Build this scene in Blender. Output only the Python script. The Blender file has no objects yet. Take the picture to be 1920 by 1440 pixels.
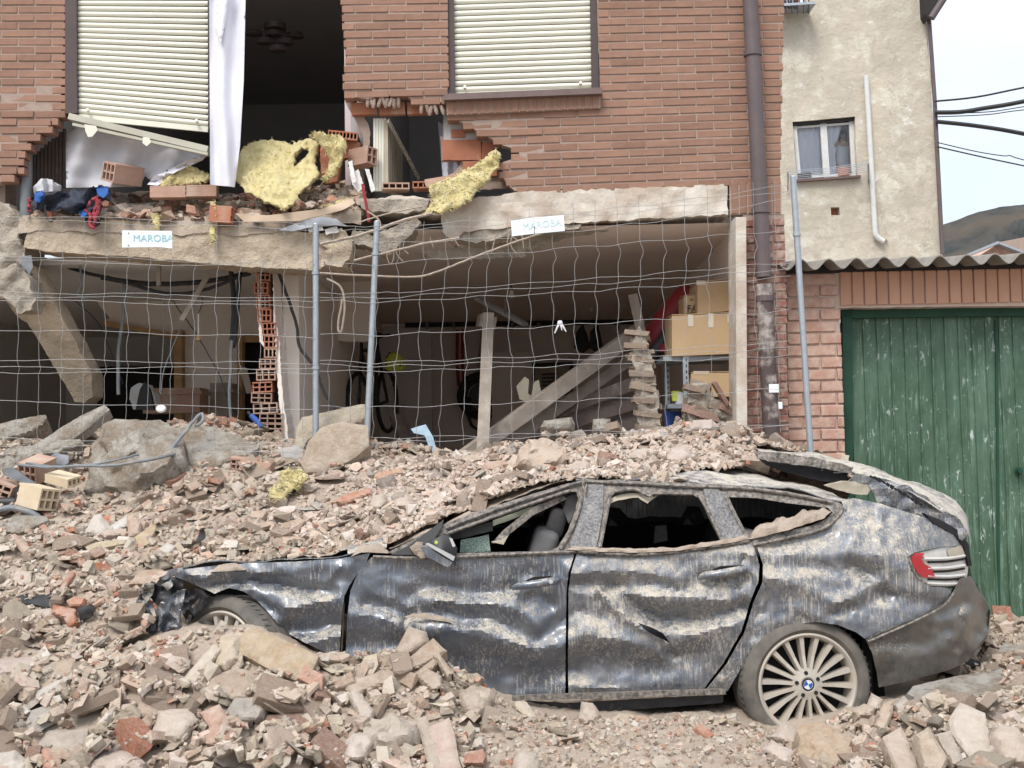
import bpy, bmesh, math, random
import numpy as np
from mathutils import Vector, Matrix, Euler, noise
from mathutils.geometry import delaunay_2d_cdt

random.seed(11)
RNG = np.random.default_rng(5)
SC = bpy.context.scene
COL = SC.collection
R = math.radians

# ---------------------------------------------------------------- camera
FPX, CAMZ = 2300.0, 1.65            # focal length in photo pixels, eye height
PITCH, ROLL = 2.74, -0.9
cam_d = bpy.data.cameras.new('camera')
cam_d.sensor_width = 36.0
cam_d.lens = FPX / 1920.0 * 36.0
cam_d.clip_start, cam_d.clip_end = 0.1, 4000.0
cam = bpy.data.objects.new('camera', cam_d)
COL.objects.link(cam)
CAM_ROT = Matrix.Rotation(R(90 + PITCH), 3, 'X') @ Matrix.Rotation(R(ROLL), 3, 'Z')
cam.rotation_euler = CAM_ROT.to_euler()
cam.location = (0, 0, CAMZ)
SC.camera = cam

# ---------------------------------------------------------------- sky, sun, exposure
SUN_EL, SUN_AZ = R(52), R(205)      # azimuth of the sun seen from above (0 = +Y), behind the camera to its left
wd = bpy.data.worlds.new('World'); SC.world = wd
wd.use_nodes = True
wt = wd.node_tree; wt.nodes.clear()
def wn(t): return wt.nodes.new(t)
sky = wn('ShaderNodeTexSky'); sky.sky_type = 'NISHITA'; sky.sun_disc = False
sky.sun_elevation = SUN_EL; sky.sun_rotation = SUN_AZ
tc = wn('ShaderNodeTexCoord'); mp = wn('ShaderNodeMapping'); mp.inputs['Scale'].default_value = (1.0, 1.0, 2.2)
ns = wn('ShaderNodeTexNoise'); ns.inputs['Scale'].default_value = 3.2; ns.inputs['Detail'].default_value = 5; ns.inputs['Roughness'].default_value = .5
cr = wn('ShaderNodeValToRGB'); cr.color_ramp.elements[0].position = .36; cr.color_ramp.elements[1].position = .66
cr.color_ramp.elements[0].color = (.66, .66, .66, 1); cr.color_ramp.elements[1].color = (1, 1, 1, 1)
mx = wn('ShaderNodeMix'); mx.data_type = 'RGBA'
mx.inputs['B'].default_value = (4.6, 4.85, 5.25, 1)
bg = wn('ShaderNodeBackground'); bg.inputs['Strength'].default_value = .1
out = wn('ShaderNodeOutputWorld')
wt.links.new(tc.outputs['Generated'], mp.inputs['Vector']); wt.links.new(mp.outputs[0], ns.inputs['Vector'])
wt.links.new(ns.outputs['Fac'], cr.inputs[0]); wt.links.new(cr.outputs[0], mx.inputs['Factor'])
sz = wn('ShaderNodeSeparateXYZ'); wt.links.new(tc.outputs['Generated'], sz.inputs[0])
mr = wn('ShaderNodeMapRange'); mr.inputs['From Min'].default_value = 0; mr.inputs['From Max'].default_value = 1; mr.inputs['To Min'].default_value = .80; mr.inputs['To Max'].default_value = 2.0
wt.links.new(sz.outputs['Z'], mr.inputs['Value'])          # an overcast sky is brighter overhead than at the horizon
gm = wn('ShaderNodeVectorMath'); gm.operation = 'SCALE'
wt.links.new(mx.outputs['Result'], gm.inputs[0]); wt.links.new(mr.outputs[0], gm.inputs['Scale'])
wt.links.new(sky.outputs[0], mx.inputs['A']); wt.links.new(gm.outputs[0], bg.inputs[0]); wt.links.new(bg.outputs[0], out.inputs[0])
sd = bpy.data.lights.new('sun', 'SUN'); sd.energy = 1.5; sd.angle = R(24); sd.color = (1, .955, .89)
sun = bpy.data.objects.new('sun', sd); COL.objects.link(sun)
sdir = Vector((math.sin(SUN_AZ) * math.cos(SUN_EL), math.cos(SUN_AZ) * math.cos(SUN_EL), math.sin(SUN_EL)))
sun.rotation_euler = sdir.to_track_quat('Z', 'Y').to_euler(); sun.location = (0, 0, 30)
vs = SC.view_settings
SC.display_settings.display_device = 'sRGB'
vs.view_transform = 'Standard'; vs.look = 'None'; vs.gamma = 1.0; vs.use_curve_mapping = False
vs.exposure = 1.06
SC.cycles.max_bounces = 8; SC.cycles.diffuse_bounces = 8
SC.cycles.use_denoising = True

# ---------------------------------------------------------------- measuring helpers (survey of the place)
def P(px, py, Y):
    d = CAM_ROT @ Vector(((px - 960) / FPX, -(py - 720) / FPX, -1.0))
    s = Y / d.y
    return Vector((d.x * s, Y, CAMZ + d.z * s))
CI = CAM_ROT.transposed()
def PX(w):
    v = CI @ (Vector(w) - Vector((0, 0, CAMZ)))
    return 960 + FPX * v.x / -v.z, 720 - FPX * v.y / -v.z
def fbm(v, o=3): return noise.fractal(v, 1.0, 2.0, o)
def inside(poly, x, y):
    c = False; n = len(poly); j = n - 1
    for i in range(n):
        xi, yi = poly[i][0], poly[i][1]; xj, yj = poly[j][0], poly[j][1]
        if (yi > y) != (yj > y) and x < (xj - xi) * (y - yi) / (yj - yi) + xi: c = not c
        j = i
    return c
def inside_np(poly, X, Y):
    c = np.zeros(X.shape, bool); n = len(poly); j = n - 1
    for i in range(n):
        xi, yi = poly[i][0], poly[i][1]; xj, yj = poly[j][0], poly[j][1]
        if yi != yj:
            c ^= ((yi > Y) != (yj > Y)) & (X < (xj - xi) * (Y - yi) / (yj - yi) + xi)
        j = i
    return c

# ---------------------------------------------------------------- objects
def tag(o, label=None, cat=None, group=None, kind=None):
    if label: o['label'] = label
    if cat: o['category'] = cat
    if group: o['group'] = group
    if kind: o['kind'] = kind
    return o
def thing(name, label, cat, loc, group=None):
    o = bpy.data.objects.new(name, None); COL.objects.link(o)
    o.empty_display_size = .1; o.location = loc
    return tag(o, label, cat, group)
def wloc(o):
    v = Vector((0, 0, 0))
    while o is not None: v += o.location; o = o.parent
    return v
def obj(name, vf, mat, parent=None, smooth=False, origin=None):
    """link world-space geometry as one mesh object, its origin at the base of its box"""
    verts, faces = vf[0], vf[1]
    A = np.array([tuple(v) for v in verts], dtype=float).reshape(-1, 3)
    if origin is None:
        lo, hi = A.min(0), A.max(0); origin = Vector(((lo[0] + hi[0]) / 2, (lo[1] + hi[1]) / 2, lo[2]))
    origin = Vector(origin)
    A = A - np.array(origin)
    me = bpy.data.meshes.new(name); me.from_pydata(A.tolist(), [], faces); 
    if mat: 
        for m in (mat if isinstance(mat, (list, tuple)) else [mat]): me.materials.append(m)
    if len(vf) > 2 and vf[2]: me.polygons.foreach_set('material_index', vf[2])
    if smooth is True: me.polygons.foreach_set('use_smooth', [True] * len(me.polygons))
    elif smooth:
        me.polygons.foreach_set('use_smooth', [True] * len(me.polygons)); me.set_sharp_from_angle(angle=R(smooth))
    o = bpy.data.objects.new(name, me); COL.objects.link(o)
    if parent is not None: o.parent = parent; o.location = origin - wloc(parent)
    else: o.location = origin
    return o
def put(name, me, parent, loc, rot=(0, 0, 0), scale=(1, 1, 1)):
    """link another object that shares a mesh"""
    o = bpy.data.objects.new(name, me); COL.objects.link(o)
    if parent is not None: o.parent = parent; o.location = Vector(loc) - wloc(parent)
    else: o.location = loc
    o.rotation_euler = rot; o.scale = scale
    return o

class MB:
    def __init__(s): s.v = []; s.f = []; s.m = []
    def add(s, v, f, mi=0):
        n = len(s.v); s.v += [Vector(p) for p in v]; s.f += [tuple(i + n for i in q) for q in f]; s.m += [mi] * len(f); return s
    def box(s, c, size, rot=None, mi=0):
        M = rot.to_matrix() if isinstance(rot, Euler) else (rot if rot is not None else Matrix.Identity(3))
        h = Vector(size) / 2; c = Vector(c)
        v = [c + M @ Vector((x * h.x, y * h.y, z * h.z)) for x in (-1, 1) for y in (-1, 1) for z in (-1, 1)]
        return s.add(v, [(0, 1, 3, 2), (4, 6, 7, 5), (0, 4, 5, 1), (2, 3, 7, 6), (0, 2, 6, 4), (1, 5, 7, 3)], mi)
    def beam(s, a, b, w, h, up=(0, 0, 1), mi=0):
        a, b = Vector(a), Vector(b); d = b - a; L = d.length; d.normalize()
        x = d.cross(Vector(up)); 
        if x.length < 1e-4: x = d.cross(Vector((0, 1, 0)))
        x.normalize(); z = x.cross(d)
        return s.box((a + b) / 2, (w, L, h), Matrix((x, d, z)).transposed(), mi)
    def tube(s, pts, r, n=8, cap=True, mi=0):
        pts = [Vector(p) for p in pts]; k = len(pts); rings = []
        rr = r if isinstance(r, (list, tuple)) else [r] * k
        up = None; V = []
        for i, p in enumerate(pts):
            d = (pts[min(i + 1, k - 1)] - pts[max(i - 1, 0)])
            if d.length < 1e-9: d = Vector((0, 0, 1))
            d.normalize()
            if up is None:
                up = Vector((0, 0, 1)) if abs(d.z) < .9 else Vector((1, 0, 0))
            x = d.cross(up)
            if x.length < 1e-5: x = d.cross(Vector((.3, .8, .1)))
            x.normalize(); up = x.cross(d).normalized()
            for j in range(n):
                a = 2 * math.pi * j / n
                V.append(p + (x * math.cos(a) + up * math.sin(a)) * rr[i])
        F = []
        for i in range(k - 1):
            for j in range(n):
                F.append((i * n + j, i * n + (j + 1) % n, (i + 1) * n + (j + 1) % n, (i + 1) * n + j))
        if cap: F.append(tuple(range(n - 1, -1, -1))); F.append(tuple((k - 1) * n + j for j in range(n)))
        return s.add(V, F, mi)
    def lathe(s, prof, c, axis=(0, 0, 1), n=24, mi=0, close=False):
        """prof: (radius, height along axis)"""
        ax = Vector(axis).normalized(); x = ax.orthogonal().normalized(); y = ax.cross(x); c = Vector(c)
        V = []; k = len(prof)
        for r, h in prof:
            for j in range(n):
                a = 2 * math.pi * j / n; V.append(c + ax * h + (x * math.cos(a) + y * math.sin(a)) * r)
        F = [(i * n + j, i * n + (j + 1) % n, (i + 1) * n + (j + 1) % n, (i + 1) * n + j) for i in range(k - 1) for j in range(n)]
        if close: F += [((k - 1) * n + j, (k - 1) * n + (j + 1) % n, (j + 1) % n, j) for j in range(n)]
        return s.add(V, F, mi)
    def prism(s, poly, d, mi=0):
        """poly: 3-D outline, d: extrusion vector"""
        n = len(poly); d = Vector(d); poly = [Vector(p) for p in poly]
        return s.add(poly + [p + d for p in poly], [tuple(range(n)), tuple(range(2 * n - 1, n - 1, -1))] + [(i, i + n, (i + 1) % n + n, (i + 1) % n) for i in range(n)], mi)
    def out(s): return s.v, s.f, s.m
    def make(s, name, mat, parent=None, smooth=False): return obj(name, s.out(), mat, parent, smooth)

def resample(poly, step, closed=True):
    o = []; n = len(poly)
    for i in range(n if closed else n - 1):
        a, b = poly[i], poly[(i + 1) % n]; L = math.hypot(b[0] - a[0], b[1] - a[1]); k = max(1, int(round(L / step)))
        for t in range(k): o.append((a[0] + (b[0] - a[0]) * t / k, a[1] + (b[1] - a[1]) * t / k))
    if not closed: o.append(tuple(poly[-1][:2]))
    return o
def cdt(poly, step, holes=(), jit=.18, rag=0.0, seed=0):
    rnd = random.Random(seed * 7919 + int(poly[0][0] * 3) + int(poly[0][1]))
    loops = [resample(p, step) for p in [poly] + list(holes)]
    if rag: loops = [[(x + rnd.uniform(-rag, rag), y + rnd.uniform(-rag, rag)) for x, y in l] for l in loops]
    pts = []; edges = []
    for l in loops:
        n0 = len(pts); pts += l; edges += [(n0 + i, n0 + (i + 1) % len(l)) for i in range(len(l))]
    A = np.array(pts); x0, y0 = A.min(0); x1, y1 = A.max(0)
    gx, gy = np.meshgrid(np.arange(x0 + step * .5, x1, step), np.arange(y0 + step * .5, y1, step))
    gx = gx + (np.arange(gx.shape[0])[:, None] % 2) * step * .5
    gx = gx.ravel(); gy = gy.ravel()
    m = inside_np(loops[0], gx, gy)
    for h in loops[1:]: m &= ~inside_np(h, gx, gy)
    gx, gy = gx[m], gy[m]
    if len(gx):                                  # keep clear of the rim
        d = np.full(len(gx), 1e9)
        for q in range(0, len(A), 64): d = np.minimum(d, np.hypot(gx[:, None] - A[None, q:q + 64, 0], gy[:, None] - A[None, q:q + 64, 1]).min(1))
        k = d > step * .55; gx, gy = gx[k], gy[k]
    pts = pts + [(x + rnd.uniform(-jit, jit) * step, y + rnd.uniform(-jit, jit) * step) for x, y in zip(gx, gy)]
    v, e, f, *_ = delaunay_2d_cdt([Vector(p) for p in pts], edges, [], 0, 1e-5)
    fl = []
    for t in f:
        cx = sum(v[i][0] for i in t) / len(t); cy = sum(v[i][1] for i in t) / len(t)
        if inside(loops[0], cx, cy) and not any(inside(h, cx, cy) for h in loops[1:]): fl.append(tuple(t))
    return [(p[0], p[1]) for p in v], fl
def sheet(poly, f3d, step=8, holes=(), thick=0.0, tdir=(0, 1, 0), rag=0.0, rough=0.0, rs=18.0, seed=0, jit=.18):
    """a plate: outline surveyed in photo pixels, laid out in space by f3d, thick along tdir, roughened by noise"""
    v2, f = cdt(poly, step, holes, jit, rag, seed)
    V = [Vector(f3d(x, y)) for x, y in v2]
    N = Vector(tdir).normalized(); off = Vector((seed * 3.7, seed * 1.3, 0))
    # orient triangles towards -tdir
    F = []
    for t in f:
        n = (V[t[1]] - V[t[0]]).cross(V[t[2]] - V[t[0]])
        F.append(t if n.dot(N) < 0 else t[::-1])
    if rough:
        W = []
        for p in V:
            q = p * rs + off
            W.append(p + Vector((noise.noise(q), noise.noise(q + Vector((31, 7, 3))) * 1.6, noise.noise(q + Vector((5, 77, 9))))) * rough)
        front = W
    else: front = V
    if not thick: return front, F
    n = len(V); back = []
    for p in V:
        q = p + N * thick
        if rough:
            k = q * rs + off; q = q + Vector((noise.noise(k), noise.noise(k + Vector((31, 7, 3))) * 1.6, noise.noise(k + Vector((5, 77, 9))))) * rough
        back.append(q)
    cnt = {}
    for t in F:
        for a, b in ((t[0], t[1]), (t[1], t[2]), (t[2], t[0])): cnt[(a, b)] = 1
    FF = list(F) + [tuple(i + n for i in t[::-1]) for t in F]
    for (a, b) in cnt:
        if (b, a) not in cnt: FF.append((b, a, a + n, b + n))
    return front + back, FF
def flat(Y, tx=0.0, ty=0.0, cx=0.0, cy=0.0):
    return lambda x, y: P(x, y, Y + tx * (x - cx) + ty * (y - cy))
def rect(x0, y0, x1, y1): return [(x0, y0), (x1, y0), (x1, y1), (x0, y1)]
def strip(pts, Y, w, h=None, up=(0, 0, 1)): 
    m = MB()
    for a, b in zip(pts[:-1], pts[1:]): m.beam(P(a[0], a[1], a[2] if len(a) > 2 else Y), P(b[0], b[1], b[2] if len(b) > 2 else Y), w, h or w, up)
    return m
def line(pts, Y, r, n=6, sub=4, jit=0.0):
    """smoothed tube through surveyed points (px, py[, depth])"""
    W = [P(p[0], p[1], p[2] if len(p) > 2 else Y) for p in pts]
    if sub > 1 and len(W) > 2:
        o = []
        for i in range(len(W) - 1):
            p0, p1, p2, p3 = W[max(i - 1, 0)], W[i], W[i + 1], W[min(i + 2, len(W) - 1)]
            for k in range(sub):
                t = k / sub
                o.append(.5 * ((2 * p1) + (p2 - p0) * t + (2 * p0 - 5 * p1 + 4 * p2 - p3) * t * t + (3 * p1 - p0 - 3 * p2 + p3) * t ** 3))
        W = o + [W[-1]]
    if jit: W = [w + Vector((random.uniform(-jit, jit), random.uniform(-jit, jit), random.uniform(-jit, jit))) for w in W]
    return MB().tube(W, r, n)

# ---------------------------------------------------------------- materials
def lin(r, g, b): return tuple(((c / 255 + .055) / 1.055) ** 2.4 if c > 10 else c / 255 / 12.92 for c in (r, g, b)) + (1,)
class NT:
    def __init__(s, name):
        s.m = bpy.data.materials.new(name); s.m.use_nodes = True; s.t = s.m.node_tree; s.b = s.t.nodes['Principled BSDF']
        s.b.inputs['Specular IOR Level'].default_value = .25
        s.tc = None
    def n(s, ty, **kw):
        o = s.t.nodes.new(ty)
        for k, v in kw.items():
            if hasattr(o, k): setattr(o, k, v)
            else: o.inputs[k].default_value = v
        return o
    def l(s, a, b): s.t.links.new(a, b)
    def coord(s, scale=(1, 1, 1), rand=False):
        if s.tc is None: s.tc = s.n('ShaderNodeTexCoord')
        m = s.n('ShaderNodeMapping'); m.inputs['Scale'].default_value = scale; s.l(s.tc.outputs['Object'], m.inputs['Vector'])
        if rand:
            oi = s.n('ShaderNodeObjectInfo'); k = s.n('ShaderNodeMath', operation='MULTIPLY'); k.inputs[1].default_value = 37.0
            s.l(oi.outputs['Random'], k.inputs[0]); s.l(k.outputs[0], m.inputs['Location'])
        return m.outputs[0]
    def noise(s, sc, detail=5, rough=.55, co=None, dist=0.0):
        o = s.n('ShaderNodeTexNoise'); o.inputs['Scale'].default_value = sc; o.inputs['Detail'].default_value = detail
        o.inputs['Roughness'].default_value = rough; o.inputs['Distortion'].default_value = dist
        s.l(co if co is not None else s.coord(), o.inputs['Vector']); return o.outputs['Fac']
    def ramp(s, fac, a, b, ca=(0, 0, 0, 1), cb=(1, 1, 1, 1)):
        o = s.n('ShaderNodeValToRGB'); e = o.color_ramp.elements
        e[0].position, e[1].position = a, b; e[0].color, e[1].color = ca, cb; s.l(fac, o.inputs[0]); return o.outputs[0]
    def mix(s, fac, a, b, blend='MIX'):
        o = s.n('ShaderNodeMix', data_type='RGBA', blend_type=blend)
        for k, v in (('Factor', fac), ('A', a), ('B', b)):
            if isinstance(v, bpy.types.NodeSocket): s.l(v, o.inputs[k])
            else: o.inputs[k].default_value = v
        return o.outputs['Result']
    def math(s, op, a, b=0.0, clamp=False):
        o = s.n('ShaderNodeMath', operation=op); o.use_clamp = clamp
        for i, v in enumerate((a, b)):
            if isinstance(v, bpy.types.NodeSocket): s.l(v, o.inputs[i])
            else: o.inputs[i].default_value = v
        return o.outputs[0]
    def bump(s, h, strength=.4, dist=.02, prev=None):
        o = s.n('ShaderNodeBump'); o.inputs['Strength'].default_value = strength; o.inputs['Distance'].default_value = dist
        s.l(h, o.inputs['Height'])
        if prev is not None: s.l(prev, o.inputs['Normal'])
        return o.outputs[0]
    def base(s, c):
        if isinstance(c, bpy.types.NodeSocket): s.l(c, s.b.inputs['Base Color'])
        else: s.b.inputs['Base Color'].default_value = c
    def set(s, **kw):
        for k, v in kw.items():
            k = k.replace('_', ' ')
            if isinstance(v, bpy.types.NodeSocket): s.l(v, s.b.inputs[k])
            else: s.b.inputs[k].default_value = v
def c4(c): return tuple(c) + (1,) if len(c) == 3 else tuple(c)
def mat(name, c1, c2=None, sc=8, rough=.85, bump=.3, bsc=60, bd=.01, dust=0.0, dw=.12, dustc=(.42, .34, .265), lo=.35, hi=.68, metal=0.0, rand=0.0, dsc=5, spec=.25):
    """two-tone noise colour, fine relief, optional dust patches, optional change of tone from object to object"""
    t = NT(name); c1 = c4(c1); c2 = c4(c2 or tuple(x * .75 for x in c1[:3]))
    co = t.coord(rand=True)
    f = t.ramp(t.noise(sc, 6, .6, co), lo, hi)
    col = t.mix(f, c1, c2)
    if rand:
        oi = t.n('ShaderNodeObjectInfo'); h = t.n('ShaderNodeHueSaturation')
        v = t.math('ADD', t.math('MULTIPLY', oi.outputs['Random'], 2 * rand), 1 - rand); t.l(v, h.inputs['Value']); t.l(col, h.inputs['Color']); col = h.outputs[0]
    if dust:
        d = t.ramp(t.noise(dsc, 7, .65, co), 1 - dust - dw, 1 - dust + dw)
        col = t.mix(d, col, c4(dustc))
    t.base(col); t.set(Roughness=rough, Metallic=metal, Specular_IOR_Level=spec)
    if bump: t.set(Normal=t.bump(t.noise(bsc, 6, .65, co), bump, bd))
    return t.m
M = {}
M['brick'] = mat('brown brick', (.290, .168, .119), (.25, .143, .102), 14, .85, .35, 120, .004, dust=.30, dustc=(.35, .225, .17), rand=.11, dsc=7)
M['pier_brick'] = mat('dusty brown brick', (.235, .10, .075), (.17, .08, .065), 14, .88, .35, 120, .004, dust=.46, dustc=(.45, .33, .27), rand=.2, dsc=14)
M['annex_brick'] = mat('pink rough brick', (.50, .30, .23), (.43, .245, .185), 18, .9, .6, 70, .01, dust=.46, dustc=(.56, .41, .33), rand=.10, dsc=10)
M['soldier'] = mat('orange brick', (.53, .30, .205), (.49, .275, .19), 9, .9, .2, 90, .004, dust=.30, dustc=(.50, .33, .25), rand=.06)
M['mortar'] = mat('mortar', (.37, .285, .24), (.31, .235, .195), 20, .95, .5, 90, .006)
M['mortar2'] = mat('pink mortar', (.54, .42, .35), (.48, .36, .30), 20, .95, .5, 90, .006)
M['concrete'] = mat('beige concrete', (.52, .43, .325), (.36, .295, .22), 7, .93, 1.0, 32, .022, dust=.38, dustc=(.58, .49, .37), dsc=3)
M['concrete2'] = mat('grey concrete', (.43, .38, .315), (.28, .24, .195), 7, .95, 1.0, 26, .03, dust=.40, dustc=(.47, .41, .33), dsc=5)
M['whitewash'] = mat('worn whitewash on concrete', (.45, .37, .30), (.58, .53, .46), 4.5, .93, .5, 40, .012, dust=.22, dustc=(.38, .27, .2), dsc=6, lo=.4, hi=.6)
M['clay'] = mat('red clay', (.42, .175, .105), (.36, .15, .09), 9, .9, .3, 70, .006, dust=.34, dustc=(.44, .31, .235), rand=.15)
M['clay_pale'] = mat('dusty clay', (.42, .275, .21), (.36, .22, .165), 9, .92, .4, 70, .008, dust=.4, dustc=(.47, .38, .30), rand=.12)
M['shutter'] = mat('cream shutter plastic', (.68, .665, .565), (.64, .625, .53), 6, .5, .05, 60, .002, rand=.02, spec=.4)
M['frame_brown'] = mat('dark brown frame', (.075, .055, .05), (.06, .045, .042), 12, .45, .1, 80, .002, spec=.4)
M['sill'] = mat('brown metal sill', (.16, .11, .10), (.13, .09, .082), 12, .5, .1, 80, .002, spec=.4)
M['pipe'] = mat('brown plastic pipe', (.125, .097, .095), (.10, .078, .078), 6, .55, .15, 40, .004, spec=.35)
M['pipe_dirty'] = mat('brown pipe with plaster splashes', (.10, .075, .07), (.08, .06, .058), 8, .7, .3, 40, .006, dust=.42, dustc=(.50, .44, .40), dsc=9)
M['zinc'] = mat('galvanised steel', (.40, .43, .46), (.33, .36, .385), 20, .45, .1, 120, .002, metal=.55, spec=.4)
M['wire'] = mat('grey wire', (.36, .36, .355), (.27, .27, .265), 30, .5, .0, metal=.4, spec=.4)
M['rust'] = mat('rusty steel bar', (.42, .36, .30), (.30, .23, .175), 30, .8, .3, 100, .003)
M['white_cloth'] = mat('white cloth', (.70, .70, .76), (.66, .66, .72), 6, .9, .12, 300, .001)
M['white_shaded'] = mat('white cloth toned for shade', (.62, .61, .63), (.56, .555, .58), 6, .9, .12, 300, .001)  # duller copy of the white cloth, shade put into its colour
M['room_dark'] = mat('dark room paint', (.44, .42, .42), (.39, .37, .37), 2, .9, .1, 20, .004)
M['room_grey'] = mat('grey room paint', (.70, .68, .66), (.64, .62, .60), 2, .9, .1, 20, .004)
M['garage_wall'] = mat('taupe garage paint', (.80, .71, .65), (.74, .65, .59), 2, .92, .2, 18, .006)
M['garage_ceil'] = mat('taupe ceiling paint', (.80, .71, .65), (.74, .65, .59), 1.2, .92, .2, 18, .006)
M['cream_wall'] = mat('cream wall paint', (.82, .75, .68), (.76, .69, .62), 2.5, .92, .2, 22, .006)
M['pink_wall'] = mat('pale pink plaster', (.66, .57, .59), (.6, .51, .53), 4, .9, .2, 22, .006)
M['wood'] = mat('raw wood', (.46, .30, .155), (.36, .225, .115), 9, .8, .3, 40, .006)
M['wood_grey'] = mat('dusty timber', (.34, .29, .245), (.25, .21, .175), 9, .85, .4, 40, .006, dust=.4, dustc=(.45, .39, .33))
M['wood_dark'] = mat('dark board', (.16, .125, .11), (.12, .09, .08), 5, .7, .3, 30, .006, dust=.3, dustc=(.3, .26, .22))
M['door_dark'] = mat('dark door', (.035, .03, .03), (.025, .022, .022), 5, .6, .1, 30, .004)
M['cardboard'] = mat('brown cardboard', (.52, .37, .22), (.47, .33, .195), 3, .88, .1, 40, .003, rand=.05)
M['tape'] = mat('pale tape', (.66, .60, .50), (.6, .54, .44), 9, .5, .05)
M['black_plastic'] = mat('black plastic', (.025, .025, .027), (.035, .033, .033), 8, .5, .2, 40, .004, dust=.26, dustc=(.30, .26, .22), dsc=9, spec=.4)
M['black_clean'] = mat('black rubber hose', (.022, .022, .024), (.03, .029, .029), 8, .55, .2, 40, .004, spec=.4)
M['white_plastic'] = mat('white plastic', (.62, .62, .60), (.54, .53, .51), 8, .5, .05, 40, .003, spec=.4)
M['grey_plastic'] = mat('grey plastic pipe', (.20, .215, .225), (.16, .17, .18), 8, .55, .1, 40, .003, dust=.3, dsc=8)
M['red'] = mat('red plastic', (.30, .03, .035), (.24, .025, .03), 8, .5, .05, 40, .003, spec=.4)
M['blue'] = mat('blue plastic', (.05, .12, .42), (.04, .10, .36), 8, .5, .05, 40, .003, spec=.4)
M['yellowgreen'] = mat('yellow green plastic', (.55, .62, .10), (.45, .52, .08), 8, .4, .05, 40, .003, spec=.5)
M['foam_blue'] = mat('pale blue foam', (.45, .60, .70), (.38, .53, .63), 8, .8, .2, 90, .003, dust=.25)
M['asbestos'] = mat('weathered fibre cement', (.30, .275, .24), (.20, .185, .165), 6, .95, .5, 50, .01, dust=.3, dustc=(.16, .15, .11), dsc=8)
M['paper'] = mat('brown paper board', (.55, .43, .32), (.48, .37, .27), 4, .9, .1, 40, .004)
M['lead'] = mat('grey felt sheet', (.30, .31, .33), (.24, .25, .265), 5, .8, .3, 30, .006)
M['sign_white'] = mat('white sign plate', (.74, .80, .82), (.70, .77, .79), 3, .45, .03, 40, .002, spec=.4)
M['sign_text'] = mat('teal lettering', (.33, .52, .57), (.33, .52, .57), 3, .5, .0)
M['sign_faded'] = mat('faded lettering', (.58, .68, .72), (.58, .68, .72), 3, .5, .0)
M['black_text'] = mat('black print', (.05, .045, .04), None, 3, .7, .0)
M['asphalt'] = mat('dusty road', (.30, .25, .20), (.22, .185, .15), 4, .95, .6, 40, .01)
M['person_skin'] = mat('skin', (.50, .30, .22), None, 8, .6, .0)
M['person_hair'] = mat('dark hair', (.03, .022, .018), None, 20, .6, .2)
M['person_coat'] = mat('white coat', (.70, .71, .76), None, 6, .8, .2, 40)
M['plaster_tile'] = mat('white glazed tile', (.70, .69, .66), (.62, .60, .57), 9, .5, .1, 40, .003, dust=.3)
# ---- rubble: the tone of each stone comes with the stone (object colour) or, in the loose mass, with its vertices
def stone_mat(name, attr):
    t = NT(name)
    if attr: a = t.n('ShaderNodeVertexColor'); a.layer_name = 'tint'; c = a.outputs['Color']
    else: a = t.n('ShaderNodeObjectInfo'); c = a.outputs['Color']
    co = t.coord(rand=not attr)
    dark = t.mix(1.0, c, (.80, .77, .74, 1), 'MULTIPLY')
    col = t.mix(t.ramp(t.noise(16, 6, .65, co), .35, .65), c, dark)
    d = t.ramp(t.noise(9, 6, .7, co), .42, .68)
    col = t.mix(t.math('MULTIPLY', d, .72), col, (.53, .455, .375, 1))
    sp = t.ramp(t.noise(70, 3, .6, co), .62, .72); col = t.mix(t.math('MULTIPLY', sp, .5), col, (.56, .52, .46, 1))
    t.base(col); t.set(Roughness=.95, Specular_IOR_Level=.12)
    b1 = t.bump(t.noise(22, 8, .72, co), .9, .030)
    t.set(Normal=t.bump(t.noise(150, 4, .7, co), .35, .006, b1))
    return t.m
M['stone'] = stone_mat('broken stone', False)
M['stone_mass'] = stone_mat('broken stone mass', True)
def dirt():
    t = NT('dusty dirt'); co = t.coord()
    col = t.mix(t.ramp(t.noise(2.2, 6, .6, co), .35, .65), (.50, .41, .33, 1), (.41, .33, .26, 1))
    col = t.mix(t.ramp(t.noise(45, 4, .7, co), .5, .75), col, (.47, .40, .33, 1))
    col = t.mix(t.ramp(t.noise(9, 6, .7, co), .58, .75), col, (.36, .23, .165, 1))
    t.base(col); t.set(Roughness=.97, Specular_IOR_Level=.08)
    b = t.bump(t.noise(24, 8, .72, co), .8, .03)
    t.set(Normal=t.bump(t.noise(120, 5, .75, co), .7, .010, b)); return t.m
M['dirt'] = dirt()
def footing():
    t = NT('crusted old concrete'); co = t.coord()
    col = t.mix(t.ramp(t.noise(4.5, 7, .68, co, .3), .42, .58), (.53, .49, .43, 1), (.33, .265, .20, 1))
    col = t.mix(t.ramp(t.noise(15, 7, .72, co), .52, .66), col, (.27, .225, .175, 1))
    v = t.n('ShaderNodeTexVoronoi'); v.inputs['Scale'].default_value = 38; t.l(co, v.inputs['Vector'])
    col = t.mix(t.math('MULTIPLY', t.ramp(v.outputs['Distance'], .12, .30, (1, 1, 1, 1), (0, 0, 0, 1)), .55), col, (.60, .56, .50, 1))
    t.base(col); t.set(Roughness=.97, Specular_IOR_Level=.08)
    b = t.bump(t.noise(11, 8, .75, co), 1.0, .06); t.set(Normal=t.bump(t.noise(60, 6, .75, co), .8, .016, b)); return t.m
M['footing'] = footing()

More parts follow.
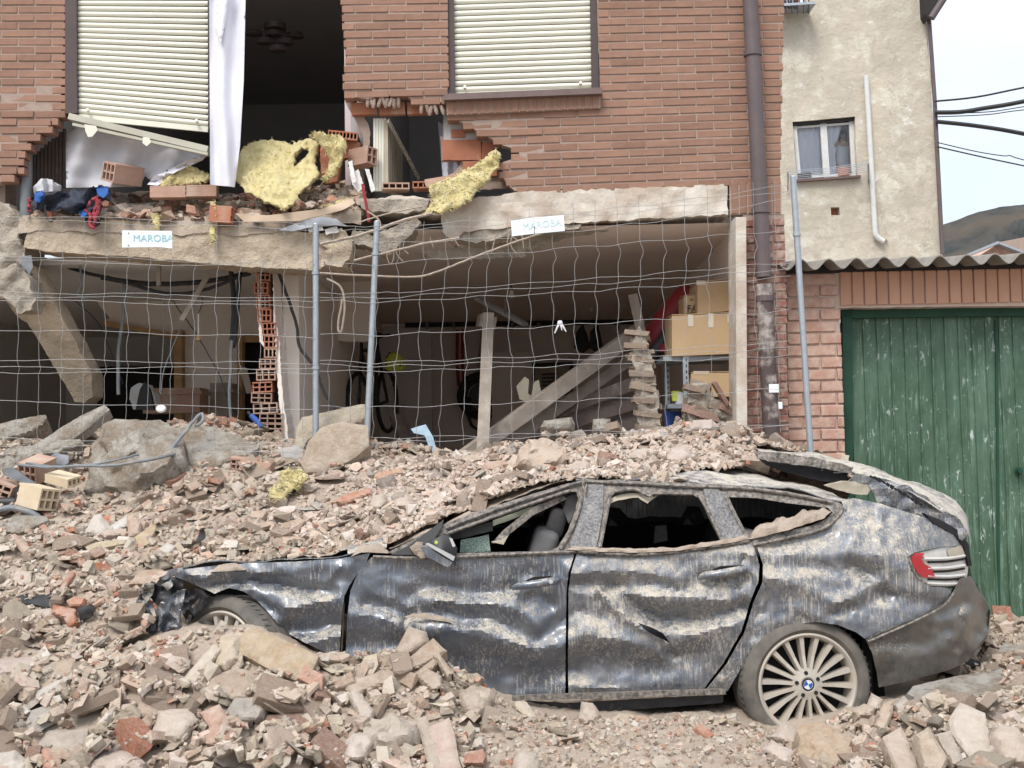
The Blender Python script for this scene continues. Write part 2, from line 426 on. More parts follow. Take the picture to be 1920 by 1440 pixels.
# ---- car paint under dust: dust lies where the sheet faces up, runs down in dried streaks, and spots the rest
def paint(name, body=(.070, .094, .136), amount=0.0, rough=.28, streak=1.0):
    t = NT(name); co = t.coord()
    geo = t.n('ShaderNodeNewGeometry'); sx = t.n('ShaderNodeSeparateXYZ'); t.l(geo.outputs['Normal'], sx.inputs[0])
    up = t.ramp(sx.outputs['Z'], .22, .75)
    big = t.noise(3.2, 5, .6, co); mid = t.noise(17, 6, .7, co)
    speck = t.ramp(t.noise(95, 3, .7, co), .50, .64)
    fine = t.ramp(t.noise(230, 2, .7, co), .56, .68)
    st1 = t.noise(1.0, 4, .65, t.coord((75, 75, 3.2))); st2 = t.noise(1.0, 3, .6, t.coord((150, 150, 6)))
    stz = t.math('MULTIPLY', t.ramp(st1, .51, .60), t.ramp(t.noise(2.6, 4, .6, t.coord((1, 1, 1.6))), .38, .58))
    st2 = t.math('MULTIPLY', t.ramp(st2, .58, .70), .5)
    spot = t.math('ADD', t.math('MULTIPLY', speck, .6), t.math('MULTIPLY', t.ramp(mid, .44, .70), .75))
    m = t.math('ADD', t.math('MULTIPLY', up, t.math('ADD', spot, t.math('MULTIPLY', t.ramp(big, .42, .66), .45))), t.math('MULTIPLY', t.ramp(mid, .30, .62), amount * 1.5))
    big_m = t.ramp(big, .46, .70)
    m = t.math('ADD', m, t.math('MULTIPLY', big_m, t.math('ADD', t.math('MULTIPLY', speck, .75), t.math('MULTIPLY', t.ramp(mid, .5, .8), .5))))
    m = t.math('ADD', m, t.math('MULTIPLY', fine, .20))
    m = t.math('ADD', m, t.math('MULTIPLY', t.math('ADD', stz, st2), .55 * streak), clamp=True)
    film = t.math('ADD', t.math('MULTIPLY', t.ramp(t.noise(7, 5, .65, co), .35, .7), .18), .05)
    m = t.math('MAXIMUM', m, film)
    dcol = t.mix(t.ramp(t.noise(12, 4, .6, co), .35, .65), (.50, .455, .385, 1), (.42, .37, .30, 1))
    t.base(t.mix(m, c4(body), dcol))
    t.set(Roughness=t.math('ADD', t.math('MULTIPLY', m, .7), rough, clamp=True), Metallic=t.math('MULTIPLY', t.math('SUBTRACT', 1.0, m, clamp=True), .48 if body[2] > .05 else 0.0), Specular_IOR_Level=.6)
    cw = t.math('SUBTRACT', .6, t.math('MULTIPLY', m, 1.3), clamp=True)
    t.set(Coat_Weight=cw, Coat_Roughness=.10, Coat_IOR=1.7)
    b = t.bump(t.noise(13, 4, .6, co), .16, .02)
    t.set(Normal=t.bump(m, .25, .004, b)); return t.m
M['paint'] = paint('dark car paint under dust')
M['paint_dusty'] = paint('dark car paint thick with dust', amount=.20)
M['paint_caked'] = mat('caked dust on sheet metal', (.43, .355, .275), (.34, .275, .215), 7, .9, .5, 50, .01, dust=.34, dustc=(.20, .20, .215), dsc=6, dw=.16)
M['paint_hatch'] = paint('dark boot lid paint under settled dust', amount=.34)
M['bumper'] = paint('scuffed black bumper plastic', (.016, .0155, .015), -.08, .34, .35)
M['trim'] = mat('dusty black trim', (.02, .02, .022), (.03, .03, .03), 8, .6, .3, 60, .004, dust=.46, dustc=(.36, .31, .26), dsc=42, dw=.2, spec=.4)
M['pillar'] = mat('spotted black pillar', (.030, .036, .052), (.04, .045, .06), 8, .45, .3, 60, .003, dust=.42, dustc=(.34, .31, .27), dsc=80, dw=.22, spec=.5)
M['tyre'] = mat('dusty tyre rubber', (.060, .056, .052), (.04, .039, .037), 10, .85, .3, 90, .004, dust=.50, dustc=(.22, .195, .165), dsc=7, dw=.3)
M['rim'] = mat('dusty alloy', (.50, .47, .42), (.42, .38, .33), 9, .55, .15, 60, .003, dust=.5, dustc=(.50, .44, .36), metal=.25, dsc=8, spec=.4)
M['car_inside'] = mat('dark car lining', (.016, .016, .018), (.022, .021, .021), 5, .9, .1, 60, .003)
M['seat_grey'] = mat('grey seat cloth', (.17, .165, .165), (.13, .125, .125), 9, .85, .2, 150, .003, dust=.3)
M['lamp_white'] = mat('clouded lamp plastic', (.58, .57, .53), (.48, .46, .42), 9, .35, .1, 60, .003, dust=.3, spec=.5)
M['lamp_red'] = mat('red lamp lens', (.42, .025, .03), (.36, .02, .028), 6, .22, .05, 60, .003, spec=.5)
M['silver'] = mat('silver strip', (.62, .62, .62), (.55, .55, .55), 6, .3, .05, 60, .002, metal=.5, spec=.5)
M['airbag'] = mat('pale green lining', (.55, .58, .45), (.47, .50, .39), 6, .85, .1, 60, .004)
M['lining_cream'] = mat('cream lining', (.45, .40, .31), (.36, .31, .24), 6, .9, .2, 60, .004)
M['emblem_blue'] = mat('blue enamel', (.03, .10, .36), None, 6, .3, .0)
M['emblem_white'] = mat('white enamel', (.66, .67, .69), None, 6, .3, .0)
def glass(name, tint=(.6, .72, .66), rough=.02, alpha=.25):
    t = NT(name); tr = t.n('ShaderNodeBsdfTransparent'); gl = t.n('ShaderNodeBsdfGlossy'); fr = t.n('ShaderNodeFresnel'); mxs = t.n('ShaderNodeMixShader')
    tr.inputs['Color'].default_value = c4(tint); gl.inputs['Roughness'].default_value = rough; fr.inputs['IOR'].default_value = 1.5
    t.l(fr.outputs[0], mxs.inputs[0]); t.l(tr.outputs[0], mxs.inputs[1]); t.l(gl.outputs[0], mxs.inputs[2])
    t.l(mxs.outputs[0], t.t.nodes['Material Output'].inputs['Surface']); return t.m
M['pane'] = glass('window glass', (.97, .985, .99))
def crazed():
    t = NT('crazed green glass'); v = t.n('ShaderNodeTexVoronoi', feature='DISTANCE_TO_EDGE'); v.inputs['Scale'].default_value = 70
    t.l(t.coord(), v.inputs['Vector'])
    col = t.mix(t.ramp(v.outputs['Distance'], .0, .10), (.50, .60, .52, 1), (.20, .29, .235, 1)); t.base(col); t.set(Roughness=.25, Specular_IOR_Level=.5); return t.m
M['crazed'] = crazed()
# ---- glass wool
def wool():
    t = NT('yellow glass wool'); co = t.coord(rand=True)
    col = t.mix(t.ramp(t.noise(9, 6, .65, co), .35, .65), (.80, .69, .34, 1), (.76, .62, .27, 1))
    col = t.mix(t.ramp(t.noise(5, 7, .7, co), .56, .74), col, (.50, .42, .30, 1))
    col = t.mix(t.ramp(t.noise(40, 4, .7, t.coord((1, 1, .4))), .5, .72), col, (.84, .77, .48, 1))
    t.base(col); t.set(Roughness=1.0, Specular_IOR_Level=.02, Sheen_Weight=.3)
    b = t.bump(t.noise(26, 8, .75, co, .6), .9, .035); t.set(Normal=t.bump(t.noise(190, 4, .8, co), .7, .008, b)); return t.m
M['wool'] = wool()
# ---- green corrugated door
def green():
    t = NT('worn green paint on sheet steel'); co = t.coord()
    col = t.mix(t.ramp(t.noise(2.5, 6, .6, co), .35, .68), (.042, .086, .050, 1), (.066, .122, .074, 1))
    sx = t.n('ShaderNodeSeparateXYZ'); t.l(t.tc.outputs['Object'], sx.inputs[0])
    low = t.ramp(sx.outputs['Z'], .9, 2.0, (1, 1, 1, 1), (.38, .38, .38, 1))
    col = t.mix(t.math('MULTIPLY', t.ramp(t.noise(1.6, 6, .7, t.coord((1.2, 1.2, .7))), .45, .68), .38), col, (.17, .27, .205, 1))
    st = t.math('MULTIPLY', t.ramp(t.noise(1.0, 5, .65, t.coord((26, 26, 2.4))), .50, .70), low)
    col = t.mix(t.math('MULTIPLY', st, .42), col, (.24, .38, .29, 1))
    sc = t.ramp(t.noise(1.0, 3, .6, t.coord((70, 70, 5)), .4), .60, .68); col = t.mix(t.math('MULTIPLY', sc, .35), col, (.36, .46, .38, 1))
    ch = t.math('MULTIPLY', t.ramp(t.noise(19, 6, .75, t.coord((1.3, 1.3, .55)), .5), .585, .64), t.ramp(t.noise(2.2, 2, .5, co), .42, .58))
    col = t.mix(t.math('MULTIPLY', ch, .85), col, (.48, .53, .49, 1))
    dk = t.ramp(t.noise(5.5, 5, .7, t.coord((1.4, 1.4, .5))), .66, .72); col = t.mix(t.math('MULTIPLY', dk, .55), col, (.012, .05, .028, 1))
    t.base(col); t.set(Roughness=.52, Specular_IOR_Level=.35); t.set(Normal=t.bump(t.noise(9, 6, .6, co), .18, .02)); return t.m
M['green'] = green()
M['green_dark'] = mat('green painted frame', (.020, .070, .042), (.015, .050, .032), 6, .55, .15, 30, .006, dust=.2, dustc=(.20, .28, .22))
# ---- old stucco
def stucco():
    t = NT('weathered cream stucco'); co = t.coord()
    col = t.mix(t.ramp(t.noise(.9, 7, .62, co), .38, .62), (.53, .47, .375, 1), (.45, .405, .335, 1))
    col = t.mix(t.math('MULTIPLY', t.ramp(t.noise(2.1, 7, .68, co, .4), .50, .60), .75), col, (.60, .565, .475, 1))
    col = t.mix(t.math('MULTIPLY', t.ramp(t.noise(4.2, 7, .7, co), .60, .68), .75), col, (.70, .69, .64, 1))
    col = t.mix(t.math('MULTIPLY', t.ramp(t.noise(1.7, 7, .7, t.coord((1, 1, .55))), .56, .72), .6), col, (.33, .285, .215, 1))
    v = t.n('ShaderNodeTexVoronoi', feature='DISTANCE_TO_EDGE'); v.inputs['Scale'].default_value = 1.3
    nz = t.n('ShaderNodeTexNoise'); nz.inputs['Scale'].default_value = 3; nz.inputs['Detail'].default_value = 6; t.l(co, nz.inputs['Vector'])
    add = t.n('ShaderNodeVectorMath', operation='ADD'); scl = t.n('ShaderNodeVectorMath', operation='SCALE'); scl.inputs['Scale'].default_value = .9
    t.l(nz.outputs['Color'], scl.inputs[0]); t.l(co, add.inputs[0]); t.l(scl.outputs[0], add.inputs[1]); t.l(add.outputs[0], v.inputs['Vector'])
    ck = t.math('MULTIPLY', t.ramp(v.outputs['Distance'], .004, .016, (1, 1, 1, 1), (0, 0, 0, 1)), t.ramp(t.noise(1.1, 3, .5, co), .45, .6))
    col = t.mix(t.math('MULTIPLY', ck, .45), col, (.26, .22, .17, 1))
    t.base(col); t.set(Roughness=.95, Specular_IOR_Level=.1)
    t.set(Normal=t.bump(t.noise(55, 6, .7, co), .4, .01, t.bump(t.noise(3.5, 7, .65, co), .55, .08))); return t.m
M['stucco'] = stucco()
def hill():
    t = NT('scrub and rock hillside'); co = t.coord()
    sx = t.n('ShaderNodeSeparateXYZ'); t.l(t.tc.outputs['Object'], sx.inputs[0])
    rock = t.mix(t.ramp(t.noise(.05, 7, .7, t.coord((1, 1, .35))), .38, .62), (.125, .120, .108, 1), (.065, .074, .078, 1))
    rock = t.mix(t.ramp(t.noise(.018, 4, .6, co), .47, .62), rock, (.15, .125, .10, 1))
    scrub = t.mix(t.ramp(t.noise(.08, 6, .7, co), .4, .65), (.050, .060, .048, 1), (.085, .088, .070, 1))
    k = t.ramp(t.math('ADD', t.math('MULTIPLY', sx.outputs['Z'], .02), t.noise(.03, 6, .65, co)), 2.35, 2.6)
    t.base(t.mix(k, rock, scrub)); t.set(Roughness=1.0, Specular_IOR_Level=0.0); t.set(Normal=t.bump(t.noise(.12, 8, .7, t.coord((1, 1, .4))), .9, 8.0)); return t.m
M['hill'] = hill()
# =============================================================== ground and far background
g = obj('ground', ([(-900, -40, -.02), (900, -40, -.02), (900, 1200, -.02), (-900, 1200, -.02)], [(0, 1, 2, 3)]), M['asphalt']); tag(g, 'dusty road surface under the rubble', kind='structure')

def hills():
    Yd = 620.0; prof = [(1200, 520), (1400, 480), (1600, 448), (1700, 432), (1765, 421), (1790, 413), (1815, 403), (1845, 394), (1875, 387), (1905, 384), (1940, 382), (2000, 378), (2150, 372), (2400, 395), (2700, 440)]
    nx, ny = 150, 40; V = []; F = []
    xs = np.linspace(1200, 2700, nx); top = np.interp(xs, [p[0] for p in prof], [p[1] for p in prof])
    for j in range(ny):
        t = j / (ny - 1)
        for i in range(nx):
            crest = P(xs[i], top[i], Yd); x = crest.x
            z = -8 + (crest.z + 8) * (t ** .8)
            y = Yd - 240 * (1 - t)
            n = fbm(Vector((x * .018, t * 3.2, 2.2)), 5); r = abs(fbm(Vector((x * .035, t * 1.4, 9.2)), 4))
            y += (n * 26 - r * 40) * (1 - abs(2 * t - 1) ** 3)
            z += (n * 3.0 + fbm(Vector((x * .12, t * 9, 1)), 3) * 1.2) * (.3 + .7 * t) * (1 if j < ny - 1 else .5)
            V.append((x, y, z))
    for j in range(ny - 1):
        for i in range(nx - 1): F.append((j * nx + i, j * nx + i + 1, (j + 1) * nx + i + 1, (j + 1) * nx + i))
    n0 = len(V)                       # far flank
    for i in range(nx): V.append((V[(ny - 1) * nx + i][0], Yd + 300, -8))
    for i in range(nx - 1): F.append(((ny - 1) * nx + i, (ny - 1) * nx + i + 1, n0 + i + 1, n0 + i))
    tag(obj('hills', (V, F), M['hill'], smooth=True), 'rocky scrub covered mountain behind the roofs', kind='structure')
hills()

# =============================================================== the damaged brick house
FY = 8.9                              # depth of the brick face
house = thing('brick_house', 'brown brick house with its first floor and garage torn open', 'house', (0, FY + 1, 0))
# polygons of brick face that still stands, surveyed
FA = [(-60, -30), (122, -30), (122, 212), (104, 232), (96, 246), (62, 268), (46, 290), (42, 326), (8, 346), (-60, 352)]
FB = [(636, -30), (839, -30), (839, 183), (1125, 175), (1119, -30), (1470, -30), (1462, 338), (1370, 343), (1362, 345), (965, 358), (950, 345), (934, 331), (932, 304), (964, 293), (964, 281), (934, 273), (905, 256), (868, 236), (837, 219), (833, 192), (772, 192), (755, 180), (690, 190), (646, 186), (641, 160), (646, 100), (641, 60)]
FC = [(1393, 402), (1470, 402), (1478, 860), (1400, 860), (1397, 800)]
def sag(x, z):
    if x < -3.0: return -(x + 3.75) * .0157
    return -.027 * max(0, 1.95 - x) * max(0., min(1., (4.86 - z) / 1.36))
bm_me = {}
def brick_mesh(key, w=.24, h=.049, d=.115, c=.003, mt=None, chip=0.0, seed=0):
    rnd = random.Random(seed); x, y, z = w / 2, d, h / 2
    V = []; 
    for k, yy in ((0, 0.0), (c, c * 1.2), (0, d)):
        inset = c if yy == 0 else 0
        for sx, sz in ((-1, -1), (1, -1), (1, 1), (-1, 1)):
            V.append(Vector((sx * (x - inset), yy, sz * (z - inset))))
    if chip:
        for i in range(8):
            if rnd.random() < .5: V[i] = V[i] + Vector((rnd.uniform(-1, 1) * chip, rnd.uniform(0, 1) * chip, rnd.uniform(-1, 1) * chip * .5))
    F = [(0, 1, 2, 3)[::-1]] 
    F = [(0, 1, 2, 3)]
    for a in (0, 4):
        for i in range(4): F.append((a + i, a + 4 + i, a + 4 + (i + 1) % 4, a + (i + 1) % 4))
    F.append((11, 10, 9, 8))
    me = bpy.data.meshes.new('brick'); me.from_pydata([tuple(v) for v in V], [], F); me.materials.append(mt); me.update()
    bm_me[key] = me; return me
FACE = [brick_mesh(('f', i), mt=M['brick'], chip=.003, seed=i) for i in range(6)]
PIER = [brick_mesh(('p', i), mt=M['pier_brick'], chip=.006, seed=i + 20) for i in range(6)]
facade = thing('wall', None, None, (0, FY, 3.2)); facade.parent = house; facade.location = Vector((0, FY, 3.2)) - house.location
tag(facade, 'brick facade of the torn house')
nb = [0]
def lay(poly, x0, x1, z0, z1, meshes, parent, pitch=.060, L=.25, Y=FY, jit=.002, sagf=sag, phase=0.0, minw=.016, bh=None):
    row = 0; z = z0
    while z < z1:
        xs = np.arange(x0, x1, .01); ok = []
        for x in xs:
            px, py = PX((x, Y, z + sagf(x, z))); ok.append(inside(poly, px, py))
        i = 0
        while i < len(xs):
            if not ok[i]: i += 1; continue
            j = i
            while j < len(xs) and ok[j]: j += 1
            a, b = xs[i], xs[j - 1] + .01
            off = phase + (L / 2 if row % 2 else 0)
            k = math.floor((a - off) / L)
            while off + k * L < b:
                l, r = max(a, off + k * L), min(b, off + (k + 1) * L - .011)
                if r - l > minw:
                    cx = (l + r) / 2; dz = sagf(cx, z); sl = (sagf(cx + .1, z) - sagf(cx - .1, z)) / .2
                    bx_, by_ = PX((cx, Y, z + dz)); lo_ = 3.0 if (820 < bx_ < 1010 and 215 < by_ < 350) or (bx_ < 125 and by_ > 190) or (bx_ < 840 and by_ > 160) else 1.0
                    o = put('brick', random.choice(meshes), parent, (cx, Y + random.uniform(-jit, jit) * lo_ * 1.3, z + dz + random.uniform(-.001, .001) * lo_), (0, -math.atan(sl) + random.uniform(-.005, .005) * lo_, random.uniform(-.006, .006) * lo_), ((r - l) / .24, 1, (bh or 1)))
                    nb[0] += 1
                k += 1
            i = j
        z += pitch; row += 1
lay(FA, -3.85, -3.0, 3.40, 5.10, FACE, facade, phase=.03)
lay(FB, -1.3, 2.05, 3.36, 5.10, FACE, facade, phase=.015)
pier = thing('pier', None, None, (1.85, FY, 1.6)); pier.parent = house; pier.location = Vector((1.85, FY, 1.6)) - house.location
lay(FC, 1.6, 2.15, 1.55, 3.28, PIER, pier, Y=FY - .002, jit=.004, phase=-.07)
# soldier bricks at the head of the pier, and under the window sill
def soldier(px0, px1, py0, py1, slope, n, meshes, parent, Y, gap=.011):
    for i in range(n):
        a = px0 + (px1 - px0) * (i + .5) / n; w = (px1 - px0) / n; dy = slope * (a - px0)
        c = P(a, (py0 + py1) / 2 + dy, Y); s = Y / FPX
        o = put('brick', random.choice(meshes), parent, c, (0, math.pi / 2, 0), (((py1 - py0) * s) / .24, 1, (w * s - gap) / .049))
soldier(1370, 1464, 342, 401, -.02, 6, FACE, facade, FY - .004)
soldier(838, 1124, 191, 215, -.044, 19, FACE, facade, FY - .035)
# only the 300 bricks that show largest stay single; the cut pieces go together
_bs = sorted([o for o in bpy.data.objects if o.name.split('.')[0] == 'brick' and o.parent in (facade, pier)], key=lambda o: -(o.scale.x * o.scale.z))
_v, _f, _m = [], [], []
for o in _bs[296:]:
    Mx = Matrix.Translation(wloc(o)) @ o.rotation_euler.to_matrix().to_4x4() @ Matrix.Diagonal((*o.scale, 1)); n0 = len(_v)
    _v += [Mx @ v.co for v in o.data.vertices]; _f += [tuple(i + n0 for i in p.vertices) for p in o.data.polygons]; _m += [0 if o.parent == facade else 1] * len(o.data.polygons)
    bpy.data.objects.remove(o)
_o = obj('brick_pieces', (_v, _f, _m), [M['brick'], M['pier_brick']], facade); _o['kind'] = 'stuff'
# mortar backing
def fac(d, tiltx=0): return flat(FY + d)
def shrink(poly, d):
    n = len(poly); o = []; A = sum(poly[i - 1][0] * poly[i][1] - poly[i][0] * poly[i - 1][1] for i in range(n)); sg = 1 if A > 0 else -1
    for i in range(n):
        a, b, c = Vector(poly[i - 1][:2]), Vector(poly[i][:2]), Vector(poly[(i + 1) % n][:2]); u = (b - a).normalized(); v = (c - b).normalized(); t = (Vector((-u.y, u.x)) + Vector((-v.y, v.x))) * sg
        o.append(tuple(b + t.normalized() * d if t.length > .1 else b))
    return o
FAb = [(x - 9, y - 4) if 200 < y < 350 and x > 0 else (x, y) for x, y in FA]; FBb = [(x + 9, y) if 190 < y < 345 and 830 < x < 970 else ((x, y - 5) if 175 < y < 194 and x < 800 else ((x + 5, y) if x < 660 else (x, y))) for x, y in FB]
for poly in (FAb, FBb, FC):
    obj('mortar_bed', sheet(poly, fac(.0075), 14, thick=.10, rag=.8), M['mortar'], facade)
obj('mortar_bed', sheet([(837, 190), (1126, 177), (1126, 203), (838, 216)], flat(FY - .027), 12, thick=.03), M['mortar'], facade); obj('mortar_bed', sheet(rect(1369, 341, 1465, 402), flat(FY + .004), 12, thick=.1), M['mortar'], facade)
obj('side_wall', MB().box((-4.6, FY + .3, 4.6), (1.7, .3, 3.6)).out(), M['mortar'], house)
# returns of the openings (brick reveals seen edge on)
rv = MB()
for (x, y0, y1) in ((122, -20, 212),):
    a, b = P(x, y0, FY + .01), P(x, y1, FY + .01); z = b.z + .02
    while z < a.z:
        rv.box((a.x + .004 + .006, FY + .06, z), (.012, .115, .049)); z += .06
rv.make('brick_return', M['brick'], facade)
# window 2: frame, shutter slats, sill
def roller(px0, px1, pyb0, pyb1, ytop, Y, slatpx, parent, kinds='slat', tilt=0.0):
    """roller shutter slats, each with its own curved profile; bottom edge runs from pyb0 to pyb1"""
    s = Y / FPX; z = 0; k = 0
    n = int((max(pyb0, pyb1) - ytop) / slatpx) + 1
    pl, pr = P(px0, pyb0, Y), P(px1, pyb1, Y); h = slatpx * s; d = (pr - pl); W = d.length; ang = math.atan2(d.z, d.x)
    prof = [(0.0, 0.004), (-.004, .10 * h), (-.011, .30 * h), (-.0135, .5 * h), (-.011, .72 * h), (-.003, .90 * h), (.004, .97 * h)]
    V = [];
    for xx in (-W / 2, W / 2):
        V += [(xx, y, zz) for y, zz in prof] + [(xx, .012, .97 * h), (xx, .012, .004)]
    m = len(prof) + 2
    F = [tuple(range(m))[::-1], tuple(range(m, 2 * m))] + [(i, (i + 1) % m, m + (i + 1) % m, m + i) for i in range(m)]
    me = bpy.data.meshes.new('slat'); me.from_pydata(V, [], F); me.materials.append(M['shutter']); me.polygons.foreach_set('use_smooth', [True] * len(me.polygons)); me.set_sharp_from_angle(angle=R(40))
    upv = Vector((-math.sin(ang), 0, math.cos(ang)))
    for k in range(n):
        a_ = ang * max(0., 1 - k / n * 1.05) if abs(ang) > .06 else ang
        c = (pl + pr) / 2 + Vector((0, 0, h * k + .03))
        put('slat', me, parent, c + Vector((0, random.uniform(-.0015, .0015), 0)), (0, -a_, 0))
    m = MB(); M3 = Matrix.Rotation(-ang, 3, 'Y'); m.box((pl + pr) / 2 + upv * .008, (W, .022, .040), M3)
    o = m.make('bottom_bar', M['shutter'], parent)
    mm = MB()
    for t in (.08, .92):
        c = pl.lerp(pr, t) + upv * .045 + Vector((0, -.03, 0)); mm.lathe([(0, -.001), (.011, 0), (.011, .03), (0, .031)], c, (0, -1, .35), 10)
    mm.make('stopper', M['shutter'], parent)
w2 = thing('window', 'window under a closed cream roller shutter in the standing wall', None, P(980, 180, FY + .05)); w2.parent = house; w2.location -= house.location
roller(852, 1109, 181, 172, -20, FY + .07, 11.3, w2)
m = MB(); s = FY / FPX
for (xa, xb, dp) in ((838, 852, .05), (1107, 1121, .05)):
    a, b = P((xa + xb) / 2 + 2, 190, FY + dp), P((xa + xb) / 2 - 1, -25, FY + dp); MB().beam(a, b, (xb - xa) * s, .05, (0, 1, 0)).make('frame', M['frame_brown'], w2)
m = MB(); a, b = P(833, 185, FY - .03), P(1128, 173, FY - .03); m.beam(a + Vector((0, 0, -.005)), b + Vector((0, 0, -.005)), .13, .045)
m.make('sill', M['sill'], w2)
m = MB(); m.box(P(980, 80, FY + .14), (1.2, .02, 1.5)); m.make('lining', M['room_dark'], w2)
# window 1 (left), whose wall below has fallen
w1 = thing('window', 'window under a cream roller shutter hanging over the fallen parapet', None, P(265, 240, FY + .05)); w1.parent = house; w1.location -= house.location
roller(148, 390, 221, 245, -20, FY + .05, 11.0, w1)
m = MB()
m.beam(P(136, 214, FY + .03), P(135, -25, FY + .03), .085, .06, (0, 1, 0)); m.make('frame', M['frame_brown'], w1); MB().beam(P(392, 240, FY + .07), P(390, -25, FY + .07), .03, .05, (0, 1, 0)).make('frame', M['frame_brown'], w1)
m = MB(); m.beam(P(132, 220, FY + .03), P(392, 282, FY + .02), .085, .045); m.beam(P(138, 234, FY + .0), P(391, 290, FY + .0), .05, .02)
m.make('bottom_rail', mat('cream rail', (.46, .45, .37), (.4, .38, .31), 6, .6, .1, 60, .003, dust=.3), w1)
m = MB()
m.add(*sheet([(158, 233), (180, 236), (183, 244), (173, 256), (165, 257), (160, 246)], flat(FY - .05), 6, thick=.004)); m.make('foam_flap', M['shutter'], w1); m = MB()
m.add(*sheet([(268, 257), (280, 258), (283, 267), (275, 274), (267, 268)], flat(FY - .05), 6, thick=.004))
m.make('foam_flap', M['shutter'], w1)
# beams and slabs
conc = thing('floor_beam', None, None, P(300, 460, FY)); conc.parent = house; conc.location -= house.location
tag(conc, 'sagging concrete edge beam on the left')
LB = [(44, 404), (120, 406), (200, 412), (330, 421), (450, 427), (580, 436), (612, 442), (640, 450), (660, 470), (655, 488), (630, 500), (588, 505), (500, 503), (400, 495), (300, 486), (200, 478), (110, 473), (44, 464), (50, 440)]
obj('edge', sheet(LB, flat(FY - .03, cx=300), 9, thick=.34, rag=1.2, rough=.008, rs=14, seed=1), M['concrete'], conc)
conc2 = thing('floor_beam', None, None, P(1150, 380, FY)); conc2.parent = house; conc2.location -= house.location
tag(conc2, 'whitewashed concrete edge beam on the right, broken off at its left end')
RBm = [(700, 372), (760, 366), (800, 372), (850, 378), (930, 366), (968, 360), (1100, 356), (1250, 350), (1362, 345), (1364, 402), (1250, 409), (1100, 417), (985, 424), (930, 428), (870, 434), (850, 452), (830, 436), (826, 404), (780, 398), (700, 392), (668, 386), (668, 374)]
obj('edge', sheet(RBm, flat(FY + .0), 8, thick=.30, rag=1.5, rough=.010, rs=12, seed=2), M['whitewash'], conc2)
obj('broken_edge', sheet([(830, 436), (870, 430), (985, 424), (1090, 421), (1085, 428), (1000, 436), (960, 442), (925, 452), (890, 455), (856, 450)], flat(FY + .02), 7, thick=.22, rag=1.5, rough=.016, rs=16, seed=3), M['concrete2'], conc2)
obj('torn_plaster', sheet([(778, 470), (880, 462), (960, 452), (1060, 432), (1150, 426), (1140, 432), (1060, 446), (985, 470), (985, 482), (900, 486), (820, 486)], flat(FY + .24), 8, thick=.03, rag=2, rough=.008, seed=4), M['concrete2'], conc2)
# concrete lumps at the break between the two beams
for k, (pl, dY, th) in enumerate((([(590, 438), (640, 428), (662, 452), (640, 470), (652, 500), (600, 500), (612, 470)], -.05, .3), ([(655, 455), (662, 430), (700, 440), (735, 425), (782, 408), (790, 416), (770, 442), (745, 462), (735, 478), (712, 470), (690, 462)], -.02, .26), ([(612, 470), (650, 448), (660, 455), (656, 482), (640, 498), (615, 498), (606, 488)], -.1, .2), ([(672, 378), (760, 372), (806, 374), (790, 396), (755, 402), (700, 396), (680, 390)], -.03, .2))):
    obj('broken_concrete', sheet(pl, flat(FY + dY), 6, thick=th, rag=1.8, rough=.02, rs=11, seed=10 + k), M['concrete2'] if k % 2 else M['concrete'], conc)
obj('broken_concrete', sheet([(-20, 380), (20, 384), (40, 405), (38, 440), (48, 470), (40, 520), (10, 560), (-20, 560)], flat(FY + .0), 8, thick=.35, rag=2.5, rough=.03, rs=9, seed=31), M['concrete2'], conc)
# upper floor slab and rooms behind
def room(name, x0, x1, y0, y1, z0, z1, wallm, ceilm, floorm, parent, back=True, left=True, right=True, front=False, t=.05):
    m = MB()
    if back: m.box(((x0 + x1) / 2, y1 + t / 2, (z0 + z1) / 2), (x1 - x0 + 2 * t, t, z1 - z0), mi=0)
    if left: m.box((x0 - t / 2, (y0 + y1) / 2, (z0 + z1) / 2), (t, y1 - y0, z1 - z0), mi=0)
    if right: m.box((x1 + t / 2, (y0 + y1) / 2, (z0 + z1) / 2), (t, y1 - y0, z1 - z0), mi=0)
    if ceilm: m.box(((x0 + x1) / 2, (y0 + y1) / 2, z1 + t / 2 - .01), (x1 - x0 + 2 * t, y1 - y0, t), mi=1)
    if floorm: m.box(((x0 + x1) / 2, (y0 + y1) / 2, z0 - t / 2 - .002), (x1 - x0 + 2 * t, y1 - y0, t), mi=2)
    return m.make(name, [wallm, ceilm or wallm, floorm or wallm], parent)
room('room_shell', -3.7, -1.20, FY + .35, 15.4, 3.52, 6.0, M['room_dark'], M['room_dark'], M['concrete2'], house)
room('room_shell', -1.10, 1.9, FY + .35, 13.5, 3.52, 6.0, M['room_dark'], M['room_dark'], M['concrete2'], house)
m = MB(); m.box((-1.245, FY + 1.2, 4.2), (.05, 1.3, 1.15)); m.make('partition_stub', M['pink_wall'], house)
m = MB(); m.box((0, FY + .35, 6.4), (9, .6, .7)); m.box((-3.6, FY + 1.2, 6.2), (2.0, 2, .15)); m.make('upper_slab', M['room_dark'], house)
m = MB()
m.box((-1.95, 15.1, 3.9), (.5, .4, .8)); m.make('kitchen_front', M['room_grey'], house)
